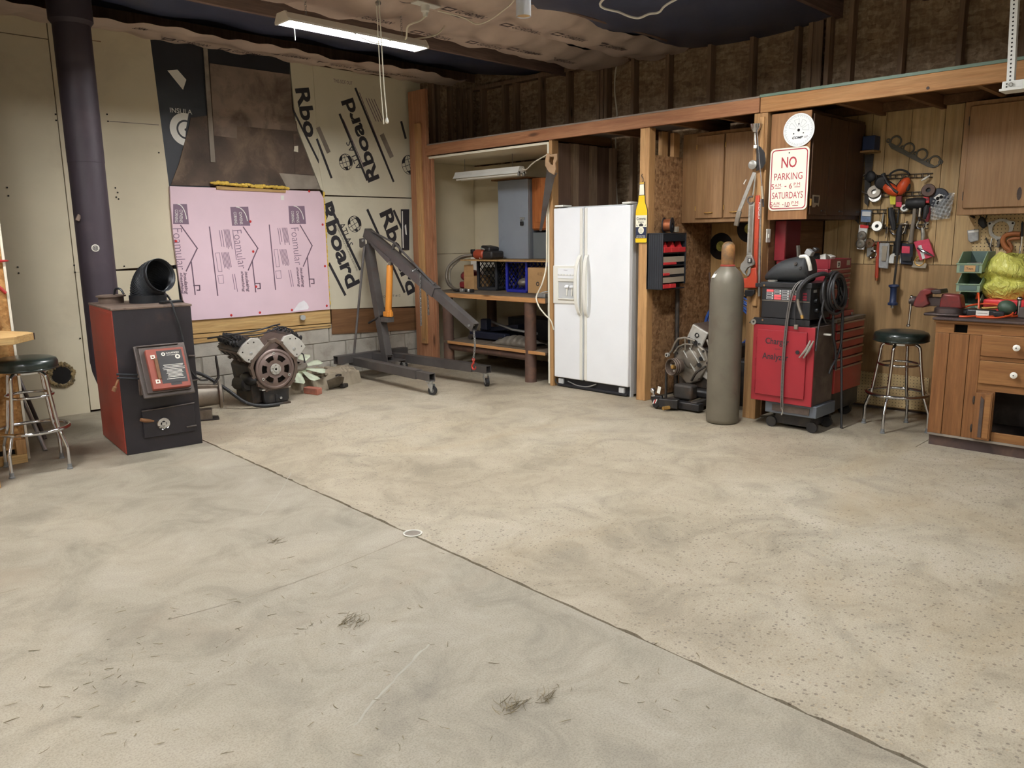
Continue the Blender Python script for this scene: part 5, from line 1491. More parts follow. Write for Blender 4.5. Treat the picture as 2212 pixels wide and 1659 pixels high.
# shelf board standing on the crates
tag(MB().prism([(6.05, 5.23, 1.195), (6.05, 6.86, 1.195), (6.72, 6.86, 1.195), (6.72, 5.23, 1.195)], (0, 0, 0.016)).build('shelf_board', 'tan_ply', bev=0.002), 'plywood shelf board laid across the milk crates', 'shelf')
mat('crate_black', (44, 46, 50), 0.5, var=0.1)
mat('crate_blue', (36, 44, 150), 0.45, var=0.1)
def milk_crate(x, y, z, m, label):
    """open front crate: w along y, mouth towards -x, lattice sides"""
    w, h, d = 0.30, 0.315, 0.33
    t = thing('milk_crate', label, 'crate', (x, y, z), 'milk crates on the alcove bench')
    def panel(o, a, b, name):
        o, a, b = V(o), V(a), V(b)
        n = a.cross(b).normalized() * 0.008
        mb = MB()
        for p, q in ((o, o + a), (o + a, o + a + b), (o + a + b, o + b), (o + b, o)):
            c = (o + a / 2 + b / 2)
            mb.bar(p + (c - p) * 0.05, q + (c - q) * 0.05, 0.012, 0.030, n)
        L = a.length
        Hh = b.length
        ua, ub = a / L, b / Hh
        k = -0.8
        while k < 1.8:
            for sgn in (1, -1):
                P, Q = None, None
                pts = []
                for s in range(21):
                    f = s / 20
                    u_ = (k + f * sgn * 0.9) if sgn == 1 else (1 - k - f * 0.9)
                    if 0.05 <= u_ <= 0.95 and 0.05 <= f <= 0.95:
                        pts.append(o + a * u_ + b * f)
                if len(pts) > 2:
                    mb.bar(pts[0], pts[-1], 0.006, 0.008, n)
            k += 0.2
        return mb.build(name, m, t, smooth=0)
    panel((x, y, z), (d, 0, 0), (0, 0, h), 'side')
    panel((x, y + w, z), (d, 0, 0), (0, 0, h), 'side')
    panel((x + d, y, z), (0, w, 0), (0, 0, h), 'bottom_lattice')
    panel((x, y, z), (d, 0, 0), (0, w, 0), 'side')
    panel((x, y, z + h), (d, 0, 0), (0, w, 0), 'side')
    mb = MB()
    for p, q in (((x, y, z), (x, y + w, z)), ((x, y + w, z), (x, y + w, z + h)), ((x, y + w, z + h), (x, y, z + h)), ((x, y, z + h), (x, y, z))):
        mb.bar(V(p), V(q), 0.03, 0.03, (1, 0, 0))
    mb.build('rim', m, t, smooth=0, bev=0.004)
    return t
milk_crate(6.20, 6.42, 0.879, 'crate_black', 'black lattice milk crate on the alcove bench, left of the blue one')
milk_crate(6.14, 5.89, 0.879, 'crate_blue', 'blue lattice milk crate on the alcove bench')
tag(MB().ell((6.25, 6.0, 0.965), 0.11, 0.09, 0.055, 18, 10).build('grey_cloth', 'gear_grey'), 'grey rounded lump lying inside the blue milk crate', 'cloth')
mat('cardboard', (186, 146, 98), 0.8, var=0.06, dirt=(160, 122, 80), dscale=3)
cb = thing('cardboard_box', 'large cardboard box at the right end of the alcove bench', 'box', (6.3, 5.75, 0.863))
MB().box(6.12, 6.42, 5.585, 5.86, 0.8645, 1.135).build('box_body', 'cardboard', cb, bev=0.003)
lettering('4 1/2', (6.119, 5.685, 1.07), -YP, ZP, 0.035, 'stain_ply', cb, w=0.06)
for p, r_ in (((6.118, 5.715, 0.965), 0.024), ((6.118, 5.665, 0.945), 0.013)):
    MB().lathe([(r_ * 0.5, 0.0), (r_, 0.0)], p, (-1, 0, 0), 16, caps=False).build('printed_mark', 'end_grain', cb)
cb2 = thing('cardboard_box', 'small open cardboard box beside the black milk crate on the alcove bench', 'box', (6.2, 6.8, 0.863))
MB().box(6.14, 6.40, 6.735, 6.905, 0.8645, 1.02).build('box_body', 'cardboard', cb2, bev=0.003)
MB().prism([(6.14, 6.735, 1.022), (6.14, 6.905, 1.022), (6.13, 6.885, 1.145), (6.13, 6.735, 1.155)], (0.004, 0, 0)).build('flap', 'cardboard', cb2)
rd = thing('red_tool_case', 'crumpled red bag in front of a white carton on the alcove bench', 'bag', (6.35, 7.05, 0.863))
mat('red_bag', (150, 50, 56), 0.5, var=0.2, bump=0.4, bscale=30)
MB().ell((6.32, 6.98, 1.01), 0.12, 0.13, 0.075, 16, 10).ell((6.27, 6.93, 0.99), 0.09, 0.09, 0.06, 14, 8).build('bag_body', 'red_bag', rd)
MB().obox((6.34, 7.0, 0.905), 0.2, 0.22, 0.08).build('bag_base', 'red_bag', rd, bev=0.02)
tag(MB().box(6.50, 6.70, 6.96, 7.18, 0.8645, 1.26).build('white_carton', 'tile_white', bev=0.003), 'upright white carton at the back left of the alcove bench', 'carton')
# flexible shaft tool
mat('motor_orange', (176, 76, 50), 0.45, 0.1, var=0.15, dirt=(110, 60, 46), dscale=10)
fs_ = thing('flex_shaft_tool', 'orange motor with a looping grey flexible conduit on the crate shelf', 'power tool', (6.15, 6.6, 1.212))
MB().lathe([(0.0, 0.0), (0.045, 0.0), (0.056, 0.012), (0.056, 0.13), (0.05, 0.15), (0.03, 0.155), (0.0, 0.155)], (6.14, 6.535, 1.268), (0, 1, 0), 26, caps=False).build('motor', 'motor_orange', fs_)
MB().lathe([(0.030, 0.0), (0.034, 0.01), (0.034, 0.04), (0.022, 0.05)], (6.14, 6.69, 1.268), (0, 1, 0), 20).build('coupling', 'oily_black', fs_)
MB().obox((6.14, 6.74, 1.30), 0.04, 0.05, 0.05).build('terminal', 'oily_black', fs_, bev=0.008)
loop = [V((6.12, 6.73, 1.262)), V((6.05, 6.85, 1.24)), V((5.98, 6.97, 1.14)), V((5.95, 6.99, 1.03)), V((5.93, 6.93, 0.93)), V((5.90, 6.78, 0.885)), V((5.88, 6.66, 0.885))]
MB().tube(curve(loop, 8), 0.016, 12).build('conduit', 'gear_grey', fs_)
MB().tube(curve([p + V((0.03, -0.015, -0.012)) for p in loop], 8), 0.010, 10).build('conduit', 'gear_grey', fs_)
for k in range(9):
    c = V((5.86 + rs.uniform(-0.05, 0.06), 6.45 + 0.04 * k + rs.uniform(-0.02, 0.02), 0.88))
    MB().obox(c, rs.uniform(0.03, 0.07), rs.uniform(0.03, 0.06), rs.uniform(0.02, 0.04), Matrix.Rotation(rs.uniform(0, 3), 3, 'Z')).build('steel_fitting', ['oily_black', 'zinc', 'iron_dark'][k % 3], fs_, bev=0.006)
bt = thing('tool_case', 'small black moulded case on the crate shelf beside the orange motor', 'case', (6.2, 6.5, 1.212))
MB().obox((6.20, 6.50, 1.262), 0.20, 0.22, 0.09).build('case_body', 'oily_black', bt, bev=0.025, seg=3)
MB().obox((6.20, 6.52, 1.33), 0.16, 0.15, 0.06, Matrix.Rotation(0.15, 3, 'X')).build('case_lid', 'oily_black', bt, bev=0.02, seg=3)
MB().obox((6.10, 6.53, 1.33), 0.008, 0.07, 0.016, Matrix.Rotation(0.25, 3, 'X')).build('shiny_label', 'zinc', bt)
MB().ring((6.098, 6.57, 1.232), (1, 0, 0), 0.014, 0.004, 16, 6).build('ring', 'zinc', bt)
# grey steel cabinet, oak cabinet
mat('grey_enamel', (150, 158, 168), 0.45, 0.1, var=0.05, dirt=(120, 124, 130), dscale=3, dlo=0.6, dhi=0.9)
mat('grey_inside', (108, 114, 116), 0.6, var=0.06)
gc = thing('steel_cabinet', 'tall blue grey steel wall cabinet with a padlock, standing on the crate shelf', 'cabinet', (6.55, 6.3, 1.212))
MB().box(6.42, 6.73, 6.115, 6.585, 1.2135, 2.075).build('body', 'grey_enamel', gc, bev=0.004)
MB().box(6.400, 6.420, 6.115, 6.585, 1.2135, 2.078).build('door', 'grey_enamel', gc, bev=0.004)
MB().box(6.39, 6.73, 6.112, 6.68, 2.082, 2.10).build('top_board', 'stain_ply', gc)
pdl = MB().obox((6.388, 6.20, 1.60), 0.018, 0.045, 0.045).build('padlock', 'oily_black', gc, bev=0.006)
MB().ring((6.388, 6.20, 1.632), (1, 0, 0), 0.016, 0.004, 16, 6).build('shackle', 'zinc', pdl)
MB().obox((6.395, 6.20, 1.655), 0.008, 0.07, 0.03).build('hasp', 'zinc', gc, bev=0.003)
mat('oak', (176, 106, 58), 0.45, var=0.08)
wood('oak_z', (190, 118, 66), (160, 92, 46), 2, 1.2, 0.45, knots=False)
oc = thing('oak_cabinet', 'small oak wall cabinet with arched door panel, behind the hanging saw', 'cabinet', (6.6, 5.95, 1.52))
MB().box(6.47, 6.73, 5.62, 6.105, 1.525, 2.085).build('body', 'oak_z', oc, bev=0.003)
dd = MB().box(6.450, 6.469, 5.70, 6.10, 1.54, 2.08).build('door', 'oak_z', oc, bev=0.005)
archp = []
for i in range(17):
    t = i / 16
    archp.append((6.4495, 6.045 - 0.29 * t, 1.96 + 0.05 * math.sin(math.pi * t) ** 2))
MB().prism([(6.4495, 6.045, 1.61)] + archp + [(6.4495, 5.755, 1.61)], (-0.006, 0, 0)).build('raised_panel', 'oak_z', dd, bev=0.004)
bx2 = tag(MB().box(6.45, 6.72, 5.62, 6.09, 1.215, 1.50).build('grey_box', 'grey_inside', bev=0.003), 'flat grey steel box under the small oak cabinet', 'box')
# unlit tube light
sl = thing('tube_light', 'unlit white fluorescent strip light hanging in the bench alcove', 'light', (6.1, 6.5, 2.1))
MB().prism([(6.1 + a, 6.93, 2.14 + b) for a, b in ((-0.07, -0.03), (-0.05, 0.0), (-0.03, 0.04), (0.03, 0.04), (0.05, 0.0), (0.07, -0.03))], (0, -1.02, 0)).build('housing', 'lamp_white', sl, smooth=0)
for s in (-1, 1):
    MB().tube([(6.1 + s * 0.035, 6.90, 2.10), (6.1 + s * 0.035, 5.93, 2.10)], 0.014, 12).build('tube', 'tile_white', sl)
    MB().obox((6.1 + s * 0.035, 5.92, 2.105), 0.03, 0.02, 0.05).build('lamp_holder', 'zinc', sl, bev=0.004)
for y in (6.05, 6.8):
    MB().tube([(6.1, y, 2.18), (6.1, y, 2.317)], 0.003, 6).build('wire', 'chain_steel', sl)
MB().tube(curve([(6.1, 5.90, 2.15), (6.0, 5.75, 2.13), (5.9, 5.55, 2.18), (5.80, 5.3, 2.22), (5.74, 5.19, 2.24)], 6), 0.006, 6).build('cord', 'white_edge', sl)
# hand saw hanging on the post
mat('saw_steel', (96, 92, 88), 0.45, 0.7, var=0.25, scale=6, dirt=(90, 70, 56), dscale=8)
mat('saw_wood', (170, 138, 104), 0.6, var=0.2)
hs = thing('hand_saw', 'old hand saw with wooden handle hanging blade down beside the fridge', 'saw', (5.69, 5.15, 1.5))
MB().prism([(5.682, 5.173, 2.11), (5.682, 5.045, 2.034), (5.682, 5.08, 1.995), (5.682, 5.25, 1.504), (5.682, 5.28, 1.508)], (0.002, 0, 0)).build('blade', 'saw_steel', hs, smooth=0)
hpts = [(5.68, 5.159, 2.222), (5.68, 5.112, 2.206), (5.68, 5.031, 2.208), (5.68, 5.031, 2.154), (5.68, 5.055, 2.127), (5.68, 5.049, 2.068), (5.68, 5.072, 2.019), (5.68, 5.136, 2.049), (5.68, 5.183, 2.111), (5.68, 5.182, 2.166)]
c = sum((V(p) for p in hpts), V((0, 0, 0))) / len(hpts)
MB().plate_hole(hpts, [c + (V(p) - c) * 0.42 + V((0, 0, 0.02)) for p in hpts], (-0.018, 0, 0)).build('handle', 'saw_wood', hs, bev=0.003)
# white extension lead down the post
ex = tag(MB().tube(curve([(5.7, 5.197, 1.849), (5.7, 5.201, 1.415), (5.7, 5.209, 1.173), (5.66, 5.222, 1.019), (5.66, 5.297, 0.895), (5.65, 5.294, 0.846), (5.65, 5.252, 0.771), (5.66, 5.188, 0.706), (5.68, 5.134, 0.649), (5.72, 5.134, 0.56)], 8), 0.007, 8).build('extension_lead', 'white_edge'), 'white extension lead hanging down the alcove post to behind the fridge', 'cord')
pz = thing('power_strip', 'small pale metal power strip at the right end of the alcove bench', 'power strip', (5.72, 5.3, 0.864))
MB().obox((5.76, 5.30, 0.885), 0.10, 0.12, 0.04).build('strip_body', 'zinc', pz, bev=0.004)
MB().tube([(5.72, 5.38, 0.87), (5.74, 5.30, 0.915), (5.78, 5.22, 0.93)], 0.005, 6).build('wire', 'zinc', pz)
# lower shelf load
fj = thing('floor_jack', 'dark blue trolley jack on the lower shelf of the alcove bench', 'jack', (6.1, 6.4, 0.326))
mat('jack_navy', (30, 34, 50), 0.45, 0.2, var=0.15)
MB().box(5.95, 6.03, 6.05, 6.62, 0.345, 0.42).build('frame', 'jack_navy', fj, bev=0.008)
MB().box(6.17, 6.25, 6.05, 6.62, 0.345, 0.42).build('frame', 'jack_navy', fj, bev=0.008)
MB().bar((6.1, 6.55, 0.42), (6.1, 5.95, 0.50), 0.10, 0.05).build('lift_arm', 'jack_navy', fj, bev=0.006)
MB().cyl((6.1, 6.5, 0.42), (6.1, 6.5, 0.55), 0.05, seg=18).build('socket', 'jack_navy', fj)
MB().obox((6.02, 6.42, 0.50), 0.08, 0.10, 0.12).build('pump_block', 'jack_navy', fj, bev=0.01)
MB().tube([(6.1, 6.5, 0.54), (6.02, 6.0, 0.47), (5.98, 5.60, 0.46)], 0.014, 10).build('handle', 'zinc', fj)
for (x, y) in ((5.94, 6.1), (6.26, 6.1), (5.94, 6.58), (6.26, 6.58)):
    MB().cyl((x - 0.02, y, 0.356), (x + 0.02, y, 0.356), 0.03, seg=18).build('wheel', 'iron_dark', fj)
vc = thing('valve_cover', 'grey ribbed engine cover lying on the lower shelf of the alcove bench', 'engine cover', (5.95, 5.8, 0.326))
def vcf(u, v):
    y = 6.12 - 0.55 * u
    x = 5.83 + 0.26 * v
    e = math.sin(math.pi * min(1, max(0, v))) ** 0.5 * math.sin(math.pi * min(1, max(0, 0.04 + 0.92 * u))) ** 0.6
    return (x, y, 0.328 + 0.085 * e + 0.014 * e * math.sin(u * 40))
MB().grid(vcf, 44, 12).build('shell', 'gear_grey', vc, smooth=40, solid=0.004)
MB().bar((5.85, 6.14, 0.334), (5.85, 5.54, 0.334), 0.03, 0.012).build('flange', 'gear_grey', vc, bev=0.003)
tag(MB().box(6.35, 6.65, 5.5, 6.4, 0.327, 0.56).build('dark_crate', 'oily_black', bev=0.006), 'dark case pushed to the back of the alcove bench lower shelf', 'case')


# ================================================================ fridge bay
MB().box(5.80, 6.74, 5.176, 5.184, 0.02, 2.33).build('brown_backing', 'bay_ply', pa, smooth=0)
for x in (6.02, 6.30, 6.62):
    MB().box(x, x + 0.085, 5.137, 5.176, 0.02, 2.33).build('stud', 'stud_z', pa, smooth=0, bev=0.002)
mat('fridge_white', (238, 240, 242), 0.32, var=0.02, scale=4, dirt=(196, 182, 168), dscale=26, dlo=0.70, dhi=0.80, bump=0.06, bscale=120)
mat('fridge_grey', (196, 198, 198), 0.4, var=0.03)
mat('almond', (230, 228, 218), 0.4, var=0.03)
mat('kick_black', (30, 30, 34), 0.6, var=0.2)
fr = thing('fridge', 'white side by side fridge freezer with water dispenser in the open bay', 'fridge', (6.1, 4.68, 0))
MB().box(5.80, 6.50, 4.225, 5.132, 0.02, 1.728).build('body', 'fridge_grey', fr, bev=0.006)
MB().box(5.765, 5.80, 4.24, 5.125, 0.10, 1.70).build('gasket', 'fridge_grey', fr)
dl = MB().box(5.72, 5.765, 4.765, 5.130, 0.095, 1.715).build('door', 'fridge_white', fr, bev=0.010, seg=3)
drr = MB().box(5.72, 5.765, 4.232, 4.745, 0.095, 1.715).build('door', 'fridge_white', fr, bev=0.010, seg=3)
for d, y0, y1 in ((dl, 4.768, 4.798), (drr, 4.712, 4.742)):
    MB().box(5.712, 5.722, y0, y1, 0.105, 1.705).build('edge_trim', 'almond', d, bev=0.003)
for d, y, s in ((dl, 4.792, 1), (drr, 4.715, -1)):
    pts = [V((5.716, y, 1.285)), V((5.690, y + s * 0.004, 1.25)), V((5.664, y + s * 0.012, 1.16)), V((5.655, y + s * 0.016, 1.0)), V((5.664, y + s * 0.012, 0.84)), V((5.690, y + s * 0.004, 0.75)), V((5.716, y, 0.715))]
    P = curve(pts, 6)
    mb = MB()
    vs, fs = [], []
    for p in P:
        for a, b in ((-0.016, -0.005), (0.016, -0.005), (0.019, 0.006), (-0.019, 0.006)):
            vs.append(p + V((b, a, 0)))
    n = len(P)
    for i in range(n - 1):
        for k in range(4):
            l = (k + 1) % 4
            fs.append((i * 4 + k, i * 4 + l, i * 4 + 4 + l, i * 4 + 4 + k))
    fs += [(0, 1, 2, 3), tuple(range(4 * n - 1, 4 * n - 5, -1))]
    mb.add(vs, fs).build('handle', 'almond', d, smooth=50, bev=0.003)
# dispenser panel with a real recess
o = [(5.708, 5.127, 1.180), (5.708, 4.838, 1.182), (5.708, 4.838, 0.828), (5.708, 5.127, 0.820)]
i_ = [(5.708, 5.066, 1.032), (5.708, 4.855, 1.032), (5.708, 4.855, 0.866), (5.708, 5.066, 0.866)]
ds = MB().plate_hole(o, i_, (0.012, 0, 0)).build('dispenser_panel', 'almond', fr, bev=0.003)
MB().prism([(5.7185, 5.07, 1.035), (5.7185, 4.85, 1.035), (5.7185, 4.85, 0.862), (5.7185, 5.07, 0.862)], (0.001, 0, 0)).build('recess_back', 'fridge_grey', ds)
MB().box(5.704, 5.709, 4.86, 5.065, 1.06, 1.155).build('control_plate', 'fridge_white', ds, bev=0.002)
MB().box(5.702, 5.705, 4.862, 5.062, 1.088, 1.100).build('button_strip', 'fridge_grey', ds)
for k in range(5):
    MB().box(5.700, 5.703, 4.872 + 0.038 * k, 4.898 + 0.038 * k, 1.089, 1.099).build('button', 'almond', ds, bev=0.001)
lettering('Whirlpool', (5.7035, 4.965, 1.137), -YP, ZP, 0.012, 'foam_ink', ds, w=0.045)
for y in (4.955, 4.893):
    MB().prism([(5.700, y - 0.024, 0.985), (5.700, y + 0.024, 0.985), (5.714, y + 0.018, 1.002), (5.714, y - 0.018, 1.002)], (0, 0, -0.014)).build('paddle', 'fridge_white', ds, bev=0.003)
    MB().prism([(5.712, y - 0.010, 0.985), (5.712, y + 0.010, 0.985), (5.706, y + 0.004, 0.90), (5.706, y - 0.004, 0.90)], (0.005, 0, 0)).build('lever', 'almond', ds)
MB().box(5.695, 5.712, 4.86, 5.06, 0.862, 0.872).build('drip_tray', 'almond', ds, bev=0.002)
MB().box(5.76, 5.81, 4.25, 5.11, 0.012, 0.090).build('kick_space', 'kick_black', fr)
MB().box(5.735, 5.765, 4.26, 5.10, 0.008, 0.030).build('kick_bar', 'kick_black', fr, bev=0.003)
MB().tube(curve([(5.755, 4.98, 0.06), (5.745, 4.85, 0.035), (5.742, 4.72, 0.04), (5.748, 4.62, 0.075)], 6), 0.006, 8).build('wire', 'zinc', fr)
MB().tube(curve([(5.745, 5.12, 0.085), (5.735, 5.125, 0.05), (5.74, 5.09, 0.02), (5.75, 5.05, 0.03)], 6), 0.006, 8).build('wire', 'rubber', fr)
for y in (5.06, 4.32):
    MB().obox((5.752, y, 0.055), 0.03, 0.06, 0.05).build('roller_bracket', 'fridge_grey', fr, bev=0.004)
for y0, y1 in ((5.02, 5.125), (4.235, 4.33)):
    MB().box(5.73, 5.86, y0, y1, 1.728, 1.745).build('hinge_cover', 'almond', fr, bev=0.004)
MB().box(5.755, 5.80, 4.226, 4.236, 0.0, 1.72).build('side_seam', 'fridge_grey', fr)

# ---------------------------------------------------------------- bottle shaped tin sign on the post
mat('beer_yellow', (246, 202, 40), 0.35, var=0.06)
mat('beer_navy', (30, 40, 66), 0.4)
mat('beer_cream', (240, 236, 214), 0.4)
mat('gold', (196, 160, 70), 0.4, 0.3)
bs = thing('bottle_sign', 'yellow beer bottle shaped tin sign hanging on the post right of the fridge', 'sign', (5.70, 4.095, 1.39))
cy, z0 = 4.098, 1.388
prof = [(0.055, 0.0), (0.062, 0.012), (0.063, 0.24), (0.061, 0.275), (0.050, 0.31), (0.036, 0.345), (0.032, 0.39), (0.030, 0.40), (0.024, 0.49), (0.026, 0.495), (0.026, 0.512)]
def bpts(a, b, k=1.0, x=5.700):
    pr = [p for p in prof if a < p[1] < b]
    def at(h):
        for i in range(len(prof) - 1):
            if prof[i][1] <= h <= prof[i + 1][1]:
                f = (h - prof[i][1]) / max(1e-6, prof[i + 1][1] - prof[i][1])
                return prof[i][0] * (1 - f) + prof[i + 1][0] * f
        return prof[-1][0]
    pr = [(at(a), a)] + pr + [(at(b), b)]
    return [(x, cy + r_ * k, z0 + h) for r_, h in pr] + [(x, cy - r_ * k, z0 + h) for r_, h in pr[::-1]]
MB().prism(bpts(0, 0.512, 1.0, 5.700), (0.004, 0, 0)).build('backing', 'ink', bs, smooth=0)
MB().prism(bpts(0.004, 0.40, 0.95, 5.6995), (-0.0005, 0, 0)).build('beer', 'beer_yellow', bs, smooth=0)
MB().prism(bpts(0.04, 0.135, 0.93, 5.6985), (-0.0005, 0, 0)).build('label', 'beer_navy', bs, smooth=0)
MB().prism(bpts(0.135, 0.235, 0.93, 5.6985), (-0.0005, 0, 0)).build('label', 'beer_cream', bs, smooth=0)
MB().prism(bpts(0.405, 0.492, 0.85, 5.6990), (-0.0005, 0, 0)).build('glass_neck', 'beer_cream', bs, smooth=0)
MB().prism(bpts(0.494, 0.511, 0.9, 5.6990), (-0.0005, 0, 0)).build('cap', 'gold', bs, smooth=0)
lettering('Corona', (5.6975, cy, z0 + 0.207), -YP, ZP, 0.026, 'ink', bs, w=0.095, bold=0.01)
lettering('Extra', (5.6975, cy, z0 + 0.178), -YP, ZP, 0.016, 'ink', bs, w=0.055)
MB().prism([(5.6978, cy + a, z0 + b) for a, b in ((0.02, 0.142), (0.022, 0.156), (0.012, 0.163), (0.0, 0.167), (-0.012, 0.163), (-0.022, 0.156), (-0.02, 0.142))], (-0.0005, 0, 0)).build('printed_crown', 'ink', bs, smooth=0)
for s in (-1, 1):
    MB().prism([(5.6978, cy + s * a, z0 + b) for a, b in ((0.034, 0.142), (0.046, 0.146), (0.052, 0.160), (0.044, 0.152))], (-0.0005, 0, 0)).build('printed_scroll', 'ink', bs, smooth=0)
MB().lathe([(0.0, 0.0), (0.030, 0.0)], (5.6976, cy, z0 + 0.108), (-1, 0, 0), 24, caps=False).build('label_disc', 'beer_cream', bs)
for k, t in enumerate(('LA', 'CERVEZA', 'MAS', 'FINA')):
    lettering(t, (5.6972, cy, z0 + 0.122 - 0.011 * k), -YP, ZP, 0.006, 'ink', bs, w=0.010 * len(t) * 0.6)
lettering('CERVECERIA MODELO', (5.6972, cy, z0 + 0.062), -YP, ZP, 0.006, 'beer_cream', bs, w=0.09)
lettering('IMPORTED BEER', (5.6972, cy, z0 + 0.050), -YP, ZP, 0.007, 'beer_cream', bs, w=0.095, bold=0.02)
MB().tube(curve([(5.705, cy, z0 + 0.51), (5.70, cy - 0.012, z0 + 0.535), (5.702, cy + 0.006, z0 + 0.565), (5.708, cy, z0 + 0.58)], 5), 0.003, 6).build('hanging_hook', 'iron_dark', bs)

# ---------------------------------------------------------------- parts organiser and wire spool
mat('bin_black', (34, 38, 44), 0.45, var=0.08)
mat('bin_red', (214, 58, 62), 0.4, var=0.08)
mat('paper_tan', (168, 156, 136), 0.7, var=0.1)
mat('copper', (184, 112, 76), 0.35, 0.7)
og = thing('parts_organiser', 'black parts organiser with small red bins on the strand board partition', 'organiser', (5.88, 3.95, 0.99))
MB().box(5.70, 5.712, 3.872, 4.034, 0.992, 1.468).build('side_panel', 'bin_black', og, bev=0.003)
MB().box(6.050, 6.062, 3.872, 4.034, 1.03, 1.468).build('side_panel', 'bin_black', og, bev=0.003)
MB().box(5.70, 6.062, 4.020, 4.034, 0.992, 1.468).build('back_panel', 'bin_black', og)
MB().box(5.70, 6.062, 3.872, 4.034, 1.458, 1.470).build('top_panel', 'bin_black', og, bev=0.003)
MB().box(5.712, 6.05, 3.874, 3.886, 1.40, 1.458).build('valance', 'bin_black', og)
for k in range(6):
    MB().box(5.6985, 5.700, 3.885 + 0.023 * k, 3.889 + 0.023 * k, 1.0, 1.46).build('groove', 'kick_black', og)
for z in (1.305, 1.20, 1.11, 1.00):
    MB().box(5.712, 6.05, 3.876, 4.02, z - 0.010, z).build('shelf', 'bin_black', og)
for z, hh in ((1.22, 0.05), (1.115, 0.055), (1.045, 0.05)):
    MB().box(5.715, 6.045, 3.880, 3.884, z + 0.003, z + hh).build('label_strip', 'paper_tan', og)
for z, n, hgt in ((1.305, 3, 0.045), (1.20, 2, 0.022), (1.11, 1, 0.022), (1.00, 2, 0.036)):
    for k in range(n):
        x0 = 5.716 + 0.112 * k if n == 3 else 5.716 + 0.10 * k
        w = 0.105 if n == 3 else 0.092
        MB().box(x0, x0 + w, 3.868, 3.96, z + 0.001, z + hgt).build('bin', 'bin_red', og, bev=0.003)
        if n == 3:
            MB().prism([(x0 + 0.02, 3.90, z + 0.04), (x0 + w - 0.01, 3.90, z + 0.04), (x0 + w * 0.62, 3.90, z + 0.092)], (0, 0.05, 0)).build('bin_divider', 'bin_red', og)
MB().ring((6.07, 3.95, 1.275), (0, 1, 0), 0.022, 0.008, 20, 8).build('side_knob', 'bin_black', og)
sp_ = thing('wire_spool', 'black reel of copper welding wire on top of the parts organiser', 'spool', (5.86, 3.95, 1.47))
sc_ = V((5.865, 3.935, 1.535))
sa = V((0.30, -0.95, 0)).normalized()
for s in (-1, 1):
    MB().lathe([(0.022, -0.003), (0.066, -0.003), (0.066, 0.003), (0.022, 0.003)], sc_ + sa * s * 0.035, sa, 32, caps=False).build('flange', 'bin_black', sp_)
MB().lathe([(0.052, -0.032), (0.052, 0.032)], sc_, sa, 32, caps=False).build('wire', 'copper', sp_)
MB().lathe([(0.022, -0.036), (0.022, 0.036)], sc_, sa, 20, caps=False).build('core', 'bin_black', sp_)
tag(MB().obox((6.06, 3.98, 1.50), 0.05, 0.03, 0.05).build('clear_socket', 'paper_tan', bev=0.006), 'small tan plastic piece on the right end of the parts organiser', 'plastic piece')

# ================================================================ cabinet bay
wood('cab_wood', (160, 124, 86), (146, 110, 74), 2, 0.6, 0.5, knots=False, tone=0.05)
mat('brass', (190, 150, 84), 0.35, 0.7)
uc = thing('wall_cabinet', 'brown two door wall cabinet over the gas cylinder', 'cabinet', (6.45, 3.55, 1.55))
MB().box(6.215, 6.73, 3.08, 4.03, 1.556, 2.32).build('carcass', 'cab_wood', uc, bev=0.003)
for y0, y1 in ((3.612, 3.878), (3.10, 3.598)):
    d = MB().box(6.195, 6.214, y0, y1, 1.592, 2.29).build('door', 'cab_wood', uc, bev=0.004)
    yc = (y0 + y1) / 2 if y0 > 3.5 else 3.50
    MB().tube(curve([(6.196, yc + 0.04, 1.64), (6.178, yc + 0.025, 1.64), (6.176, yc, 1.638), (6.178, yc - 0.025, 1.64), (6.196, yc - 0.04, 1.64)], 4), 0.005, 8).build('handle', 'brass', d)
    for z in (2.2, 1.68):
        MB().cyl((6.193, y1 - 0.002, z - 0.02), (6.193, y1 - 0.002, z + 0.02), 0.005, seg=8).build('hinge', 'brass', d)
mat('vinyl', (24, 24, 26), 0.3, var=0.1)
mat('rec_label', (190, 186, 96), 0.6, var=0.4, scale=30)
for (c, lab, r_) in (((6.733, 3.925, 1.342), 'black vinyl record with green label on the wall behind the gas cylinder', 0.125), ((6.733, 3.640, 1.50), 'black vinyl record half hidden behind the hanging wrench', 0.125)):
    t = thing('vinyl_record', lab, 'record', c, 'records on the plywood lining')
    MB().lathe([(0.004, 0.003), (0.05, 0.003), (0.052, 0.002), (r_ - 0.004, 0.002), (r_, 0.0)], c, (-1, 0, 0), 40, caps=False).build('disc', 'vinyl', t, smooth=20)
    MB().lathe([(0.004, 0.0036), (0.047, 0.0036)], c, (-1, 0, 0), 28, caps=False).build('centre_label', 'rec_label', t)
# steel bars against the partition
tag(MB().tube([(6.035, 3.93, 0.02), (6.06, 3.945, 0.5), (6.145, 4.012, 1.25)], 0.020, 14).build('steel_pipe', 'iron_dark'), 'dark steel pipe leaning on the strand board partition', 'pipe')
tag(MB().tube([(6.60, 3.90, 0.02), (6.63, 3.95, 0.6), (6.655, 3.99, 1.10)], 0.010, 10).build('steel_bar', 'pipe_brown'), 'thin rusty steel bar standing in the corner behind the second engine', 'bar')

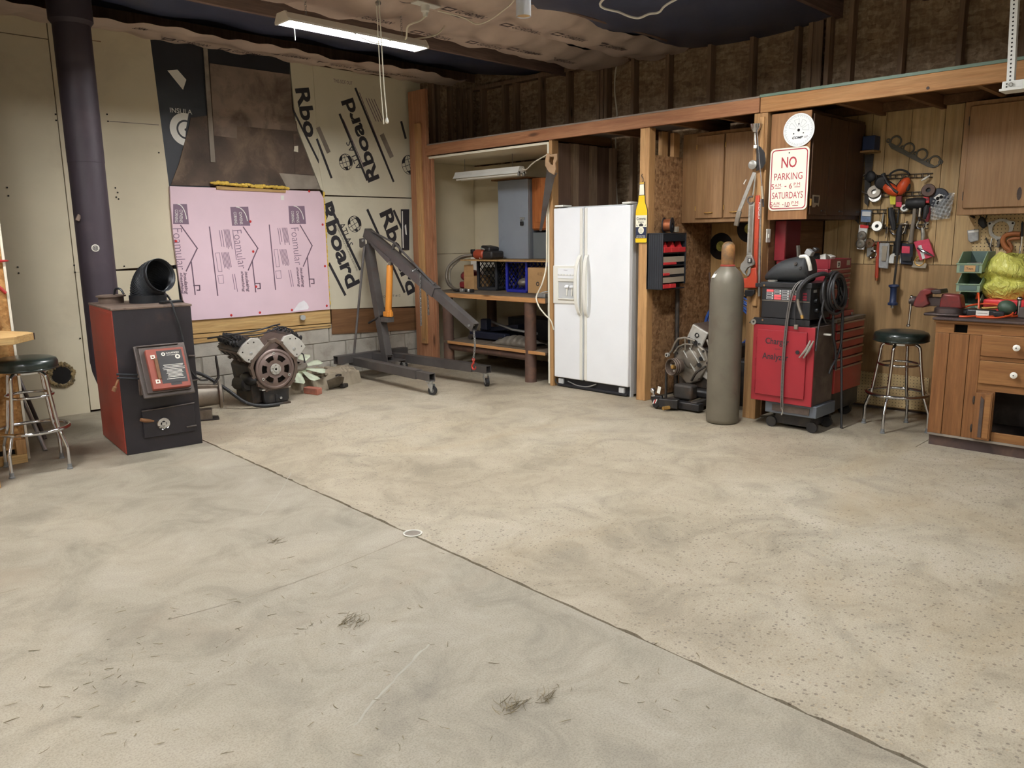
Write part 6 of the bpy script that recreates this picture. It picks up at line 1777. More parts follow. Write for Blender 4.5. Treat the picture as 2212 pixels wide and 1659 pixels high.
# ---------------------------------------------------------------- gas cylinder
mat('cyl_olive', (112, 106, 92), 0.5, 0.25, var=0.14, scale=4, dirt=(86, 72, 60), dscale=3, dlo=0.55, dhi=0.85, bump=0.08)
mat('cap_rust', (172, 122, 70), 0.55, 0.2, var=0.3, scale=9, dirt=(92, 82, 68), dscale=8, dlo=0.44, dhi=0.66)
gx, gy = 5.445, 3.110
cy_ = thing('gas_cylinder', 'tall olive grey steel gas cylinder with a rusty orange cap', 'gas cylinder', (gx, gy, 0))
MB().lathe([(0.0, 0.0), (0.108, 0.0), (0.122, 0.012), (0.126, 0.04), (0.126, 1.08), (0.120, 1.12), (0.100, 1.165), (0.065, 1.20), (0.05, 1.215), (0.046, 1.222)], (gx, gy, 0), seg=48, caps=False).build('body', 'cyl_olive', cy_, smooth=45)
MB().lathe([(0.055, 1.212), (0.056, 1.220), (0.050, 1.226)], (gx, gy, 0), seg=28).build('neck_ring', 'stove_red', cy_)
MB().lathe([(0.046, 1.226), (0.049, 1.235), (0.050, 1.34), (0.046, 1.37), (0.034, 1.388), (0.015, 1.397), (0.0, 1.398)], (gx, gy, 0), seg=32, caps=False).build('valve_cap', 'cap_rust', cy_, smooth=50)
cd = V((-0.3, -0.95, 0))
MB().obox((gx + 0.047, gy - 0.016, 1.315), 0.012, 0.012, 0.03, Matrix.Rotation(-0.33, 3, 'Z')).build('cap_slot', 'hole', cy_)
for a in (150, -30):
    d = V((math.cos(R(a)), math.sin(R(a)), 0))
    MB().obox(V((gx, gy, 1.15)) + d * 0.106, 0.004, 0.04, 0.05, Matrix.Rotation(R(a), 3, 'Z') @ Matrix.Rotation(-0.65, 3, 'Y')).build('label', 'white', cy_)

# ---------------------------------------------------------------- second engine on a dolly
SE = V((5.80, 3.72, 0))
se = thing('engine_block', 'grey alloy fronted engine with a large crank pulley, beside the gas cylinder', 'engine', SE)
def sbx(mb, name, m, par=se, **kw):
    return mb.build(name, m, par, **kw)
pc_ = V((5.70, 3.765, 0.335))
pn = V((-0.97, 0.25, 0)).normalized()
pu = MB().lathe([(0.030, -0.05), (0.034, -0.03), (0.062, -0.035), (0.064, 0.0), (0.070, 0.003), (0.074, -0.002), (0.074, -0.012), (0.068, -0.018), (0.076, -0.024), (0.076, -0.034), (0.069, -0.040), (0.077, -0.046), (0.077, -0.056), (0.069, -0.064), (0.062, -0.10)], pc_, pn, 40, caps=False).build('crank_pulley', 'iron_brown', se, smooth=30)
MB().lathe([(0.0, -0.045), (0.055, -0.045)], pc_, pn, 28, caps=False).build('pulley_web', 'iron_dark', pu)
MB().lathe([(0.0, -0.012), (0.016, -0.012), (0.020, -0.02), (0.020, -0.05)], pc_, pn, 20, caps=False).build('hub_bolt', 'brass', pu)
for k in range(3):
    a = R(40 + 120 * k)
    x, y, _ = frame_of(pn)
    c = pc_ + (x * math.cos(a) + y * math.sin(a)) * 0.034
    MB().lathe([(0.0, -0.030), (0.010, -0.030), (0.012, -0.045)], c, pn, 10, caps=False).build('pulley_bolt', 'alloy', pu)
PX = 5.83
def yz(l, x=PX):
    return [(x, p[0], p[1]) for p in l]
MB().prism(yz([(3.80, 0.28), (3.80, 0.46), (3.72, 0.52), (3.60, 0.54), (3.52, 0.49), (3.47, 0.38), (3.56, 0.22), (3.68, 0.17)]), (0.04, 0, 0)).build('timing_cover', 'gear_grey', se, bev=0.012)
for a, b in ((3.79, 0.30), (3.79, 0.44), (3.72, 0.505), (3.60, 0.525), (3.53, 0.48), (3.485, 0.385), (3.56, 0.235), (3.67, 0.185)):
    MB().cyl((5.83, a, b), (5.818, a, b), 0.011, seg=8).build('cover_bolt', 'iron_dark', se)
for a, b, c, d in ((3.72, 0.47, 3.60, 0.30), (3.66, 0.50, 3.55, 0.36), (3.58, 0.50, 3.51, 0.40)):
    MB().bar((5.825, a, b), (5.825, c, d), 0.010, 0.02, (1, 0, 0)).build('cover_rib', 'alloy', se, bev=0.003)
for a, b in ((3.545, 0.415), (3.56, 0.36), (3.66, 0.555), (3.60, 0.55)):
    MB().lathe([(0.0, 0.0), (0.018, 0.0), (0.02, -0.004)], (5.812, a, b), (-1, 0, 0), 12, caps=False).build('port', 'port_black', se)
MB().ell((5.835, 3.65, 0.40), 0.022, 0.075, 0.085, 20, 12).build('pump_boss', 'gear_grey', se)
MB().box(5.87, 6.40, 3.42, 3.80, 0.14, 0.50).build('crankcase', 'iron_dark', se, bev=0.02)
for ang, cyy, czz in ((25, 3.61, 0.60), (-65, 3.47, 0.31)):
    m3 = Matrix.Rotation(R(ang), 3, 'X')
    hd = MB().obox((6.12, cyy, czz), 0.52, 0.17, 0.16, m3).build('cylinder_head', 'iron_brown', se, bev=0.01)
    MB().obox((5.855, cyy, czz), 0.02, 0.165, 0.155, m3).build('end_plate', 'alloy', hd, bev=0.012)
    for a, b, r_ in ((0.0, 0.01, 0.020), (0.055, -0.05, 0.010), (-0.055, -0.045, 0.010)):
        c = V((5.844, cyy, czz)) + m3 @ V((0, a, b))
        MB().lathe([(r_ * 0.6, 0.0), (r_, 0.0), (r_, 0.006)], c, (-1, 0, 0), 14, caps=False).build('port', 'port_black', hd)
# accessory bracket of ribs
br_ = MB()
rib = [(3.865, 0.425), (3.83, 0.46), (3.80, 0.53), (3.77, 0.57), (3.70, 0.585), (3.60, 0.565)]
br_.tube([(5.81, a, b) for a, b in rib], 0.010, 8)
br_.tube([(5.81, 3.81, 0.44), (5.81, 3.765, 0.50), (5.81, 3.70, 0.53), (5.81, 3.62, 0.53)], 0.008, 8)
br_.tube([(5.81, 3.70, 0.585), (5.81, 3.695, 0.48)], 0.008, 8)
br_.tube([(5.81, 3.64, 0.575), (5.81, 3.635, 0.50)], 0.008, 8)
br_.build('accessory_bracket', 'gear_grey', se)
MB().lathe([(0.010, -0.012), (0.020, -0.012), (0.020, 0.012), (0.010, 0.012)], (5.80, 3.87, 0.42), (-1, 0.2, 0), 16, caps=False).build('bracket_eye', 'alloy', se)
MB().tube([(5.83, 3.50, 0.58), (5.80, 3.44, 0.50), (5.78, 3.40, 0.44)], 0.010, 8).build('dipstick_tube', 'gear_grey', se)
MB().tube(curve([(5.80, 3.62, 0.22), (5.78, 3.56, 0.30), (5.79, 3.48, 0.36)], 6), 0.010, 8).build('gasket_edge', 'iron_dark', se)
MB().box(5.78, 6.35, 3.44, 3.74, 0.08, 0.15).build('sump', 'oily_black', se, bev=0.02)
dl_ = MB().box(5.60, 6.40, 3.44, 3.50, 0.03, 0.085).build('dolly_rail', 'iron_dark', se, bev=0.006)
MB().box(5.60, 6.40, 3.66, 3.74, 0.03, 0.085).build('dolly_rail', 'iron_dark', se, bev=0.006)
MB().box(5.57, 5.65, 3.40, 3.78, 0.015, 0.075).build('dolly_crossbar', 'oily_black', se, bev=0.006)
MB().obox((5.68, 3.60, 0.145), 0.10, 0.18, 0.13).build('sump_block', 'iron_dark', se, bev=0.02)
MB().tube([(5.76, 3.85, 0.02), (5.76, 3.85, 0.30)], 0.012, 8).build('prop', 'iron_dark', se)
MB().ell((5.80, 3.40, 0.20), 0.05, 0.07, 0.06, 12, 8).build('oil_filter_stub', 'oily_black', se)
# trailer hitch ball mount on the floor
hb = thing('hitch_ball_mount', 'black trailer hitch mount with chrome ball on the floor by the second engine', 'hitch', (5.50, 3.76, 0))
MB().lathe([(0.022, 0.0), (0.024, 0.012), (0.010, 0.016), (0.010, 0.028), (0.018, 0.034), (0.0245, 0.050), (0.018, 0.068), (0.006, 0.074), (0.0, 0.074)], (5.51, 3.800, 0.105), (0, 0.25, 1), 24, caps=False).build('ball', 'chrome', hb, smooth=60)
MB().prism([(5.50, 3.835, 0.105), (5.49, 3.80, 0.01), (5.49, 3.76, 0.003), (5.49, 3.70, 0.06), (5.49, 3.715, 0.125)], (0.045, 0.01, 0)).build('plate', 'oily_black', hb, bev=0.012)
MB().obox((5.53, 3.66, 0.06), 0.07, 0.16, 0.075, Matrix.Rotation(0.3, 3, 'Z')).build('shank', 'oily_black', hb, bev=0.006)
MB().cyl((5.50, 3.64, 0.03), (5.44, 3.66, 0.03), 0.016, seg=14).build('pin', 'brass', hb)
MB().obox((5.485, 3.735, 0.17), 0.004, 0.03, 0.06, Matrix.Rotation(0.2, 3, 'X')).build('paper_tag', 'almond', hb)
for k, m in enumerate(('white', 'cap_nail', 'white')):
    MB().prism([(5.4885, 3.80 - 0.013 * k, 0.045 + 0.004 * k), (5.4885, 3.793 - 0.013 * k, 0.042 + 0.004 * k), (5.4885, 3.778 - 0.013 * k, 0.078 + 0.004 * k), (5.4885, 3.785 - 0.013 * k, 0.081 + 0.004 * k)], (-0.001, 0, 0)).build('emblem_stripe', m, hb)
# blue hose coil behind the cylinder
mat('hose_blue', (52, 92, 168), 0.45, var=0.08)
hc_ = thing('blue_air_hose', 'coil of blue air hose hanging behind the gas cylinder', 'hose', (6.5, 3.65, 0.35))
for k in range(9):
    mb = MB()
    r_ = 0.18 + 0.011 * k
    mb.ring((6.50 + 0.012 * (k % 3), 3.65 + 0.006 * (k % 4), 0.62 + 0.004 * (k % 3)), V((-0.9, -0.35 + 0.02 * k, 0.1)), r_, 0.008, 40, 8, sx=0.95)
    mb.build('hose_loop', 'hose_blue', hc_)
MB().tube([(6.50, 3.65, 0.84), (6.73, 3.65, 0.88)], 0.012, 8).build('hanging_peg', 'iron_dark', hc_)
tag(MB().box(6.05, 6.38, 3.06, 3.34, 0.0, 0.40).build('dark_tub', 'oily_black', bev=0.02), 'dark tub on the floor behind the gas cylinder', 'tub')

# ================================================================ things hung on the post
# chrome reflector on a thin rod
mat('galv', (172, 170, 162), 0.4, 0.6, var=0.12, dirt=(110, 100, 88), dscale=12)
ft = thing('pickup_funnel', 'chrome cup on a long thin rod hanging at the top of the post', 'funnel', (5.66, 3.0, 1.65))
MB().lathe([(0.012, -0.062), (0.022, -0.058), (0.034, -0.035), (0.040, -0.012), (0.043, 0.0), (0.040, 0.001), (0.037, -0.012), (0.030, -0.035), (0.018, -0.054)], (5.655, 3.038, 2.259), (0.0, 0.0, 1), 28, caps=False).build('cup', 'chrome', ft)
MB().tube([(5.62, 3.019, 2.254), (5.63, 2.986, 1.996), (5.63, 2.943, 1.725)], 0.004, 8).build('rod', 'chrome', ft)
MB().tube([(5.63, 2.958, 1.803), (5.63, 2.943, 1.708)], 0.008, 10).build('grip', 'paper_tan', ft)
MB().tube([(5.63, 2.943, 1.708), (5.63, 2.936, 1.65)], 0.007, 10).build('tip', 'oily_black', ft)
# come-along winch
ca = thing('hand_winch', 'steel ratchet cable winch with a long lever hanging on the post', 'winch', (5.66, 3.04, 1.5))
MB().prism([(5.655, 3.027, 2.111), (5.655, 2.989, 2.088), (5.655, 2.957, 2.045), (5.655, 2.946, 1.971), (5.655, 2.97, 1.933), (5.655, 3.018, 1.916)], (-0.004, 0, 0)).build('side_plate', 'oily_black', ca, bev=0.003)
MB().prism([(5.67, 2.996, 2.09), (5.67, 2.969, 2.061), (5.67, 2.951, 1.996), (5.67, 2.967, 1.94), (5.67, 3.004, 1.936), (5.67, 3.023, 2.018)], (-0.012, 0, 0)).build('drum_guard', 'gear_grey', ca, bev=0.004)
MB().lathe([(0.0, -0.012), (0.028, -0.012), (0.034, -0.008), (0.034, 0.008), (0.028, 0.012), (0, 0.012)], (5.64, 3.042, 1.964), (-1, 0, 0), 20, caps=False).build('ratchet_gear', 'galv', ca)
MB().bar((5.635, 3.022, 1.908), (5.625, 3.135, 1.619), 0.030, 0.006, (1, 0, 0)).build('lever', 'galv', ca, bev=0.002)
MB().bar((5.624, 3.13, 1.626), (5.622, 3.152, 1.514), 0.038, 0.022, (1, 0, 0)).build('lever_grip', 'gear_grey', ca, bev=0.006)
MB().tube(curve([(5.655, 3.045, 2.26), (5.655, 3.042, 2.186), (5.65, 3.032, 2.111)], 4), 0.008, 8).build('top_hook_shank', 'galv', ca)
MB().obox((5.65, 3.031, 2.095), 0.02, 0.026, 0.026).build('white_clip', 'white', ca, bev=0.004)
MB().tube(curve([(5.64, 3.016, 1.891), (5.64, 3.021, 1.831), (5.64, 3.026, 1.773), (5.64, 3.032, 1.739)], 4), 0.006, 8).build('cable', 'galv', ca)
mb = MB()
c = V((5.635, 3.043, 1.705))
mb.tube([c + V((0, 0.026 * math.sin(t), 0.026 * math.cos(t))) for t in [R(-30 + 260 * i / 14) for i in range(15)]], 0.007, 8)
mb.build('bottom_hook', 'cast_iron', ca)
MB().tube([(5.63, 3.086, 1.858), (5.63, 3.104, 1.831), (5.63, 3.1, 1.824)], 0.004, 6).build('pawl', 'white', ca)
# adjustable wrench
aw = thing('adjustable_wrench', 'very large chrome adjustable wrench hanging jaw down on the post', 'wrench', (5.65, 3.05, 1.1))
MB().bar((5.645, 3.04, 1.688), (5.645, 3.041, 1.275), 0.046, 0.014, (1, 0, 0)).build('handle', 'galv', aw, bev=0.004)
MB().bar((5.637, 3.035, 1.66), (5.637, 3.036, 1.314), 0.020, 0.004, (1, 0, 0)).build('handle_recess', 'gear_grey', aw)
MB().prism([(5.655, 3.066, 1.288), (5.655, 3.02, 1.296), (5.655, 2.995, 1.243), (5.655, 2.993, 1.219), (5.655, 3.047, 1.197), (5.655, 3.072, 1.161), (5.655, 3.055, 1.132), (5.655, 3.088, 1.153), (5.655, 3.113, 1.188), (5.655, 3.107, 1.224), (5.655, 3.08, 1.253)], (-0.022, 0, 0)).build('jaw', 'galv', aw, bev=0.004)
MB().prism([(5.652, 3.045, 1.19), (5.652, 3.026, 1.201), (5.652, 3.024, 1.162), (5.652, 3.042, 1.129), (5.652, 3.054, 1.133)], (-0.016, 0, 0)).build('sliding_jaw', 'galv', aw, bev=0.003)
MB().obox((5.63, 3.03, 1.251), 0.006, 0.032, 0.034).build('worm_window', 'kick_black', aw)
wn = V((5.627, 3.028, 1.251))
MB().lathe([(0.010, -0.013), (0.012, -0.009), (0.010, -0.005), (0.012, 0.0), (0.010, 0.005), (0.012, 0.009), (0.010, 0.013)], wn, (0, 0, 1), 14).build('worm', 'galv', aw)
# red pipe wrench
mat('wrench_red', (188, 72, 48), 0.4, var=0.08, dirt=(160, 60, 44), dscale=10)
pw = thing('pipe_wrench', 'long red pipe wrench hanging behind the chrome wrench', 'wrench', (5.67, 3.0, 0.95))
MB().bar((5.672, 3.007, 1.739), (5.672, 3, 1.172), 0.034, 0.020, (1, 0, 0)).build('handle', 'wrench_red', pw, bev=0.005)
MB().prism([(5.675, 3.034, 1.189), (5.675, 2.988, 1.2), (5.675, 2.976, 1.119), (5.675, 2.976, 1.041), (5.675, 3.094, 1.037), (5.675, 3.107, 1.073), (5.675, 3.101, 1.113), (5.675, 3.062, 1.114)], (-0.028, 0, 0)).build('jaw_housing', 'wrench_red', pw, bev=0.006)
MB().prism([(5.672, 3.072, 1.024), (5.672, 2.994, 1.027), (5.672, 2.992, 0.998), (5.672, 3.015, 0.976), (5.672, 3.066, 0.974), (5.672, 3.078, 0.995)], (-0.022, 0, 0)).build('hook_jaw', 'oily_black', pw, bev=0.004)
lettering('RIDGID', (5.66, 2.984, 1.625), -ZP, -YP, 0.014, 'white', pw, w=0.12)
tag(MB().bar((5.685, 2.99, 1.711), (5.685, 2.967, 0.977), 0.014, 0.012, (1, 0, 0)).build('conduit', 'galv'), 'thin galvanised conduit running down the post', 'conduit')
sw_ = thing('switch_plate', 'ivory double switch plate on the brown partition under the sign cabinet', 'switch', (5.753, 2.952, 1.38))
MB().box(5.722, 5.784, 2.946, 2.9535, 1.385, 1.487).build('plate', 'almond', sw_, bev=0.003)
MB().box(5.745, 5.760, 2.941, 2.946, 1.42, 1.45).build('toggle', 'almond', sw_, bev=0.002)

# ================================================================ sign cabinet
wood('sign_ply', (158, 116, 78), (142, 100, 64), 2, 0.5, 0.5, knots=False, tone=0.03)
wood('shaded_door', (86, 60, 40), (72, 50, 34), 2, 0.8, 0.5, knots=False, tone=0.03)  # shade of the side turned from the lamps is put into this colour
scb = thing('corner_cabinet', 'brown wall cabinet carrying a round dial and a no parking sign', 'cabinet', (6.2, 2.79, 1.555))
MB().box(5.735, 6.72, 2.65, 2.95, 1.555, 2.325).build('carcass', 'shaded_door', scb, bev=0.003)
MB().box(5.720, 5.735, 2.640, 2.945, 1.553, 2.322).build('end_panel', 'sign_ply', scb, bev=0.002)
for x0, x1 in ((5.755, 6.04), (6.05, 6.36), (6.37, 6.69)):
    d = MB().box(x0, x1, 2.632, 2.650, 1.585, 2.30).build('door', 'shaded_door', scb, bev=0.004)
    MB().tube([(x1 - 0.10, 2.628, 1.615), (x1 - 0.04, 2.628, 1.615)], 0.005, 8).build('handle', 'iron_dark', d)
MB().cyl((5.752, 2.628, 1.65), (5.752, 2.628, 1.70), 0.008, seg=10).build('hinge', 'brass', scb)
MB().prism([(5.785, 2.630, 1.728), (5.90, 2.630, 1.727), (5.905, 2.630, 1.70), (5.895, 2.630, 1.645), (5.86, 2.630, 1.66), (5.83, 2.630, 1.64), (5.785, 2.630, 1.64)], (0, -0.001, 0)).build('sticker', 'paper_tan', scb)
MB().prism([(5.80, 2.6285, 1.718), (5.885, 2.6285, 1.717), (5.88, 2.6285, 1.67), (5.81, 2.6285, 1.672)], (0, -0.001, 0)).build('sticker_print', 'end_grain', scb)
# no parking sign
mat('sign_cream', (238, 234, 216), 0.4, var=0.04, scale=3, dirt=(214, 204, 184), dscale=5, dlo=0.6, dhi=0.95)
mat('sign_red', (168, 44, 56), 0.5, var=0.1)
np_ = thing('no_parking_sign', 'cream metal no parking sign with red lettering on the cabinet end', 'sign', (5.715, 2.79, 1.62))
def rrect(y0, y1, z0, z1, r_, x, n=6):
    pts = []
    for cyy, czz, a0 in ((y1 - r_, z1 - r_, 0), (y0 + r_, z1 - r_, 90), (y0 + r_, z0 + r_, 180), (y1 - r_, z0 + r_, 270)):
        for k in range(n + 1):
            a = R(a0 + 90 * k / n)
            pts.append((x, cyy + r_ * math.cos(a), czz + r_ * math.sin(a)))
    return pts
MB().prism(rrect(2.638, 2.940, 1.621, 2.072, 0.034, 5.716), (-0.003, 0, 0)).build('plate', 'sign_cream', np_, bev=0.001)
MB().plate_hole(rrect(2.649, 2.929, 1.632, 2.061, 0.030, 5.7128), rrect(2.656, 2.922, 1.639, 2.054, 0.025, 5.7128), (-0.0008, 0, 0)).build('border', 'sign_red', np_, smooth=0)
def st_(t, y, z, h, w, bold=0.0):
    lettering(t, (5.7128, y, z), -YP, ZP, h, 'sign_red', np_, w=w, bold=bold)
st_('NO', 2.790, 1.968, 0.078, 0.118, 0.012)
st_('PARKING', 2.792, 1.868, 0.050, 0.220)
st_('5', 2.911, 1.797, 0.038, 0.023)
st_('A.M.', 2.866, 1.806, 0.022, 0.056)
st_('-', 2.809, 1.796, 0.006, 0.014)
st_('6', 2.770, 1.797, 0.038, 0.023)
st_('P.M.', 2.717, 1.808, 0.022, 0.056)
st_('SATURDAYS', 2.792, 1.731, 0.048, 0.240)
st_('5', 2.916, 1.665, 0.038, 0.023)
st_('A.M.', 2.872, 1.672, 0.022, 0.056)
st_('-', 2.823, 1.663, 0.005, 0.010)
st_('10', 2.789, 1.664, 0.038, 0.036)
st_('P.M.', 2.725, 1.674, 0.022, 0.060)
for y, z in ((2.868, 1.785), (2.718, 1.788), (2.874, 1.653), (2.727, 1.655)):
    MB().prism([(5.7128, y - 0.022, z - 0.002), (5.7128, y + 0.022, z - 0.002), (5.7128, y + 0.022, z + 0.002), (5.7128, y - 0.022, z + 0.002)], (-0.0008, 0, 0)).build('underline', 'sign_red', np_, smooth=0)
for z in (2.035, 1.648 + 0.002):
    MB().cyl((5.7125, 2.792, z), (5.7105, 2.792, z), 0.0045, seg=10).build('bolt', 'hole', np_)
# degree wheel
mat('dial_white', (232, 234, 232), 0.35, var=0.03)
dw = thing('degree_wheel', 'round white engine timing dial fixed above the no parking sign', 'dial', (5.712, 2.727, 2.19))
dc = V((5.7115, 2.727, 2.189))
MB().lathe([(0.008, 0.0), (0.008, 0.003), (0.116, 0.003), (0.118, 0.0015), (0.116, 0.0)], dc, (-1, 0, 0), 56, caps=False).build('disc', 'dial_white', dw, smooth=20)
tk = MB()
for k in range(72):
    a = 2 * math.pi * k / 72
    d = V((0, math.cos(a), math.sin(a)))
    q = V((0, -d.z, d.y)) * 0.0008
    r1, r2 = (0.092, 0.110) if k % 2 else (0.098, 0.110)
    p = dc + V((-0.0034, 0, 0))
    tk.add([p + d * r1 - q, p + d * r2 - q, p + d * r2 + q, p + d * r1 + q], [(0, 1, 2, 3)])
tk.build('graduations', 'grey_inside', dw, smooth=0)
for a0 in (15, 62, 110, 155):
    mb = MB()
    p = dc + V((-0.0034, 0, 0))
    ring = []
    for k in range(7):
        a = R(a0 + 30 * k / 6)
        ring.append(p + V((0, math.cos(a), math.sin(a))) * 0.078)
    inn = [p + V((0, math.cos(R(a0 + f)), math.sin(R(a0 + f)))) * 0.030 for f in (28, 2)]
    L = ring + inn
    for k in range(len(L)):
        a, b = L[k], L[(k + 1) % len(L)]
        d = (b - a).normalized()
        q = V((0, -d.z, d.y)) * 0.0006
        mb.add([a - q, b - q, b + q, a + q], [(0, 1, 2, 3)])
    mb.build('printed_window', 'grey_inside', dw, smooth=0)
lettering('COMP', dc + V((-0.0032, 0.005, -0.052)), -YP, ZP, 0.018, 'ink', dw, w=0.082, bold=0.04, shear=0.3)
for k in range(3):
    MB().prism([dc + V((-0.0034, -0.044 - 0.009 * k, -0.058)), dc + V((-0.0034, -0.047 - 0.009 * k, -0.058)), dc + V((-0.0034, -0.053 - 0.009 * k, -0.044)), dc + V((-0.0034, -0.050 - 0.009 * k, -0.044))], (-0.0004, 0, 0)).build('printed_flash', 'ink', dw, smooth=0)
MB().lathe([(0.0, 0.0036), (0.010, 0.0036), (0.011, 0.0)], dc, (-1, 0, 0), 18, caps=False).build('centre_bolt', 'hole', dw)
for a in (90, 212, 328):
    c = dc + V((-0.0036, 0.043 * math.cos(R(a)), 0.043 * math.sin(R(a))))
    MB().lathe([(0.0, 0.0004), (0.005, 0.0)], c, (-1, 0, 0), 12, caps=False).build('bolt_hole', 'hole', dw)

# ================================================================ tool chests against the partition
mat('chest_red', (132, 36, 44), 0.4, var=0.08, coat=0.2, dirt=(100, 34, 40), dscale=4, dlo=0.6, dhi=0.95)
mat('rollcab_red', (146, 48, 42), 0.42, var=0.1, dirt=(110, 42, 36), dscale=4, dlo=0.58, dhi=0.95)
mat('maroon', (112, 24, 38), 0.5, var=0.1)
mat('drawer_trim', (150, 128, 112), 0.4, 0.5, var=0.1)
rc = thing('roller_cabinet', 'red roller tool cabinet with wide drawers behind the charger cabinet', 'tool cabinet', (6.15, 2.68, 0))
MB().box(5.87, 6.40, 2.445, 2.93, 0.235, 0.785).build('body', 'oily_black', rc, bev=0.004)
MB().box(5.87, 6.42, 2.43, 2.93, 0.785, 0.812).build('top_tray', 'gear_grey', rc, bev=0.004)
for z0_, z1_ in ((0.725, 0.782), (0.655, 0.718), (0.585, 0.648), (0.515, 0.578), (0.445, 0.508), (0.245, 0.438)):
    d = MB().box(5.885, 6.392, 2.428, 2.446, z0_, z1_).build('drawer', 'rollcab_red', rc, bev=0.003)
    MB().box(5.885, 6.392, 2.420, 2.432, z1_ - 0.012, z1_ + 0.001).build('drawer_pull', 'drawer_trim', d, bev=0.002)
MB().box(5.87, 6.40, 2.45, 2.93, 0.10, 0.235).build('lower_well', 'oily_black', rc)
for (x, y) in ((5.95, 2.52), (6.34, 2.52), (5.95, 2.86), (6.34, 2.86)):
    MB().cyl((x - 0.018, y, 0.05), (x + 0.018, y, 0.05), 0.05, seg=20).build('caster', 'oily_black', rc)
mb = MB()
tag(MB().obox((6.30, 2.50, 0.826), 0.10, 0.03, 0.025, Matrix.Rotation(0.3, 3, 'Z')).build('air_ratchet', 'gear_grey', bev=0.006), 'small grey ratchet lying on the roller cabinet top', 'ratchet')
tc = thing('tool_chest', 'maroon red top tool chest with narrow drawers and raised lid', 'tool chest', (5.98, 2.70, 0.82))
MB().box(5.87, 6.25, 2.52, 2.93, 0.86, 1.185).build('body', 'chest_red', tc, bev=0.004)
MB().box(5.87, 6.25, 2.505, 2.52, 1.185, 1.258).build('front_lip', 'chest_red', tc, bev=0.003)
MB().box(5.87, 5.88, 2.52, 2.93, 1.185, 1.258).build('side_lip', 'chest_red', tc)
MB().box(6.24, 6.25, 2.52, 2.93, 1.185, 1.258).build('side_lip', 'chest_red', tc)
for k in range(6):
    z1_ = 1.180 - 0.036 * k if k < 4 else 1.036 - 0.085 * (k - 4)
    h_ = 0.030 if k < 4 else 0.078
    d = MB().box(5.88, 6.24, 2.503, 2.520, z1_ - h_, z1_).build('drawer', 'chest_red', tc, bev=0.002)
    MB().box(5.88, 6.24, 2.497, 2.507, z1_ - 0.009, z1_ + 0.001).build('drawer_pull', 'drawer_trim', d, bev=0.002)
MB().box(5.87, 6.30, 2.48, 2.93, 0.814, 0.858).build('base_tray', 'chest_red', tc, bev=0.004)
MB().box(5.87, 6.25, 2.925, 2.945, 1.258, 1.552).build('lid', 'maroon', tc, bev=0.004)
MB().box(5.862, 5.885, 2.865, 2.95, 1.245, 1.55).build('lid_side', 'chest_red', tc, bev=0.004)
MB().prism([(5.99, 2.504, 1.192), (6.045, 2.504, 1.192), (6.045, 2.504, 1.240), (5.99, 2.504, 1.240)], (0, -0.001, 0)).build('badge', 'almond', tc)
MB().lathe([(0.006, 0.0), (0.016, 0.0)], (6.018, 2.5025, 1.216), (0, -1, 0), 16, caps=False).build('badge_ring', 'ink', tc)
MB().prism([(6.165, 2.504, 1.205), (6.225, 2.504, 1.205), (6.225, 2.504, 1.243), (6.165, 2.504, 1.243)], (0, -0.001, 0)).build('badge', 'paper_tan', tc)
# things in the open top of the chest
for k, (x, y, lab) in enumerate(((6.00, 2.60, 'silver socket set clip in the open chest top'), (6.10, 2.62, 'pale measuring gauge in the open chest top'), (6.17, 2.66, 'grey boxed tool in the open chest top'), (6.05, 2.70, 'dark plastic case in the open chest top'))):
    tag(MB().obox((x, y, 1.235), 0.09, 0.05, 0.10, Matrix.Rotation(rs.uniform(-0.6, 0.6), 3, 'Y') @ Matrix.Rotation(rs.uniform(-0.4, 0.4), 3, 'X')).build('chest_item', ['galv', 'almond', 'gear_grey', 'oily_black'][k], bev=0.006), lab, 'tool', 'tools in the chest top')
wm = thing('spanner_bundle', 'fan of silver spanners standing in the left of the chest top', 'spanners', (5.92, 2.75, 1.19))
for k in range(5):
    MB().bar((5.93 + 0.012 * k, 2.78, 1.19), (5.89 + 0.03 * k, 2.78 + 0.01 * k, 1.36), 0.012, 0.004).build('spanner', 'galv', wm, bev=0.001)

# ---------------------------------------------------------------- charger cabinet on a grey cart
mat('charger_red', (150, 36, 46), 0.42, var=0.08, dirt=(96, 40, 44), dscale=4, dlo=0.64, dhi=0.95)
mat('charger_side', (70, 58, 52), 0.5, var=0.2, dirt=(110, 96, 84), dscale=4)
mat('cart_grey', (92, 98, 106), 0.5, var=0.1)
ch = thing('charger_cabinet', 'red steel cabinet hand lettered Charger Analyzer under the welder', 'cabinet', (5.68, 2.67, 0))
MB().box(5.515, 5.86, 2.432, 2.905, 0.205, 0.785).build('body', 'charger_side', ch, bev=0.004)
MB().box(5.500, 5.515, 2.428, 2.905, 0.205, 0.785).build('face_frame', 'charger_red', ch, bev=0.003)
cdoor = MB().box(5.488, 5.500, 2.482, 2.868, 0.255, 0.748).build('door', 'charger_red', ch, bev=0.003)
lettering('Charger', (5.4875, 2.705, 0.660), -YP, ZP, 0.060, 'ink', cdoor, w=0.185, bold=0.012)
lettering('Analyzer', (5.4875, 2.715, 0.545), -YP, ZP, 0.062, 'ink', cdoor, w=0.205, bold=0.012)
MB().prism([(5.4872, 2.72, 0.608), (5.4872, 2.68, 0.610), (5.4872, 2.68, 0.613), (5.4872, 2.72, 0.611)], (-0.0006, 0, 0)).build('dash', 'ink', cdoor, smooth=0)
MB().cyl((5.488, 2.545, 0.60), (5.482, 2.545, 0.60), 0.014, seg=16).build('lock', 'kick_black', cdoor)
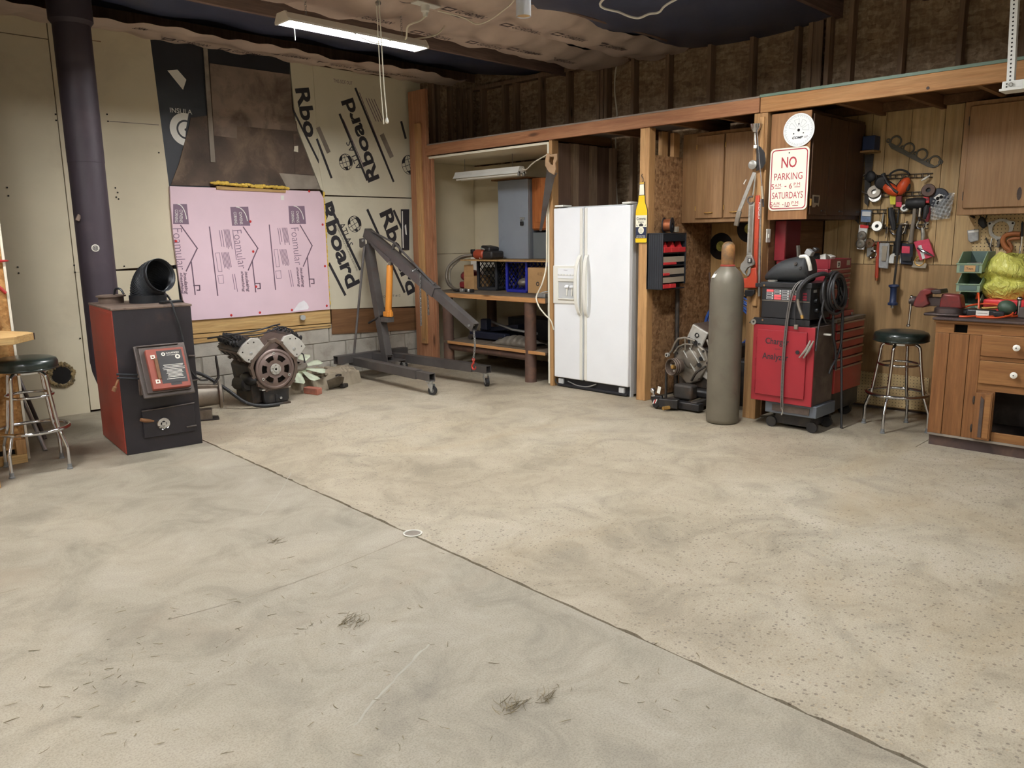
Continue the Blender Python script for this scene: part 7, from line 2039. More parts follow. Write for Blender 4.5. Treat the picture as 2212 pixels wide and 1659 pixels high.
for z in (0.66, 0.50, 0.33):
    MB().cyl((5.492, 2.874, z - 0.03), (5.492, 2.874, z + 0.03), 0.006, seg=8).build('hinge', 'charger_red', cdoor)
MB().box(5.53, 5.86, 2.40, 2.80, 0.115, 0.205).build('cart_frame', 'cart_grey', ch, bev=0.006)
MB().box(5.524, 5.531, 2.45, 2.74, 0.135, 0.185).build('cart_recess', 'charger_side', ch)
MB().box(5.58, 5.80, 2.46, 2.74, 0.03, 0.115).build('under_block', 'oily_black', ch, bev=0.006)
for y in (2.44, 2.76):
    for x in (5.57, 5.82):
        MB().cyl((x - 0.014, y, 0.04), (x + 0.014, y, 0.04), 0.04, seg=18).build('caster', 'oily_black', ch)

# ---------------------------------------------------------------- welder
mat('welder_black', (34, 35, 38), 0.45, 0.1, var=0.12)
mat('welder_pink', (226, 96, 100), 0.4)
mat('welder_grey', (150, 150, 150), 0.5)
wd = thing('welder', 'black wire feed welder with red and grey panel labels on the charger cabinet', 'welder', (5.68, 2.67, 0.787))
MB().box(5.505, 5.85, 2.478, 2.853, 0.835, 1.085).build('case', 'welder_black', wd, bev=0.006)
MB().box(5.498, 5.86, 2.470, 2.862, 1.062, 1.100).build('top_cover', 'welder_black', wd, bev=0.004)
MB().prism([(5.495, 2.945, 0.788), (5.495, 2.90, 0.835), (5.495, 2.470, 0.835), (5.495, 2.470, 0.792)], (0.006, 0, 0)).build('base_skirt', 'welder_black', wd, bev=0.002)
MB().box(5.50, 5.86, 2.47, 2.93, 0.786, 0.80).build('base_pan', 'welder_black', wd)
MB().box(5.502, 5.506, 2.482, 2.850, 0.962, 0.968).build('seam', 'gear_grey', wd)
MB().cyl((5.497, 2.83, 1.075), (5.490, 2.83, 1.075), 0.008, seg=10).build('screw', 'chrome', wd)
MB().cyl((5.495, 2.83, 0.818), (5.488, 2.83, 0.818), 0.008, seg=10).build('screw', 'chrome', wd)
MB().lathe([(0.008, 0.0), (0.022, 0.0), (0.022, 0.004)], (5.494, 2.905, 0.80), (-1, 0, 0), 18, caps=False).build('latch_ring', 'galv', wd)
MB().obox((5.52, 2.885, 1.075), 0.03, 0.05, 0.03).build('rear_lug', 'welder_black', wd, bev=0.004)
pal = ['welder_pink', 'welder_grey', 'welder_grey', 'welder_grey']
for r_ in range(4):
    for c in range(4):
        m = 'welder_pink' if (r_, c) in ((0, 0), (2, 1), (3, 1), (2, 3), (3, 3)) else 'welder_grey'
        y1 = 2.815 - c * 0.060
        z1 = 1.046 - r_ * 0.0185
        MB().prism([(5.5045, y1, z1), (5.5045, y1 - 0.055, z1), (5.5045, y1 - 0.055, z1 - 0.0165), (5.5045, y1, z1 - 0.0165)], (-0.001, 0, 0)).build('label_cell', m, wd)
        if m == 'welder_grey':
            MB().prism([(5.5032, y1 - 0.006, z1 - 0.006), (5.5032, y1 - 0.042, z1 - 0.006), (5.5032, y1 - 0.042, z1 - 0.011), (5.5032, y1 - 0.006, z1 - 0.011)], (-0.0006, 0, 0)).build('label_line', 'kick_black', wd)
            MB().lathe([(0.0, 0.0), (0.004, 0.0)], (5.503, y1 - 0.048, z1 - 0.008), (-1, 0, 0), 8, caps=False).build('label_dot', 'white', wd)
for r_ in range(3):
    MB().prism([(5.5045, 2.535, 1.03 - 0.02 * r_), (5.5045, 2.505, 1.03 - 0.02 * r_), (5.5045, 2.505, 1.015 - 0.02 * r_), (5.5045, 2.535, 1.015 - 0.02 * r_)], (-0.001, 0, 0)).build('label_cell', 'maroon', wd)
# control end of the welder (faces -y)
for (x, z, w_, h_, m) in ((5.55, 1.03, 0.05, 0.02, 'welder_grey'), (5.66, 1.035, 0.07, 0.04, 'welder_grey'), (5.66, 1.0, 0.07, 0.012, 'white'), (5.68, 0.955, 0.05, 0.05, 'white')):
    MB().prism([(x, 2.4775, z), (x + w_, 2.4775, z), (x + w_, 2.4775, z + h_), (x, 2.4775, z + h_)], (0, -0.001, 0)).build('control_print', m, wd)
for (x, z) in ((5.58, 0.97), (5.76, 0.92), (5.60, 0.90)):
    MB().lathe([(0.018, 0.0), (0.016, 0.02), (0.0, 0.021)], (x, 2.478, z), (0, -1, 0), 18, caps=False).build('knob', 'welder_black', wd)
MB().obox((5.70, 2.465, 0.87), 0.10, 0.03, 0.06).build('socket_block', 'welder_black', wd, bev=0.006)
# torch leads coiled over the welder
mat('lead_black', (44, 43, 44), 0.5, var=0.1)
ld = thing('welding_leads', 'coiled black welding leads with a steel earth clamp hanging off the welder', 'cable', (5.62, 2.43, 0.8))
lc = V((5.74, 2.44, 1.02))
for k in range(6):
    r_ = 0.115 + 0.012 * (k % 4)
    mb = MB()
    n_ = V((-0.15 + 0.08 * (k % 3), -0.98, 0.12 * (k % 2)))
    mb.ring(lc + V((0.012 * (k % 3), -0.012 * k, 0.006 * (k % 3))), n_, r_, 0.0105, 44, 8, sx=1.0 - 0.05 * (k % 3))
    mb.build('lead_loop', 'lead_black', ld)
def lead(pts, r_, m='lead_black', name='lead'):
    return MB().tube(curve(pts, 8), r_, 8).build(name, m, ld)
lead([(5.72, 2.43, 1.13), (5.60, 2.44, 1.165), (5.50, 2.50, 1.13), (5.468, 2.545, 1.06), (5.463, 2.55, 0.99)], 0.017)
lead([(5.463, 2.55, 0.99), (5.462, 2.548, 0.96), (5.460, 2.535, 0.92), (5.459, 2.515, 0.875)], 0.011, 'gear_grey', 'torch_neck')
lead([(5.459, 2.515, 0.875), (5.458, 2.508, 0.85)], 0.012, 'brass', 'torch_tip')
lead([(5.75, 2.41, 0.92), (5.73, 2.40, 0.80), (5.74, 2.395, 0.70), (5.78, 2.39, 0.60), (5.80, 2.39, 0.45)], 0.010)
lead([(5.82, 2.40, 1.0), (5.86, 2.385, 0.85), (5.85, 2.38, 0.66), (5.80, 2.385, 0.54), (5.73, 2.39, 0.48), (5.70, 2.395, 0.43)], 0.009)
lead([(5.84, 2.41, 1.06), (5.86, 2.39, 0.95), (5.855, 2.385, 0.7), (5.845, 2.36, 0.4), (5.84, 2.34, 0.1), (5.83, 2.33, 0.006)], 0.009)
lead([(5.60, 2.42, 0.99), (5.555, 2.41, 0.90), (5.60, 2.40, 0.82), (5.66, 2.405, 0.80)], 0.007)
lead([(5.60, 2.43, 0.87), (5.56, 2.43, 0.80), (5.52, 2.42, 0.70), (5.50, 2.415, 0.62)], 0.007)
lead([(5.478, 2.57, 1.0), (5.474, 2.575, 0.88), (5.474, 2.565, 0.80)], 0.005)
MB().obox((5.472, 2.558, 0.785), 0.02, 0.028, 0.035).build('plug', 'gear_grey', ld, bev=0.004)
cl_ = V((5.47, 2.47, 0.62))
for s in (-1, 1):
    MB().tube([V((5.472, 2.435, 0.695)) + V((0, s * 0.012, 0)), V((5.470, 2.462, 0.63)) + V((0, s * 0.010, 0)), V((5.468, 2.505, 0.565)) + V((0, s * 0.016, 0))], [0.006, 0.011, 0.005], 8).build('clamp_jaw', 'galv', ld)
MB().ring((5.470, 2.462, 0.63), (1, 0, 0), 0.014, 0.005, 14, 6).build('clamp_spring', 'copper', ld)
MB().obox((5.66, 2.42, 0.725), 0.02, 0.08, 0.012).build('paper_tag', 'almond', ld)
# perforated strap draped down the front
mat('strap', (112, 108, 104), 0.4, 0.5, var=0.1)
sp2 = thing('perforated_strap', 'long perforated metal strap draped over the welder and down the red door', 'strap', (5.47, 2.64, 0.2))
P = curve([(5.62, 2.53, 1.125), (5.52, 2.56, 1.115), (5.487, 2.595, 1.06), (5.478, 2.618, 0.95), (5.474, 2.632, 0.80), (5.472, 2.640, 0.62), (5.472, 2.642, 0.44), (5.474, 2.640, 0.25), (5.478, 2.636, 0.165)], 10)
vs, fs = [], []
for p in P:
    vs += [p + V((0, 0.011, 0)), p + V((0, -0.011, 0)), p + V((-0.003, -0.011, 0)), p + V((-0.003, 0.011, 0))]
for i in range(len(P) - 1):
    for k in range(4):
        l = (k + 1) % 4
        fs.append((4 * i + k, 4 * i + l, 4 * i + 4 + l, 4 * i + 4 + k))
MB().add(vs, fs).build('strap_band', 'strap', sp2, smooth=0)
hm = MB()
for i in range(14, len(P) - 3, 1):
    p = P[i]
    for f in (0.0, 0.5):
        q = lerp(p, P[i + 1], f) + V((-0.0036, 0, 0))
        hm.lathe([(0.0, 0.0), (0.0035, 0.0)], q, (-1, 0, 0.05), 6, caps=False)
hm.build('perforation_row', 'hole', sp2, smooth=0)
MB().tube([(5.478, 2.636, 0.17), (5.48, 2.632, 0.145), (5.479, 2.64, 0.12)], 0.005, 6).build('frayed_end', 'galv', sp2)
# welding helmet / hood with mask
mat('hood_black', (46, 48, 50), 0.55, var=0.12)
hd_ = thing('welding_hood', 'dark grey leather welding hood with pale band lying on the welder', 'helmet', (5.62, 2.68, 1.10))
def hood(u, v):
    t = u
    c = lerp((5.62, 2.885, 1.125), (5.62, 2.545, 1.215), t)
    r_ = 0.018 + 0.082 * math.sin(min(1, t * 1.15) * math.pi * 0.5) ** 0.8
    a = 2 * math.pi * v
    return c + V((math.cos(a) * r_ * 0.95, 0.25 * math.sin(a) * r_, math.sin(a) * r_ * 0.98)) + V((0, 0, 0.012 * math.sin(t * 5)))
mb = MB().grid(hood, 22, 24)
mb.build('shell', 'hood_black', hd_, smooth=60)
MB().lathe([(0.0, 0.012), (0.09, 0.010), (0.102, 0.0), (0.10, -0.012)], (5.62, 2.545, 1.213), (0, -1, 0.2), 30, caps=False).build('face_rim', 'hood_black', hd_)
for (y, z) in ((2.612, 1.235), (2.575, 1.205)):
    MB().lathe([(0.005, 0.008), (0.011, 0.008), (0.013, 0.0)], (5.528, y, z), (-1, 0, 0.2), 14, caps=False).build('rivet', 'iron_dark', hd_)
MB().tube(curve([(5.57, 2.60, 1.285), (5.55, 2.545, 1.285), (5.545, 2.52, 1.24), (5.56, 2.515, 1.19)], 6), 0.014, 8).build('pale_band', 'almond', hd_)
MB().obox((5.58, 2.535, 1.315), 0.06, 0.05, 0.04, Matrix.Rotation(0.5, 3, 'X')).build('headgear_block', 'welder_grey', hd_, bev=0.006)
MB().obox((5.60, 2.50, 1.335), 0.05, 0.035, 0.025, Matrix.Rotation(0.5, 3, 'X')).build('headgear_knob', 'oily_black', hd_, bev=0.006)
tag(MB().lathe([(0.0, 0.012), (0.03, 0.012), (0.036, 0.008), (0.036, 0.0)], (5.56, 2.80, 1.101), seg=20, caps=False).build('tin_lid', 'galv'), 'small round tin lid on top of the welder', 'lid')


# ================================================================ tool wall
wood('panel_wood', (212, 182, 134), (192, 160, 112), 2, 0.45, 0.5, knots=False, tone=0.06, dirt=(150, 114, 68), dlo=0.60, dhi=0.9)
wood('low_ply', (186, 152, 108), (170, 136, 94), 2, 0.4, 0.6, knots=False, tone=0.04, dirt=(130, 94, 58), dlo=0.58, dhi=0.9)
mat('pegboard', (206, 180, 132), 0.65, var=0.05)
wp = struct(MB().box(6.752, 6.762, -1.5, 2.945, 0.0, 2.42).build('wall_panelling', 'end_grain', smooth=0), 'planked panelling behind the hanging tools')
ys_ = [2.945, 2.83, 2.721, 2.599, 2.493, 2.302, 2.065, 1.935, 1.778, 1.62, 1.41, 1.20, 1.05, 0.9]
for a, b in zip(ys_[:-1], ys_[1:]):
    MB().box(6.742, 6.752, b + 0.002, a - 0.002, 1.196, 2.405).build('plank', 'panel_wood', wp, smooth=0)
MB().box(6.740, 6.752, 0.5, 2.945, 0.02, 1.192).build('lower_panel', 'low_ply', wp, smooth=0)
MB().box(6.728, 6.752, 0.9, 2.70, 2.385, 2.43).build('cornice', 'stain_ply', wp, smooth=0)
def pegs(name, y0, y1, z0, z1, x, par, pitch=0.0254):
    mb = MB()
    y = y0 + 0.012
    while y < y1:
        z = z0 + 0.012
        while z < z1:
            mb.lathe([(0.0, 0.0), (0.0036, 0.0)], (x, y, z), (-1, 0, 0), 6, caps=False)
            z += pitch
        y += pitch
    o = mb.build(name, 'hole', par, smooth=0)
    stuff(o)
    return o
pgb = MB().box(6.733, 6.7415, 0.95, 1.80, 1.10, 1.585).build('pegboard', 'pegboard', wp, smooth=0)
pegs('peg_hole_field', 1.30, 1.80, 1.12, 1.58, 6.7325, pgb)
pgl = MB().box(6.730, 6.7395, 2.02, 2.60, 0.03, 0.30).build('pegboard', 'pegboard', wp, smooth=0)
pegs('peg_hole_field', 2.02, 2.60, 0.03, 0.30, 6.7295, pgl)

# ---------------------------------------------------------------- rails of wire hooks
mat('rail_wire', (86, 78, 70), 0.45, 0.6)
def peg_rail(a, b, n, label, drop=0.0):
    a, b = V(a), V(b)
    t = thing('hook_rail', label, 'hook rail', a, 'wire hook rails on the panelling')
    for dz in (0.0, -0.028):
        MB().tube([a + V((0, 0, dz)), b + V((0, 0, dz))], 0.004, 8).build('rod', 'rail_wire', t)
    for k in range(n):
        p = lerp(a, b, (k + 0.5) / n) + V((-0.004, 0, -0.014))
        MB().tube([p + V((0, 0, 0.018)), p + V((-0.004, 0, -0.016)), p + V((-0.035, -0.002, -0.010)), p + V((-0.045, -0.003, 0.012))], 0.003, 6).build('hook', 'rail_wire', t)
    return t
peg_rail((6.732, 2.643, 1.903), (6.732, 2.117, 1.891), 11, 'highest wire hook rail, the one carrying the orange ear defenders')
peg_rail((6.732, 2.608, 1.759), (6.732, 2.168, 1.756), 8, 'second wire hook rail from the top, behind the grey reel')
peg_rail((6.732, 2.625, 1.635), (6.732, 2.175, 1.622), 9, 'third wire hook rail, the one carrying the rubber mallet')
peg_rail((6.732, 2.636, 1.509), (6.732, 2.12, 1.505), 9, 'fourth wire hook rail, level with the U shaped bracket')
peg_rail((6.732, 2.608, 1.376), (6.732, 2.099, 1.376), 9, 'lowest wire hook rail, the one carrying packaged tools')

# ---------------------------------------------------------------- things on the rails
mat('def_orange', (224, 88, 44), 0.4, var=0.08)
mat('soft_black', (36, 36, 38), 0.6, var=0.15)
TX = 6.675
em = thing('ear_defenders', 'orange and black ear defenders hanging on the top hook rail', 'ear defenders', (6.68, 2.346, 1.745))
for a, b in (((6.675, 2.438, 1.81), (6.675, 2.363, 1.758)), ((6.675, 2.287, 1.843), (6.675, 2.331, 1.762))):
    a, b = V(a), V(b)
    d = (b - a).normalized()
    x, y, z = frame_of(d)
    m3 = Matrix((x, y, z)).transposed()
    cup = MB().ell((a + b) / 2, 0.046, 0.042, (b - a).length * 0.80, 18, 12, m3).build('ear_cup', 'def_orange', em, smooth=60)
    MB().tube([a + V((0.02, 0.0, 0.03)), b + V((0.01, 0, 0.03))], 0.020, 10).build('ear_pad', 'soft_black', cup)
hbp = [(6.675, 2.419, 1.887), (6.675, 2.409, 1.907), (6.675, 2.375, 1.926), (6.675, 2.334, 1.929), (6.675, 2.293, 1.914), (6.675, 2.271, 1.892)]
MB().tube(curve(hbp, 6), 0.008, 8).build('headband', 'soft_black', em)
MB().tube(curve([(6.645, 2.457, 1.894), (6.645, 2.423, 1.838), (6.645, 2.372, 1.781), (6.645, 2.334, 1.755)], 6), 0.012, 8).build('strap', 'soft_black', em)
MB().tube(curve([(6.675, 2.323, 1.851), (6.675, 2.349, 1.817), (6.675, 2.365, 1.794)], 5), 0.010, 8).build('strap', 'soft_black', em)
MB().ell((6.675, 2.275, 1.798), 0.02, 0.022, 0.035, 12, 8).build('adjuster', 'soft_black', em)
tp_ = thing('ring_compressor', 'black wire loop with a dark knob at the left end of the top hook rail', 'wire loop', (6.7, 2.582, 1.787))
MB().ring((6.7, 2.586, 1.843), (-1, -0.2, 0.1), 0.083, 0.0035, 36, 6, sx=0.85).build('loop', 'rail_wire', tp_)
MB().ell((6.69, 2.57, 1.894), 0.02, 0.04, 0.045, 14, 10).build('knob', 'soft_black', tp_)
bp = thing('black_pouch', 'round black cup between the wire loop and the ear defenders', 'cup', (6.69, 2.48, 1.818))
MB().lathe([(0.0, 0.0), (0.045, 0.0), (0.05, 0.03), (0.044, 0.06), (0.03, 0.064)], (6.69, 2.487, 1.849), (-0.8, -0.4, -0.2), 22).build('cup_body', 'soft_black', bp)
MB().tube([(6.7, 2.529, 1.907), (6.7, 2.525, 1.797)], 0.006, 8).build('stem', 'iron_dark', bp)
MB().tube([(6.69, 2.474, 1.909), (6.685, 2.443, 1.834)], 0.018, 8).build('strap', 'soft_black', bp)
def reel(p, r_, w_, m, label, name='reel', hole_=0.35, d=(-1, -0.15, 0.2)):
    t = thing(name, label, name.replace('_', ' '), p)
    MB().lathe([(r_ * hole_, w_), (r_ * 0.92, w_), (r_, w_ * 0.8), (r_, w_ * 0.6), (r_ * 0.82, w_ * 0.5), (r_, w_ * 0.35), (r_, 0.0), (r_ * hole_, 0.0)], p, d, 30, caps=False).build('rim', m, t)
    MB().lathe([(0.0, w_ * 0.4), (r_ * hole_, w_ * 0.4)], p, d, 20, caps=False).build('hub', 'kick_black', t)
    return t
reel((6.7, 2.532, 1.766), 0.053, 0.035, 'gear_grey', 'grey metal reel on the second hook rail', 'pulley')
reel((6.7, 2.526, 1.736), 0.050, 0.020, 'galv', 'thin silver disc just below the grey metal reel', 'disc')
reel((6.7, 2.127, 1.759), 0.050, 0.03, 'pipe_brown', 'brown pulley at the right end of the second hook rail', 'pulley')
reel((6.7, 2.292, 1.632), 0.030, 0.025, 'white', 'small roll of white tape on the third hook rail', 'tape_roll', 0.5)
reel((6.7, 2.492, 1.495), 0.042, 0.03, 'galv', 'silver bearing ring left of the gold handled driver', 'bearing')
mat('pack_yellow', (222, 214, 70), 0.4, var=0.15, scale=20)
mat('pack_pink', (216, 70, 96), 0.4, var=0.15, scale=20)
mat('pack_blue', (120, 140, 168), 0.3, var=0.25, scale=25)
mat('pack_card', (226, 226, 222), 0.5, var=0.05)
mat('blister', (168, 168, 166), 0.2, var=0.2, scale=30)
mat('pack_dark', (40, 44, 56), 0.3, var=0.2, scale=20)
def pack(name, quad, m, label, th=0.02, cat='package', extra=()):
    t = thing(name, label, cat, quad[-1], 'packaged tools on the hook rails')
    MB().prism(quad, (-th, 0, 0)).build('card', m, t, bev=0.002)
    for q, mm, x in extra:
        MB().prism(q, (-x, 0, 0)).build('blister', mm, t, bev=0.002)
    return t
pack('yellow_packet', ((6.7, 2.411, 1.75), (6.7, 2.362, 1.747), (6.7, 2.359, 1.665), (6.7, 2.398, 1.666)), 'pack_yellow', 'small yellow packet under the ear defenders')
pack('pink_packet', ((6.7, 2.361, 1.734), (6.7, 2.316, 1.732), (6.7, 2.317, 1.642), (6.7, 2.359, 1.648)), 'maroon', 'small red and pink packet under the ear defenders', extra=((((6.678, 2.352, 1.685), (6.678, 2.309, 1.683), (6.678, 2.31, 1.641), (6.678, 2.351, 1.648)), 'pack_pink', 0.006),))
pack('blue_packet', ((6.7, 2.625, 1.633), (6.7, 2.542, 1.625), (6.7, 2.543, 1.531), (6.7, 2.622, 1.537)), 'pack_blue', 'clear packet with blue card at the left of the third rail', extra=((((6.678, 2.612, 1.621), (6.678, 2.542, 1.616), (6.678, 2.542, 1.578), (6.678, 2.612, 1.582)), 'pack_card', 0.006),))
t = pack('disc_packet', ((6.7, 2.633, 1.514), (6.7, 2.562, 1.503), (6.7, 2.582, 1.312), (6.7, 2.639, 1.318)), 'pack_card', 'white card holding two round wire wheels', extra=((((6.679, 2.623, 1.515), (6.679, 2.554, 1.506), (6.679, 2.556, 1.484), (6.679, 2.622, 1.489)), 'bin_red', 0.002),))
for p in ((6.678, 2.603, 1.424), (6.678, 2.61, 1.361)):
    MB().lathe([(0.008, 0.012), (0.020, 0.014), (0.034, 0.010), (0.040, 0.0)], p, (-1, 0, 0), 24, caps=False).build('wire_wheel', 'gear_grey', t)
pack('clear_packet', ((6.7, 2.461, 1.368), (6.7, 2.384, 1.364), (6.7, 2.383, 1.162), (6.7, 2.454, 1.168)), 'blister', 'grey clear plastic packet on the lowest hook rail beside the orange tube', extra=((((6.679, 2.434, 1.344), (6.679, 2.394, 1.341), (6.679, 2.398, 1.22), (6.679, 2.434, 1.223)), 'paper_tan', 0.008),))
pack('black_packet', ((6.7, 2.296, 1.365), (6.7, 2.205, 1.356), (6.7, 2.199, 1.196), (6.7, 2.284, 1.201)), 'pack_dark', 'black packet with a red and white label on the lowest hook rail', extra=((((6.679, 2.287, 1.341), (6.679, 2.225, 1.338), (6.679, 2.223, 1.283), (6.679, 2.283, 1.286)), 'pack_pink', 0.004), (((6.679, 2.273, 1.265), (6.679, 2.202, 1.259), (6.679, 2.205, 1.222), (6.679, 2.273, 1.225)), 'soft_black', 0.02)))
t = pack('red_packet', ((6.7, 2.203, 1.374), (6.7, 2.096, 1.397), (6.7, 2.042, 1.263), (6.7, 2.143, 1.229)), 'pack_pink', 'tilted bright red card with a silver puller on the lowest hook rail')
MB().tube([(6.675, 2.168, 1.326), (6.67, 2.131, 1.305), (6.67, 2.095, 1.287), (6.675, 2.05, 1.265)], [0.006, 0.012, 0.012, 0.005], 10).build('silver_tool', 'chrome', t)
MB().prism([(6.678, 2.165, 1.344), (6.678, 2.142, 1.35), (6.678, 2.106, 1.248), (6.678, 2.125, 1.238)], (-0.002, 0, 0)).build('white_stripe', 'pack_card', t)
t = pack('gold_packet', ((6.715, 2.203, 1.227), (6.715, 2.098, 1.204), (6.715, 2.103, 1.168), (6.715, 2.208, 1.174)), 'paper_tan', 'tan card with a gold ring at the bottom of the tool wall')
MB().ring((6.7, 2.152, 1.225), (-1, 0, 0), 0.036, 0.007, 28, 8).build('gold_ring', 'brass', t)
cbg = thing('clear_bag', 'clear plastic bag of parts with a round black piece on the panelling', 'bag', (6.7, 2.017, 1.52))
clear('film', (226, 230, 230), 0.45, 0.2)
def bagf(u, v):
    a, b = V((6.725, 2.117, 1.635)), V((6.725, 1.934, 1.721))
    c = lerp(lerp((6.725, 2.116, 1.729), (6.725, 1.944, 1.739), u), lerp((6.725, 2.098, 1.534), (6.725, 1.966, 1.548), u), v)
    w = math.sin(math.pi * u) * math.sin(math.pi * (0.05 + 0.9 * v))
    return c + V((-0.03 * w - 0.014 * abs(math.sin(17 * u + 9 * v)) - 0.012 * abs(math.sin(11 * v * 2 - 6 * u)), 0, 0))
MB().grid(bagf, 30, 30).build('film_bag', 'film', cbg, smooth=20)
MB().lathe([(0.0, 0.0), (0.070, 0.0), (0.075, 0.01), (0.070, 0.02), (0.0, 0.022)], (6.715, 2.055, 1.703), (-1, 0, 0), 32, caps=False).build('round_piece', 'pack_dark', cbg)
MB().prism([(6.69, 2.086, 1.704), (6.69, 2.047, 1.734), (6.69, 2.019, 1.724), (6.69, 2.019, 1.689), (6.69, 2.05, 1.658), (6.69, 2.066, 1.691)], (-0.004, 0, 0)).build('white_plate', 'white', cbg, bev=0.003)
for p in ((6.684, 2.054, 1.699), (6.684, 2.03, 1.708), (6.684, 2.048, 1.668)):
    MB().lathe([(0.0, 0.001), (0.013, 0.001)], p, (-1, 0, 0), 16, caps=False).build('plate_hole', 'hole', cbg)
bits = MB()
for k in range(40):
    c = lerp(lerp((6.715, 2.097, 1.634), (6.715, 1.941, 1.675), rs.random()), lerp((6.715, 2.084, 1.545), (6.715, 1.971, 1.572), rs.random()), rs.random())
    bits.obox(c, rs.uniform(0.01, 0.025), rs.uniform(0.008, 0.03), rs.uniform(0.006, 0.012), Matrix.Rotation(rs.uniform(0, 3), 3, 'X'))
stuff(bits.build('small_parts', 'blister', cbg, smooth=0))
ml = thing('rubber_mallet', 'black rubber mallet with a grey wooden handle hanging head up', 'mallet', (6.69, 2.223, 1.368))
MB().lathe([(0.0, -0.072), (0.034, -0.070), (0.041, -0.05), (0.043, 0.0), (0.041, 0.05), (0.034, 0.070), (0.0, 0.072)], (6.685, 2.208, 1.67), (0.1, -1, 0.03), 26, caps=False).build('head', 'soft_black', ml, smooth=50)
MB().tube([(6.685, 2.214, 1.641), (6.69, 2.216, 1.555), (6.69, 2.223, 1.459), (6.69, 2.227, 1.368)], [0.014, 0.013, 0.016, 0.018], 12).build('handle', 'grey_scrap', ml)
mt = thing('tape_measure', 'small red tape measure at the right of the tool rails', 'tape measure', (6.69, 2.131, 1.665))
MB().prism([(6.71, 2.158, 1.716), (6.71, 2.119, 1.722), (6.71, 2.112, 1.667), (6.71, 2.154, 1.665)], (-0.03, 0, 0)).build('case', 'bin_red', mt, bev=0.006)
MB().prism([(6.679, 2.139, 1.703), (6.679, 2.119, 1.705), (6.679, 2.117, 1.687), (6.679, 2.137, 1.685)], (-0.001, 0, 0)).build('badge', 'maroon', mt)
def simple(name, label, cat, build, base):
    t = thing(name, label, cat, base)
    build(t)
    return t
simple('long_pliers', 'dark long handled pliers hanging left of the slide hammer', 'pliers', lambda t: (
    MB().tube([(6.7, 2.402, 1.639), (6.69, 2.384, 1.571), (6.69, 2.368, 1.51), (6.69, 2.359, 1.467)], [0.02, 0.026, 0.022, 0.016], 10).build('grip', 'soft_black', t),
    MB().tube([(6.7, 2.383, 1.632), (6.7, 2.376, 1.571), (6.7, 2.379, 1.485)], [0.014, 0.016, 0.01], 10).build('grip', 'iron_dark', t)), (6.7, 2.375, 1.467))
simple('black_pliers', 'black and red gripped pliers hanging under the red tape measure', 'pliers', lambda t: (
    MB().tube([(6.7, 2.133, 1.647), (6.69, 2.131, 1.6), (6.69, 2.141, 1.547)], [0.026, 0.022, 0.014], 10).build('grip', 'soft_black', t),
    MB().tube([(6.7, 2.118, 1.635), (6.7, 2.118, 1.564), (6.7, 2.121, 1.528)], [0.014, 0.016, 0.012], 10).build('grip', 'maroon', t)), (6.7, 2.129, 1.529))
simple('socket', 'short chrome socket right of the mallet handle', 'socket', lambda t: (MB().lathe([(0.015, 0.0), (0.018, 0.004), (0.018, 0.075), (0.013, 0.08)], (6.69, 2.178, 1.562), (0, 0, 1), 18).build('sleeve', 'chrome', t), MB().lathe([(0.010, 0.0), (0.010, 0.03)], (6.69, 2.177, 1.542), (0, 0, 1), 12).build('drive', 'soft_black', t)), (6.69, 2.177, 1.542))
simple('ring_spanner', 'chrome ring headed clamp under the short socket', 'clamp', lambda t: (MB().ring((6.69, 2.158, 1.505), (-1, 0.1, 0), 0.034, 0.007, 28, 8).build('ring', 'chrome', t), MB().tube([(6.69, 2.139, 1.514), (6.69, 2.105, 1.516)], 0.006, 8).build('stem', 'galv', t), MB().tube([(6.69, 2.148, 1.481), (6.69, 2.138, 1.427), (6.69, 2.141, 1.385)], [0.012, 0.016, 0.012], 10).build('handle', 'galv', t)), (6.69, 2.141, 1.385))
simple('screwdriver', 'chrome forked driver with a gold shaft on the fourth rail', 'screwdriver', lambda t: (MB().tube([(6.7, 2.422, 1.646), (6.7, 2.418, 1.498)], 0.008, 8).build('shaft', 'brass', t), MB().tube([(6.7, 2.417, 1.492), (6.7, 2.416, 1.462), (6.7, 2.417, 1.44)], [0.007, 0.010, 0.012], 10).build('ferrule', 'chrome', t), MB().tube([(6.7, 2.421, 1.44), (6.7, 2.424, 1.403)], 0.004, 6).build('prong', 'chrome', t), MB().tube([(6.7, 2.412, 1.44), (6.7, 2.407, 1.406)], 0.004, 6).build('prong', 'chrome', t)), (6.7, 2.415, 1.403))
simple('u_bracket', 'chrome U shaped bracket behind the slide hammer', 'bracket', lambda t: (MB().tube(curve([(6.7, 2.393, 1.47), (6.7, 2.382, 1.446), (6.7, 2.351, 1.43), (6.7, 2.313, 1.432), (6.7, 2.289, 1.453), (6.7, 2.279, 1.499)], 5), 0.007, 8).build('bow', 'chrome', t), MB().obox((6.69, 2.285, 1.514), 0.02, 0.05, 0.016).build('head', 'chrome', t, bev=0.004)), (6.7, 2.348, 1.43))
simple('belt_tensioner', 'silver belt tensioner pulley hanging left of the orange tube', 'tensioner', lambda t: (MB().lathe([(0.010, 0.02), (0.034, 0.02), (0.040, 0.010), (0.034, 0.0)], (6.7, 2.541, 1.363), (-1, 0, 0), 26, caps=False).build('pulley', 'chrome', t), MB().prism([(6.715, 2.564, 1.332), (6.715, 2.516, 1.369), (6.715, 2.508, 1.3), (6.715, 2.552, 1.246), (6.715, 2.565, 1.262)], (-0.02, 0, 0)).build('arm', 'galv', t, bev=0.006), MB().ring((6.69, 2.511, 1.275), (-1, 0, 0), 0.028, 0.008, 20, 8, -120, 120).build('hook', 'chrome', t)), (6.7, 2.546, 1.247))
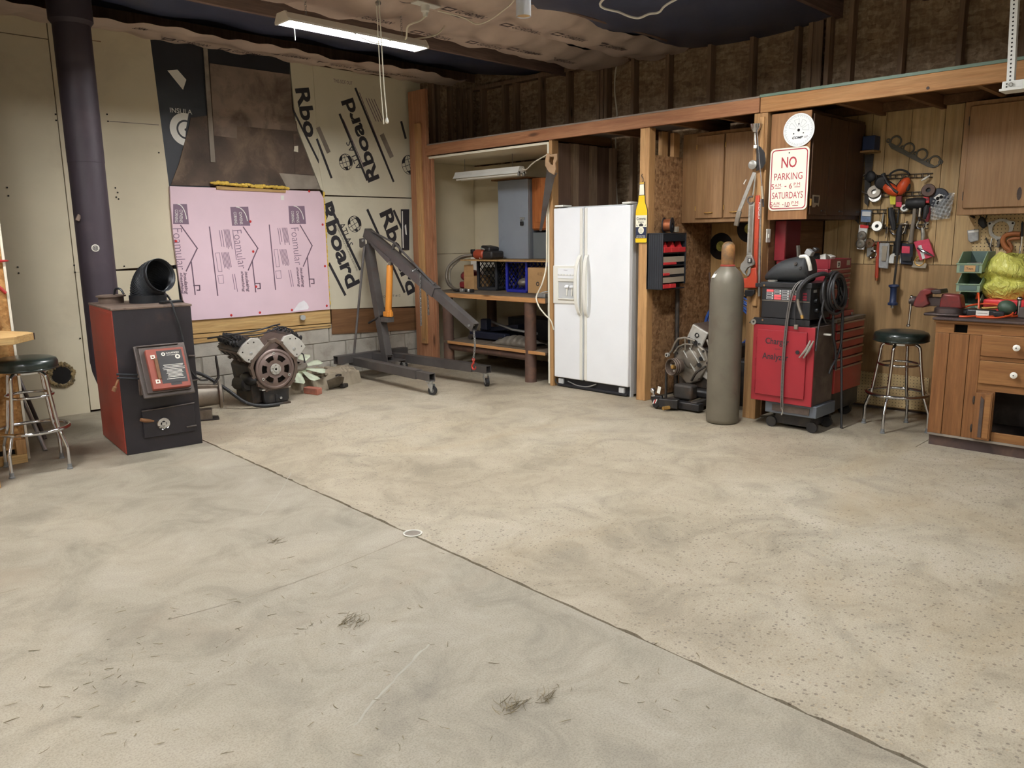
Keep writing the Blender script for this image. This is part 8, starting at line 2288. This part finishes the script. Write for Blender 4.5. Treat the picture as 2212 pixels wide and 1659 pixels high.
simple('white_bracket', 'white plastic clip bracket behind the slide hammer shaft', 'bracket', lambda t: (MB().tube(curve([(6.7, 2.374, 1.208), (6.7, 2.366, 1.264), (6.7, 2.337, 1.27)], 4), 0.012, 8).build('arm', 'white', t), MB().tube(curve([(6.7, 2.348, 1.269), (6.7, 2.295, 1.273), (6.7, 2.296, 1.208)], 4), 0.010, 8).build('arm', 'white', t), MB().obox((6.7, 2.361, 1.233), 0.02, 0.035, 0.06).build('body', 'pack_card', t, bev=0.004)), (6.7, 2.356, 1.208))
ot = thing('orange_tube', 'long orange tube hanging at the lower left of the tool wall', 'tube', (6.7, 2.467, 1.061))
MB().tube([(6.7, 2.474, 1.375), (6.7, 2.474, 1.238), (6.7, 2.471, 1.086)], 0.014, 12).build('tube_body', 'wrench_red', ot)
MB().tube([(6.7, 2.471, 1.112), (6.7, 2.471, 1.064)], 0.011, 12).build('end_piece', 'copper', ot)
sh = thing('slide_hammer', 'long black slide hammer with blue weight and handle hanging on the tool wall', 'slide hammer', (6.66, 2.315, 0.84))
MB().tube([(6.66, 2.301, 1.502), (6.66, 2.309, 1.454), (6.66, 2.311, 1.363), (6.66, 2.311, 1.271)], [0.014, 0.022, 0.022, 0.018], 12).build('weight', 'soft_black', sh)
MB().tube([(6.66, 2.307, 1.302), (6.66, 2.319, 1)], 0.009, 10).build('shaft', 'iron_dark', sh)
mat('grip_blue', (44, 58, 92), 0.45, var=0.08)
g0, g1 = V((6.66, 2.318, 1.04)), V((6.66, 2.317, 0.87))
MB().lathe([(0.018, 0.0), (0.038, 0.004), (0.040, 0.018), (0.026, 0.03), (0.024, (g1 - g0).length * 0.5), (0.026, (g1 - g0).length - 0.03), (0.038, (g1 - g0).length - 0.02), (0.036, (g1 - g0).length - 0.004), (0.014, (g1 - g0).length)], g0, g1 - g0, 24).build('handle', 'grip_blue', sh, smooth=50)
MB().lathe([(0.012, 0.0), (0.012, 0.02)], g1, g1 - g0, 12).build('end_nut', 'galv', sh)
for k, (p, m, lab) in enumerate((((6.715, 2.577, 1.489), 'iron_dark', 'dark punch hanging just right of the wire wheel card'), ((6.715, 2.458, 1.549), 'galv', 'silver hex key left of the gold handled driver'), ((6.715, 2.34, 1.57), 'soft_black', 'black punch hanging right of the long handled pliers'), ((6.715, 2.274, 1.484), 'iron_dark', 'dark hex key between the U bracket and the mallet handle'), ((6.715, 2.352, 1.331), 'soft_black', 'black file hanging left of the slide hammer shaft'))):
    tag(MB().tube([V(p) + V((0, 0, 0.05)), V(p) + V((-0.006, 0.006, -0.05))], [0.006, 0.009], 8).build('hand_punch', m), lab, 'tool', 'small keys on the hook rails')
tag(MB().tube([(6.7, 2.128, 1.876), (6.69, 2.162, 1.851), (6.69, 2.183, 1.839)], [0.006, 0.009, 0.004], 8).build('bone_scraper', 'almond'), 'ivory pointed scraper at the right end of the top hook rail', 'scraper')

# ---------------------------------------------------------------- gasket, blue box, dark bars, upper right cabinet
mg = thing('manifold_gasket', 'grey exhaust gasket of four loops nailed slanting on the panelling', 'gasket', (6.735, 2.263, 2.021))
mat('gasket_grey', (108, 104, 94), 0.6, 0.2, var=0.12)
cs = [(6.735, 2.41, 2.153), (6.735, 2.309, 2.091), (6.735, 2.21, 2.038), (6.735, 2.113, 1.979)]
for c in cs:
    MB().ring(c, (-1, 0, 0), 0.040, 0.007, 28, 6).build('port_ring', 'gasket_grey', mg)
MB().prism([(6.737, 2.466, 2.14), (6.737, 2.449, 2.15), (6.737, 2.107, 1.944), (6.737, 2.126, 1.932), (6.737, 2.157, 1.941), (6.737, 2.439, 2.103)], (-0.006, 0, 0)).build('spine', 'gasket_grey', mg)
for p in ((6.735, 2.468, 2.165), (6.735, 2.358, 2.103), (6.735, 2.258, 2.049), (6.735, 2.163, 1.986), (6.735, 2.07, 1.972)):
    MB().ring(p, (-1, 0, 0), 0.012, 0.006, 16, 6).build('bolt_eye', 'gasket_grey', mg)
bbx = thing('blue_box', 'dark blue box on a small wooden bracket shelf', 'box', (6.65, 2.624, 2.08))
mat('navy_box', (34, 48, 84), 0.5, var=0.1)
MB().box(6.62, 6.735, 2.53, 2.625, 2.095, 2.205).build('box_body', 'navy_box', bbx, bev=0.004)
MB().box(6.60, 6.74, 2.52, 2.645, 2.078, 2.093).build('shelf', 'tan_ply', bbx, bev=0.002)
for i, (a, b, w_, lab) in enumerate((((6.70, 2.66, 2.20), (6.70, 2.655, 1.52), 0.03, 'long dark steel straight edge hanging beside the corner cabinet'), ((6.72, 2.60, 2.07), (6.72, 2.598, 1.66), 0.035, 'dark hand saw blade hanging under the blue box'))):
    tag(MB().prism([V(a) + V((0, w_, 0)), V(a) - V((0, w_, 0)), V(b) - V((0, w_ * 0.4, 0)), V(b) + V((0, w_ * 0.5, 0.03))], (-0.006, 0, 0)).build('straight_edge' if i == 0 else 'hand_saw', 'iron_dark'), lab, 'blade')
cr = thing('right_wall_cabinet', 'brown wall cabinet with a flush door over the pegboard', 'cabinet', (6.58, 1.6, 1.565))
MB().box(6.46, 6.735, 0.60, 1.850, 1.565, 2.352).build('carcass', 'cab_wood', cr, bev=0.003)
d = MB().box(6.440, 6.459, 1.418, 1.812, 1.612, 2.32).build('door', 'cab_wood', cr, bev=0.006)
MB().box(6.440, 6.459, 0.98, 1.400, 1.612, 2.32).build('door', 'cab_wood', cr, bev=0.006)
for z in (2.22, 1.70):
    MB().box(6.447, 6.459, 1.813, 1.818, z - 0.03, z + 0.03).build('hinge', 'iron_dark', d)
MB().ell((6.4395, 1.46, 1.70), 0.001, 0.016, 0.045, 10, 6).build('smudge', 'end_grain', d)

# pegboard things
simple('small_bag', 'clear bag of small parts hanging on the pegboard', 'bag', lambda t: (MB().prism([(6.72, 1.837, 1.457), (6.72, 1.761, 1.464), (6.72, 1.754, 1.381), (6.72, 1.805, 1.364), (6.72, 1.825, 1.381)], (-0.02, 0, 0)).build('film_bag', 'blister', t, bev=0.006), MB().prism([(6.699, 1.828, 1.451), (6.699, 1.76, 1.459), (6.699, 1.758, 1.444), (6.699, 1.826, 1.436)], (-0.001, 0, 0)).build('seal', 'white', t)), (6.71, 1.792, 1.364))
simple('wire_brush', 'dark greasy brush hanging on the pegboard', 'brush', lambda t: (MB().prism([(6.72, 1.767, 1.536), (6.72, 1.743, 1.558), (6.72, 1.721, 1.535), (6.72, 1.706, 1.483), (6.72, 1.73, 1.465), (6.72, 1.764, 1.502)], (-0.035, 0, 0)).build('body', 'soft_black', t, bev=0.008), MB().ring((6.7, 1.734, 1.555), (-1, 0, 0), 0.02, 0.004, 16, 6).build('loop', 'iron_dark', t)), (6.71, 1.728, 1.465))
gk = thing('flange_gasket', 'silver three bolt flange plate hanging on the pegboard', 'flange', (6.72, 1.612, 1.397))
n = 36
c = V((6.722, 1.619, 1.462))
oo = []
ii = []
for k in range(n):
    a = 2 * math.pi * k / n
    r_ = 0.075 + 0.020 * max(0, math.cos(3 * (a - R(90 + 60)))) ** 3
    oo.append(c + V((0, -r_ * math.cos(a) * 1.05, r_ * math.sin(a))))
    ii.append(c + V((0, -0.055 * math.cos(a), 0.055 * math.sin(a))))
MB().plate_hole(oo, ii, (-0.006, 0, 0)).build('plate', 'galv', gk, smooth=0)
for k in range(3):
    a = R(90 + 60 + 120 * k)
    MB().lathe([(0.0, 0.007), (0.008, 0.007)], c + V((0, -0.082 * math.cos(a) * 1.05, 0.082 * math.sin(a))), (-1, 0, 0), 12, caps=False).build('bolt_hole', 'hole', gk)
mat('rust_orange', (156, 96, 54), 0.6, 0.2, var=0.2)
cc = thing('c_clamp', 'rusty orange C shaped clamp hanging on the pegboard', 'clamp', (6.7, 1.544, 1.25))
MB().tube(curve([(6.7, 1.486, 1.424), (6.7, 1.535, 1.427), (6.7, 1.579, 1.414), (6.7, 1.593, 1.374), (6.7, 1.571, 1.329), (6.7, 1.544, 1.307), (6.7, 1.547, 1.284)], 5), 0.018, 10).build('frame', 'rust_orange', cc)
MB().tube(curve([(6.7, 1.485, 1.393), (6.7, 1.532, 1.391), (6.7, 1.558, 1.374), (6.7, 1.537, 1.34), (6.7, 1.532, 1.312)], 5), 0.012, 10).build('frame', 'rust_orange', cc)
MB().tube([(6.7, 1.548, 1.29), (6.7, 1.545, 1.248)], 0.022, 12).build('screw', 'pipe_brown', cc)
simple('ratchet_bar', 'slim chrome bar hanging at the right of the pegboard', 'bar', lambda t: (MB().tube([(6.7, 1.477, 1.421), (6.7, 1.474, 1.351), (6.7, 1.478, 1.307)], [0.009, 0.007, 0.009], 8).build('shaft', 'chrome', t), MB().tube([(6.7, 1.478, 1.307), (6.7, 1.479, 1.262)], 0.006, 8).build('tip', 'galv', t)), (6.7, 1.476, 1.262))
simple('needle_pliers', 'thin rusty wire cutters crossing on the pegboard', 'pliers', lambda t: (MB().tube([(6.71, 1.709, 1.401), (6.7, 1.67, 1.329), (6.71, 1.65, 1.255)], 0.005, 6).build('arm', 'iron_dark', t), MB().tube([(6.71, 1.668, 1.397), (6.7, 1.671, 1.341), (6.71, 1.66, 1.272)], 0.005, 6).build('arm', 'galv', t), MB().tube([(6.71, 1.701, 1.369), (6.71, 1.655, 1.341)], 0.004, 6).build('bar', 'iron_dark', t)), (6.71, 1.658, 1.255))
simple('grey_pliers', 'grey snips hanging under the silver flange plate', 'snips', lambda t: (MB().tube([(6.71, 1.616, 1.389), (6.71, 1.624, 1.329)], [0.014, 0.008], 8).build('blade', 'gear_grey', t), MB().tube([(6.71, 1.624, 1.386), (6.71, 1.613, 1.335)], [0.012, 0.007], 8).build('blade', 'iron_dark', t)), (6.71, 1.621, 1.329))
tag(MB().tube(curve([(6.7, 1.822, 1.566), (6.69, 1.792, 1.548), (6.71, 1.808, 1.557)], 4), 0.008, 6).build('wall_hook', 'iron_dark'), 'dark double hook at the top of the pegboard', 'hook')
tag(MB().prism([(6.72, 1.488, 1.507), (6.72, 1.476, 1.512), (6.72, 1.467, 1.407), (6.72, 1.481, 1.401)], (-0.03, 0, 0)).build('dark_tool_head', 'soft_black', bev=0.006), 'dark tool head at the far right edge of the pegboard', 'tool')

# ================================================================ right hand workbench
wood('bench_z', (142, 98, 60), (122, 80, 46), 2, 0.9, 0.5, tone=0.07, dirt=(110, 70, 40), dlo=0.60, dhi=0.9)
wood('bench_y', (156, 112, 68), (136, 92, 54), 1, 0.9, 0.5, tone=0.05, dirt=(120, 80, 46), dlo=0.62, dhi=0.9)
mat('top_dark', (62, 48, 46), 0.6, var=0.25, scale=6, dirt=(96, 74, 62), dscale=5)
mat('porcelain', (240, 238, 228), 0.2, var=0.02)
wb = thing('wooden_workbench', 'brown wooden workbench with drawers, open cupboard and a dark worn top', 'workbench', (6.25, 0.9, 0))
MB().box(5.74, 6.735, -0.6, 1.735, 0.868, 0.884).build('top', 'top_dark', wb, bev=0.004)
MB().box(5.755, 6.735, -0.6, 1.728, 0.852, 0.867).build('top_edge', 'bench_y', wb, bev=0.002)
MB().box(5.80, 6.72, 1.700, 1.716, 0.085, 0.852).build('side_panel', 'bench_z', wb)
MB().plate_hole([(5.78, 1.722, 0.852), (5.78, 1.335, 0.852), (5.78, 1.335, 0.782), (5.78, 1.722, 0.782)], [(5.78, 1.609, 0.842), (5.78, 1.528, 0.842), (5.78, 1.528, 0.788), (5.78, 1.609, 0.788)], (0.02, 0, 0)).build('top_rail', 'bench_y', wb, smooth=0)
MB().box(5.78, 5.80, -0.5, 1.335, 0.790, 0.852).build('top_rail', 'bench_y', wb)
MB().box(5.86, 5.87, 1.50, 1.64, 0.77, 0.86).build('slot_back', 'hole', wb)
for a, b in ((1.720, 1.634), (1.631, 1.514), (1.511, 1.44)):
    MB().box(5.78, 5.80, b, a, 0.088, 0.780).build('plank', 'bench_z', wb, bev=0.002)
MB().box(5.784, 5.80, 0.0, 1.44, 0.62, 0.645).build('rail', 'bench_y', wb)
MB().box(5.784, 5.80, 0.0, 1.44, 0.418, 0.465).build('rail', 'bench_y', wb)
for z0_, z1_ in ((0.648, 0.788), (0.466, 0.618)):
    for y0, y1 in ((1.00, 1.437), (0.5, 0.99)):
        dd = MB().box(5.768, 5.784, y0, y1, z0_, z1_).build('drawer', 'bench_y', wb, bev=0.004)
        yk = y1 - 0.205
        MB().lathe([(0.006, 0.0), (0.008, 0.012), (0.020, 0.018), (0.021, 0.026), (0.010, 0.032), (0.0, 0.033)], (5.768, yk, (z0_ + z1_) / 2 + 0.002), (-1, 0, 0), 22, caps=False).build('knob', 'porcelain', dd)
        MB().cyl((5.7345, yk, (z0_ + z1_) / 2 + 0.002), (5.732, yk, (z0_ + z1_) / 2 + 0.002), 0.004, seg=10).build('knob_screw', 'hole', dd)
# open cupboard with its door swung out
MB().box(5.784, 5.80, 1.336, 1.44, 0.10, 0.42).build('stile', 'bench_z', wb)
od = MB().prism([(5.770, 1.440, 0.405), (5.770, 1.338, 0.412), (5.770, 1.336, 0.092), (5.770, 1.440, 0.095)], (-0.018, 0, 0)).build('cupboard_door', 'bench_z', wb, bev=0.003)
MB().prism([(5.7515, 1.405, 0.385), (5.7515, 1.385, 0.365), (5.7515, 1.385, 0.11), (5.7515, 1.405, 0.11)], (-0.004, 0, 0)).build('panel_groove', 'end_grain', od)
MB().box(5.748, 5.752, 1.345, 1.380, 0.105, 0.40).build('raised_panel', 'bench_y', od, bev=0.002)
for z in (0.35, 0.16):
    MB().ell((5.768, 1.449, z), 0.006, 0.008, 0.03, 8, 6).build('hinge', 'iron_dark', wb)
MB().box(6.30, 6.32, -0.4, 1.70, 0.10, 0.85).build('cupboard_back', 'charger_side', wb)
MB().box(5.80, 6.30, -0.4, 1.70, 0.085, 0.10).build('cupboard_floor', 'charger_side', wb)
MB().box(5.80, 6.30, -0.4, 1.70, 0.425, 0.44).build('cupboard_roof', 'charger_side', wb)
MB().box(5.784, 5.80, 0.0, 1.335, 0.088, 0.148).build('bottom_rail', 'bench_y', wb, bev=0.003)
MB().box(5.776, 5.81, -0.5, 1.718, 0.074, 0.088).build('plinth_lip', 'grey_scrap', wb)
MB().box(5.80, 6.70, -0.5, 1.712, 0.0, 0.074).build('plinth', 'top_dark', wb)
tag(MB().box(5.95, 6.15, 0.95, 1.18, 0.101, 0.22).build('cupboard_box', 'navy_box', bev=0.008), 'dark blue box inside the open bench cupboard', 'box')
MB().lathe([(0.006, 0.0), (0.008, 0.012), (0.020, 0.018), (0.021, 0.026), (0.010, 0.032), (0.0, 0.033)], (5.95, 1.717, 0.715), (0, 1, 0), 20, caps=False).build('side_knob', 'porcelain', wb)

# ---------------------------------------------------------------- vise
mat('vise_red', (112, 40, 38), 0.45, 0.2, var=0.2, scale=6, dirt=(60, 42, 40), dscale=6)
mat('vise_dark', (60, 50, 48), 0.5, 0.4, var=0.2, dirt=(80, 60, 50), dscale=8)
VX = 5.93
vs_ = thing('bench_vise', 'dark red bench vise bolted on the left corner of the wooden workbench', 'vise', (VX, 1.72, 0.885))
MB().prism([(5.82, 1.82, 0.885), (5.82, 1.60, 0.885), (6.04, 1.60, 0.885), (6.04, 1.80, 0.885)], (0, 0, 0.02)).build('base_plate', 'vise_dark', vs_, bev=0.008)
MB().lathe([(0.095, 0.0), (0.090, 0.03), (0.075, 0.04)], (VX, 1.69, 0.905), seg=28).build('swivel', 'vise_dark', vs_)
MB().prism([(VX - 0.05, 1.745, 0.935), (VX - 0.05, 1.735, 1.035), (VX - 0.05, 1.62, 1.030), (VX - 0.05, 1.60, 0.935)], (0.10, 0, 0)).build('body', 'vise_red', vs_, bev=0.012)
MB().prism([(VX - 0.075, 1.80, 1.055), (VX - 0.075, 1.735, 1.065), (VX - 0.075, 1.725, 1.035), (VX - 0.075, 1.765, 1.03), (VX - 0.075, 1.785, 1.035)], (0.15, 0, 0)).build('fixed_jaw', 'vise_dark', vs_, bev=0.006)
MB().prism([(VX - 0.07, 1.905, 0.95), (VX - 0.07, 1.895, 0.99), (VX - 0.07, 1.865, 1.05), (VX - 0.07, 1.835, 1.065), (VX - 0.07, 1.79, 1.060), (VX - 0.07, 1.79, 1.035), (VX - 0.07, 1.825, 1.02), (VX - 0.07, 1.815, 0.985), (VX - 0.07, 1.80, 0.96), (VX - 0.07, 1.84, 0.935), (VX - 0.07, 1.89, 0.935)], (0.14, 0, 0)).build('moving_jaw', 'vise_red', vs_, bev=0.008)
MB().box(VX - 0.035, VX + 0.035, 1.70, 1.83, 0.945, 1.005).build('slide', 'vise_dark', vs_, bev=0.004)
MB().lathe([(0.030, 0.0), (0.034, 0.01), (0.034, 0.03), (0.022, 0.036), (0.022, 0.05)], (VX, 1.900, 0.972), (0, 1, 0), 20).build('screw_head', 'vise_dark', vs_)
hp0, hp1 = V((VX, 1.938, 1.0)), V((VX - 0.012, 1.942, 0.80))
hnd = MB().tube([hp0, hp1], 0.008, 12).build('handle', 'chrome', vs_)
for p in (hp0, hp1):
    MB().ell(p, 0.013, 0.013, 0.013, 12, 8).build('handle_end', 'chrome', hnd)

# ---------------------------------------------------------------- parts bins
mat('bin_green', (136, 158, 132), 0.5, var=0.06)
mat('bin_inner', (90, 110, 104), 0.55, var=0.06)
def parts_bin(x, y0, y1, z, h, dep, label):
    """open fronted stacking bin, mouth towards -x"""
    t = thing('parts_bin', label, 'bin', (x, (y0 + y1) / 2, z), 'green stacking bins')
    MB().box(x, x + dep, y0, y1, z, z + 0.006).build('floor_panel', 'bin_green', t)
    for y in (y0, y1 - 0.005):
        MB().prism([(x, y, z), (x + dep, y, z), (x + dep, y, z + h), (x + dep * 0.35, y, z + h), (x, y, z + h * 0.42)], (0, 0.005, 0)).build('side', 'bin_green', t)
    MB().box(x + dep - 0.005, x + dep, y0, y1, z, z + h).build('back', 'bin_inner', t)
    MB().box(x - 0.004, x + 0.002, y0, y1, z, z + h * 0.42).build('front_lip', 'bin_green', t, bev=0.002)
    MB().box(x - 0.010, x + 0.002, y0 - 0.004, y1 + 0.004, z + h * 0.40, z + h * 0.46).build('front_rim', 'bin_green', t, bev=0.002)
    MB().box(x - 0.008, x - 0.003, y0 + 0.02, y1 - 0.02, z + 0.01, z + h * 0.36).build('label_holder', 'bin_inner', t)
    return t
BX = 6.20
b1_ = parts_bin(BX, 1.585, 1.735, 0.886, 0.135, 0.28, 'green stacking bin lowest of the three on the workbench')
b2_ = parts_bin(BX, 1.585, 1.735, 1.030, 0.125, 0.28, 'green stacking bin in the middle of the three on the workbench')
b3_ = parts_bin(BX - 0.01, 1.580, 1.740, 1.162, 0.145, 0.30, 'green stacking bin topmost of the three, with a tan label')
MB().box(BX - 0.020, BX - 0.015, 1.620, 1.690, 1.172, 1.215).build('paper_label', 'cardboard', b3_)
lettering('Taps', (BX - 0.0205, 1.655, 1.193), -YP, ZP, 0.018, 'end_grain', b3_, w=0.045)
tag(MB().cyl((BX + 0.05, 1.69, 1.205), (BX + 0.05, 1.60, 1.21), 0.026, seg=18).build('steel_coupling', 'galv'), 'silver pipe coupling lying in the topmost green bin', 'coupling')

# ---------------------------------------------------------------- yellow bag and bench top clutter
t_ = NT('bag_yellow')
t_.b.inputs['Base Color'].default_value = lin((214, 212, 104))
t_.b.inputs['Roughness'].default_value = 0.3
t_.bump(t_.noise(t_.coords((1, 1, 0.5)), 16, 3, 0.5, 2.5), 0.9, 0.03)
t_.b.inputs['Alpha'].default_value = 0.92
yb = thing('plastic_bag', 'crumpled yellow plastic bag standing on the workbench', 'bag', (6.33, 1.45, 0.99))
def bagy(u, v):
    a = 2 * math.pi * u
    h = v
    r_ = 0.155 * (0.35 + 0.9 * math.sin(math.pi * (0.18 + 0.66 * h)) ** 1.1)
    r_ *= 1 + 0.08 * math.sin(3 * a + 4 * h) + 0.03 * math.sin(7 * a - 14 * h) + 0.02 * abs(math.sin(9 * a + 17 * h))
    pinch = 1 - 0.28 * math.exp(-((h - 0.45) / 0.10) ** 2)
    return (6.37 + r_ * math.cos(a) * 0.85 * pinch, 1.445 + r_ * math.sin(a) * 1.0 * pinch + 0.02 * h, 0.985 + 0.285 * h + 0.03 * math.sin(2 * a + 2) * h + 0.008 * math.sin(5 * a))
MB().grid(bagy, 72, 30).build('bag_film', 'bag_yellow', yb, smooth=40)
tag(MB().box(6.20, 6.50, 1.25, 1.56, 0.886, 0.985).build('red_case', 'bin_red', bev=0.012), 'red case under the yellow plastic bag', 'case')
oc_ = tag(MB().tube(curve([(6.27, 1.62, 0.98), (6.22, 1.60, 1.03), (6.16, 1.575, 0.98), (6.12, 1.56, 0.91), (6.02, 1.52, 0.893)], 8) + curve([(5.90, 1.52, 0.893), (5.83, 1.56, 0.892), (5.86, 1.63, 0.893), (6.0, 1.67, 0.905), (6.14, 1.61, 0.945), (6.18, 1.50, 0.955), (6.13, 1.39, 0.94), (6.0, 1.33, 0.91), (5.88, 1.38, 0.892), (5.83, 1.47, 0.892)], 8) + curve([(5.86, 1.50, 0.892), (6.02, 1.33, 0.893), (6.08, 1.24, 0.893), (6.05, 1.10, 0.893)], 8), 0.0065, 8).build('orange_air_line', 'def_orange'), 'orange cord looped over the front of the workbench top', 'cord')
mtl = thing('black_tool', 'black cordless tool with a white label lying inside the orange cord loop', 'tool', (5.95, 1.5, 0.886))
MB().obox((5.95, 1.50, 0.912), 0.055, 0.17, 0.045, Matrix.Rotation(0.15, 3, 'Z')).build('body', 'welder_black', mtl, bev=0.010)
MB().cyl((5.94, 1.585, 0.912), (5.93, 1.625, 0.912), 0.022, seg=18).build('nose', 'rubber', mtl)
MB().ring((5.928, 1.63, 0.912), (0.1, 1, 0), 0.013, 0.004, 16, 6).build('nose_ring', 'gear_grey', mtl)
MB().obox((5.96, 1.40, 0.908), 0.05, 0.07, 0.04, Matrix.Rotation(0.25, 3, 'Z')).build('tail', 'welder_black', mtl, bev=0.010)
MB().obox((5.917, 1.485, 0.912), 0.002, 0.075, 0.033, Matrix.Rotation(0.15, 3, 'Z')).build('label', 'white', mtl)
lettering('VACUUM PUMP', (5.9155, 1.485, 0.912), V((0.15, -0.98, 0)), ZP, 0.007, 'ink', mtl, w=0.06)
gb_ = thing('squeeze_bulb', 'dark green rubber bulb with a metal nozzle on the workbench', 'bulb', (6.02, 1.38, 0.94))
mat('bulb_green', (62, 82, 66), 0.5, var=0.1)
MB().ell((6.05, 1.375, 0.945), 0.05, 0.058, 0.048, 22, 14, Matrix.Rotation(0.4, 3, 'X')).build('bulb', 'bulb_green', gb_, smooth=60)
MB().tube([(6.03, 1.43, 0.945), (6.0, 1.48, 0.94), (5.985, 1.51, 0.938)], [0.010, 0.010, 0.012], 10).build('nozzle', 'brass', gb_)
tag(MB().obox((6.08, 1.39, 0.890), 0.10, 0.14, 0.012, Matrix.Rotation(0.1, 3, 'Z')).build('wood_scrap', 'tan_ply', bev=0.002), 'small pale wood scrap under the green rubber bulb', 'wood')
tag(MB().tube([(5.93, 1.70, 0.933), (5.97, 1.62, 0.930), (6.02, 1.56, 0.925)], 0.006, 10).build('steel_spindle', 'chrome'), 'thin steel spindle lying beside the vise', 'rod')
sk = thing('chrome_swivel', 'small chrome swivel fitting standing by the rubber bulb', 'fitting', (6.05, 1.29, 0.89))
MB().cyl((6.08, 1.315, 0.90), (6.08, 1.315, 1.0), 0.012, seg=14).build('stem', 'chrome', sk)
MB().ell((6.08, 1.315, 1.005), 0.018, 0.018, 0.016, 14, 8).build('ball', 'chrome', sk)
tag(MB().prism([(6.0, 1.30, 0.886), (5.98, 1.16, 0.886), (6.15, 1.12, 0.886), (6.17, 1.26, 0.886)], (0.0, 0.0, 0.07)).build('steel_scrap', 'cast_iron', bev=0.006), 'rough dark metal block at the right end of the workbench top', 'metal block')
hb2 = tag(MB().box(6.12, 6.2, 1.56, 1.72, 0.886, 0.925).build('green_scrap', 'bin_green', bev=0.006), 'pale green plastic lid lying in front of the stacking bins', 'lid')
tag(MB().obox((6.08, 1.585, 0.91), 0.05, 0.05, 0.045).build('black_bottle_stopper', 'soft_black', bev=0.014), 'black plastic cap beside the pale green lid', 'cap')
tag(MB().tube(curve([(6.25, 1.30, 1.05), (6.2, 1.24, 1.10), (6.2, 1.18, 1.06), (6.22, 1.12, 0.98)], 6), 0.02, 10).build('dark_hose', 'pipe_brown'), 'dark hose end rising at the right of the yellow bag', 'hose')

# ================================================================ hung from the ceiling
hg = thing('hanging_light', 'white fixture hung on a perforated steel angle at the upper right', 'light', (5.0, 1.2, 2.2))
an = MB()
a0, a1 = V((5, 1.251, 2.771)), V((5, 1.228, 2.224))
an.bar(a0, a1, 0.034, 0.003, (1, 0, 0))
hang = an.build('perforated_angle', 'lamp_white', hg)
MB().bar(a0 + V((0.016, -0.017, 0)), a1 + V((0.016, -0.017, 0)), 0.003, 0.034, (1, 0, 0)).build('angle_flange', 'lamp_white', hang)
for k in range(26):
    p = lerp(a0, a1, (k + 0.5) / 26) + V((-0.0022, 0, 0))
    MB().lathe([(0.0, 0.0), (0.0048, 0.0)], p, (-1, 0, 0), 8, caps=False).build('perforation', 'hole', hang)
MB().box(4.97, 5.07, 0.0, 1.258, 2.190, 2.228).build('channel', 'lamp_white', hg, bev=0.004)
MB().box(4.955, 5.085, 0.0, 1.265, 2.178, 2.190).build('reflector', 'lamp_white', hg)
for z in (2.213, 2.198):
    MB().cyl((4.9695, 1.235, z), (4.968, 1.235, z), 0.004, seg=8).build('screw_hole', 'hole', hg)
MB().ring((4.966, 1.215, 2.207), (1, 0, 0.2), 0.009, 0.002, 14, 6).build('wire_ring', 'galv', hg)
# door opener pull strings
ps = thing('pull_string', 'pair of thin pale pull strings hanging in front of the shop light', 'string', (3.0, 4.05, 2.14))
MB().tube([(3.0, 4.075, 3.1), (3, 4.062, 2.686), (3, 4.053, 2.371), (3, 4.036, 2.161)], 0.0035, 6).build('string', 'white_edge', ps)
MB().tube([(3.0, 4.10, 3.1), (3, 4.09, 2.691), (3, 4.086, 2.375), (3, 4.07, 2.138)], 0.003, 6).build('string', 'white_edge', ps)
MB().lathe([(0.004, 0.02), (0.009, 0.012), (0.011, -0.004), (0.006, -0.012)], (3, 4.036, 2.151), (0, 0, 1), 14).build('bell_end', 'almond', ps)
MB().lathe([(0.014, 0.0), (0.014, 0.02)], (3, 4.066, 2.825), (0, 1, 0), 14).build('pulley', 'galv', ps)
# socket in the ceiling batt and wire
so = thing('ceiling_socket', 'white ceiling outlet with the light plug in the kraft insulation', 'outlet', (4.06, 4.95, 3.1))
sp0 = V((3.915, 4.754, 3.12))
MB().box(sp0.x - 0.10, sp0.x + 0.12, sp0.y - 0.04, sp0.y + 0.04, 3.115, 3.125).build('plate', 'lamp_white', so, bev=0.003)
MB().lathe([(0.034, 0.0), (0.03, -0.04), (0.02, -0.05), (0.016, -0.075)], (sp0.x, sp0.y, 3.115), (0, 0, 1), 20).build('plug', 'lamp_white', so)
LP = LAMPS[0]
MB().tube(curve([(sp0.x, sp0.y, 3.04), (sp0.x - 0.03, sp0.y + 0.03, 3.01), (sp0.x - 0.10, sp0.y + 0.08, 2.97), (LP[0] + 0.40, LP[1] - 0.06, 2.965), (LP[0] + 0.25, LP[1] - 0.02, 2.985)], 8), 0.007, 8).build('power_cord', 'white_edge', so)
MB().tube(curve([(sp0.x + 0.12, sp0.y, 3.10), (4.191, 4.652, 3.06), (4.335, 4.658, 3.04), (4.379, 4.551, 3.06), (4.344, 4.328, 3.1), (4.317, 4.235, 3.12)], 8), 0.005, 8).build('wire', 'white_edge', so)
# clear tube with a tan cap
clear('clear_tube', (220, 224, 230), 0.55, 0.1)
mat('tan_cap', (196, 160, 104), 0.35, var=0.08)
ct = thing('clear_tube', 'clear plastic tube with a tan capped end hanging at the top edge', 'tube', (3.0, 2.88, 2.51))
tx = V((3, 2.883, 2.522))
MB().lathe([(0.036, 0.0), (0.036, 0.42)], tx, (0, 0, 1), 24, caps=False).build('tube_body', 'clear_tube', ct, solid=0.002)
MB().lathe([(0.0, 0.004), (0.034, 0.004), (0.0345, 0.058), (0.0, 0.06)], tx, (0, 0, 1), 24, caps=False).build('cap', 'tan_cap', ct)
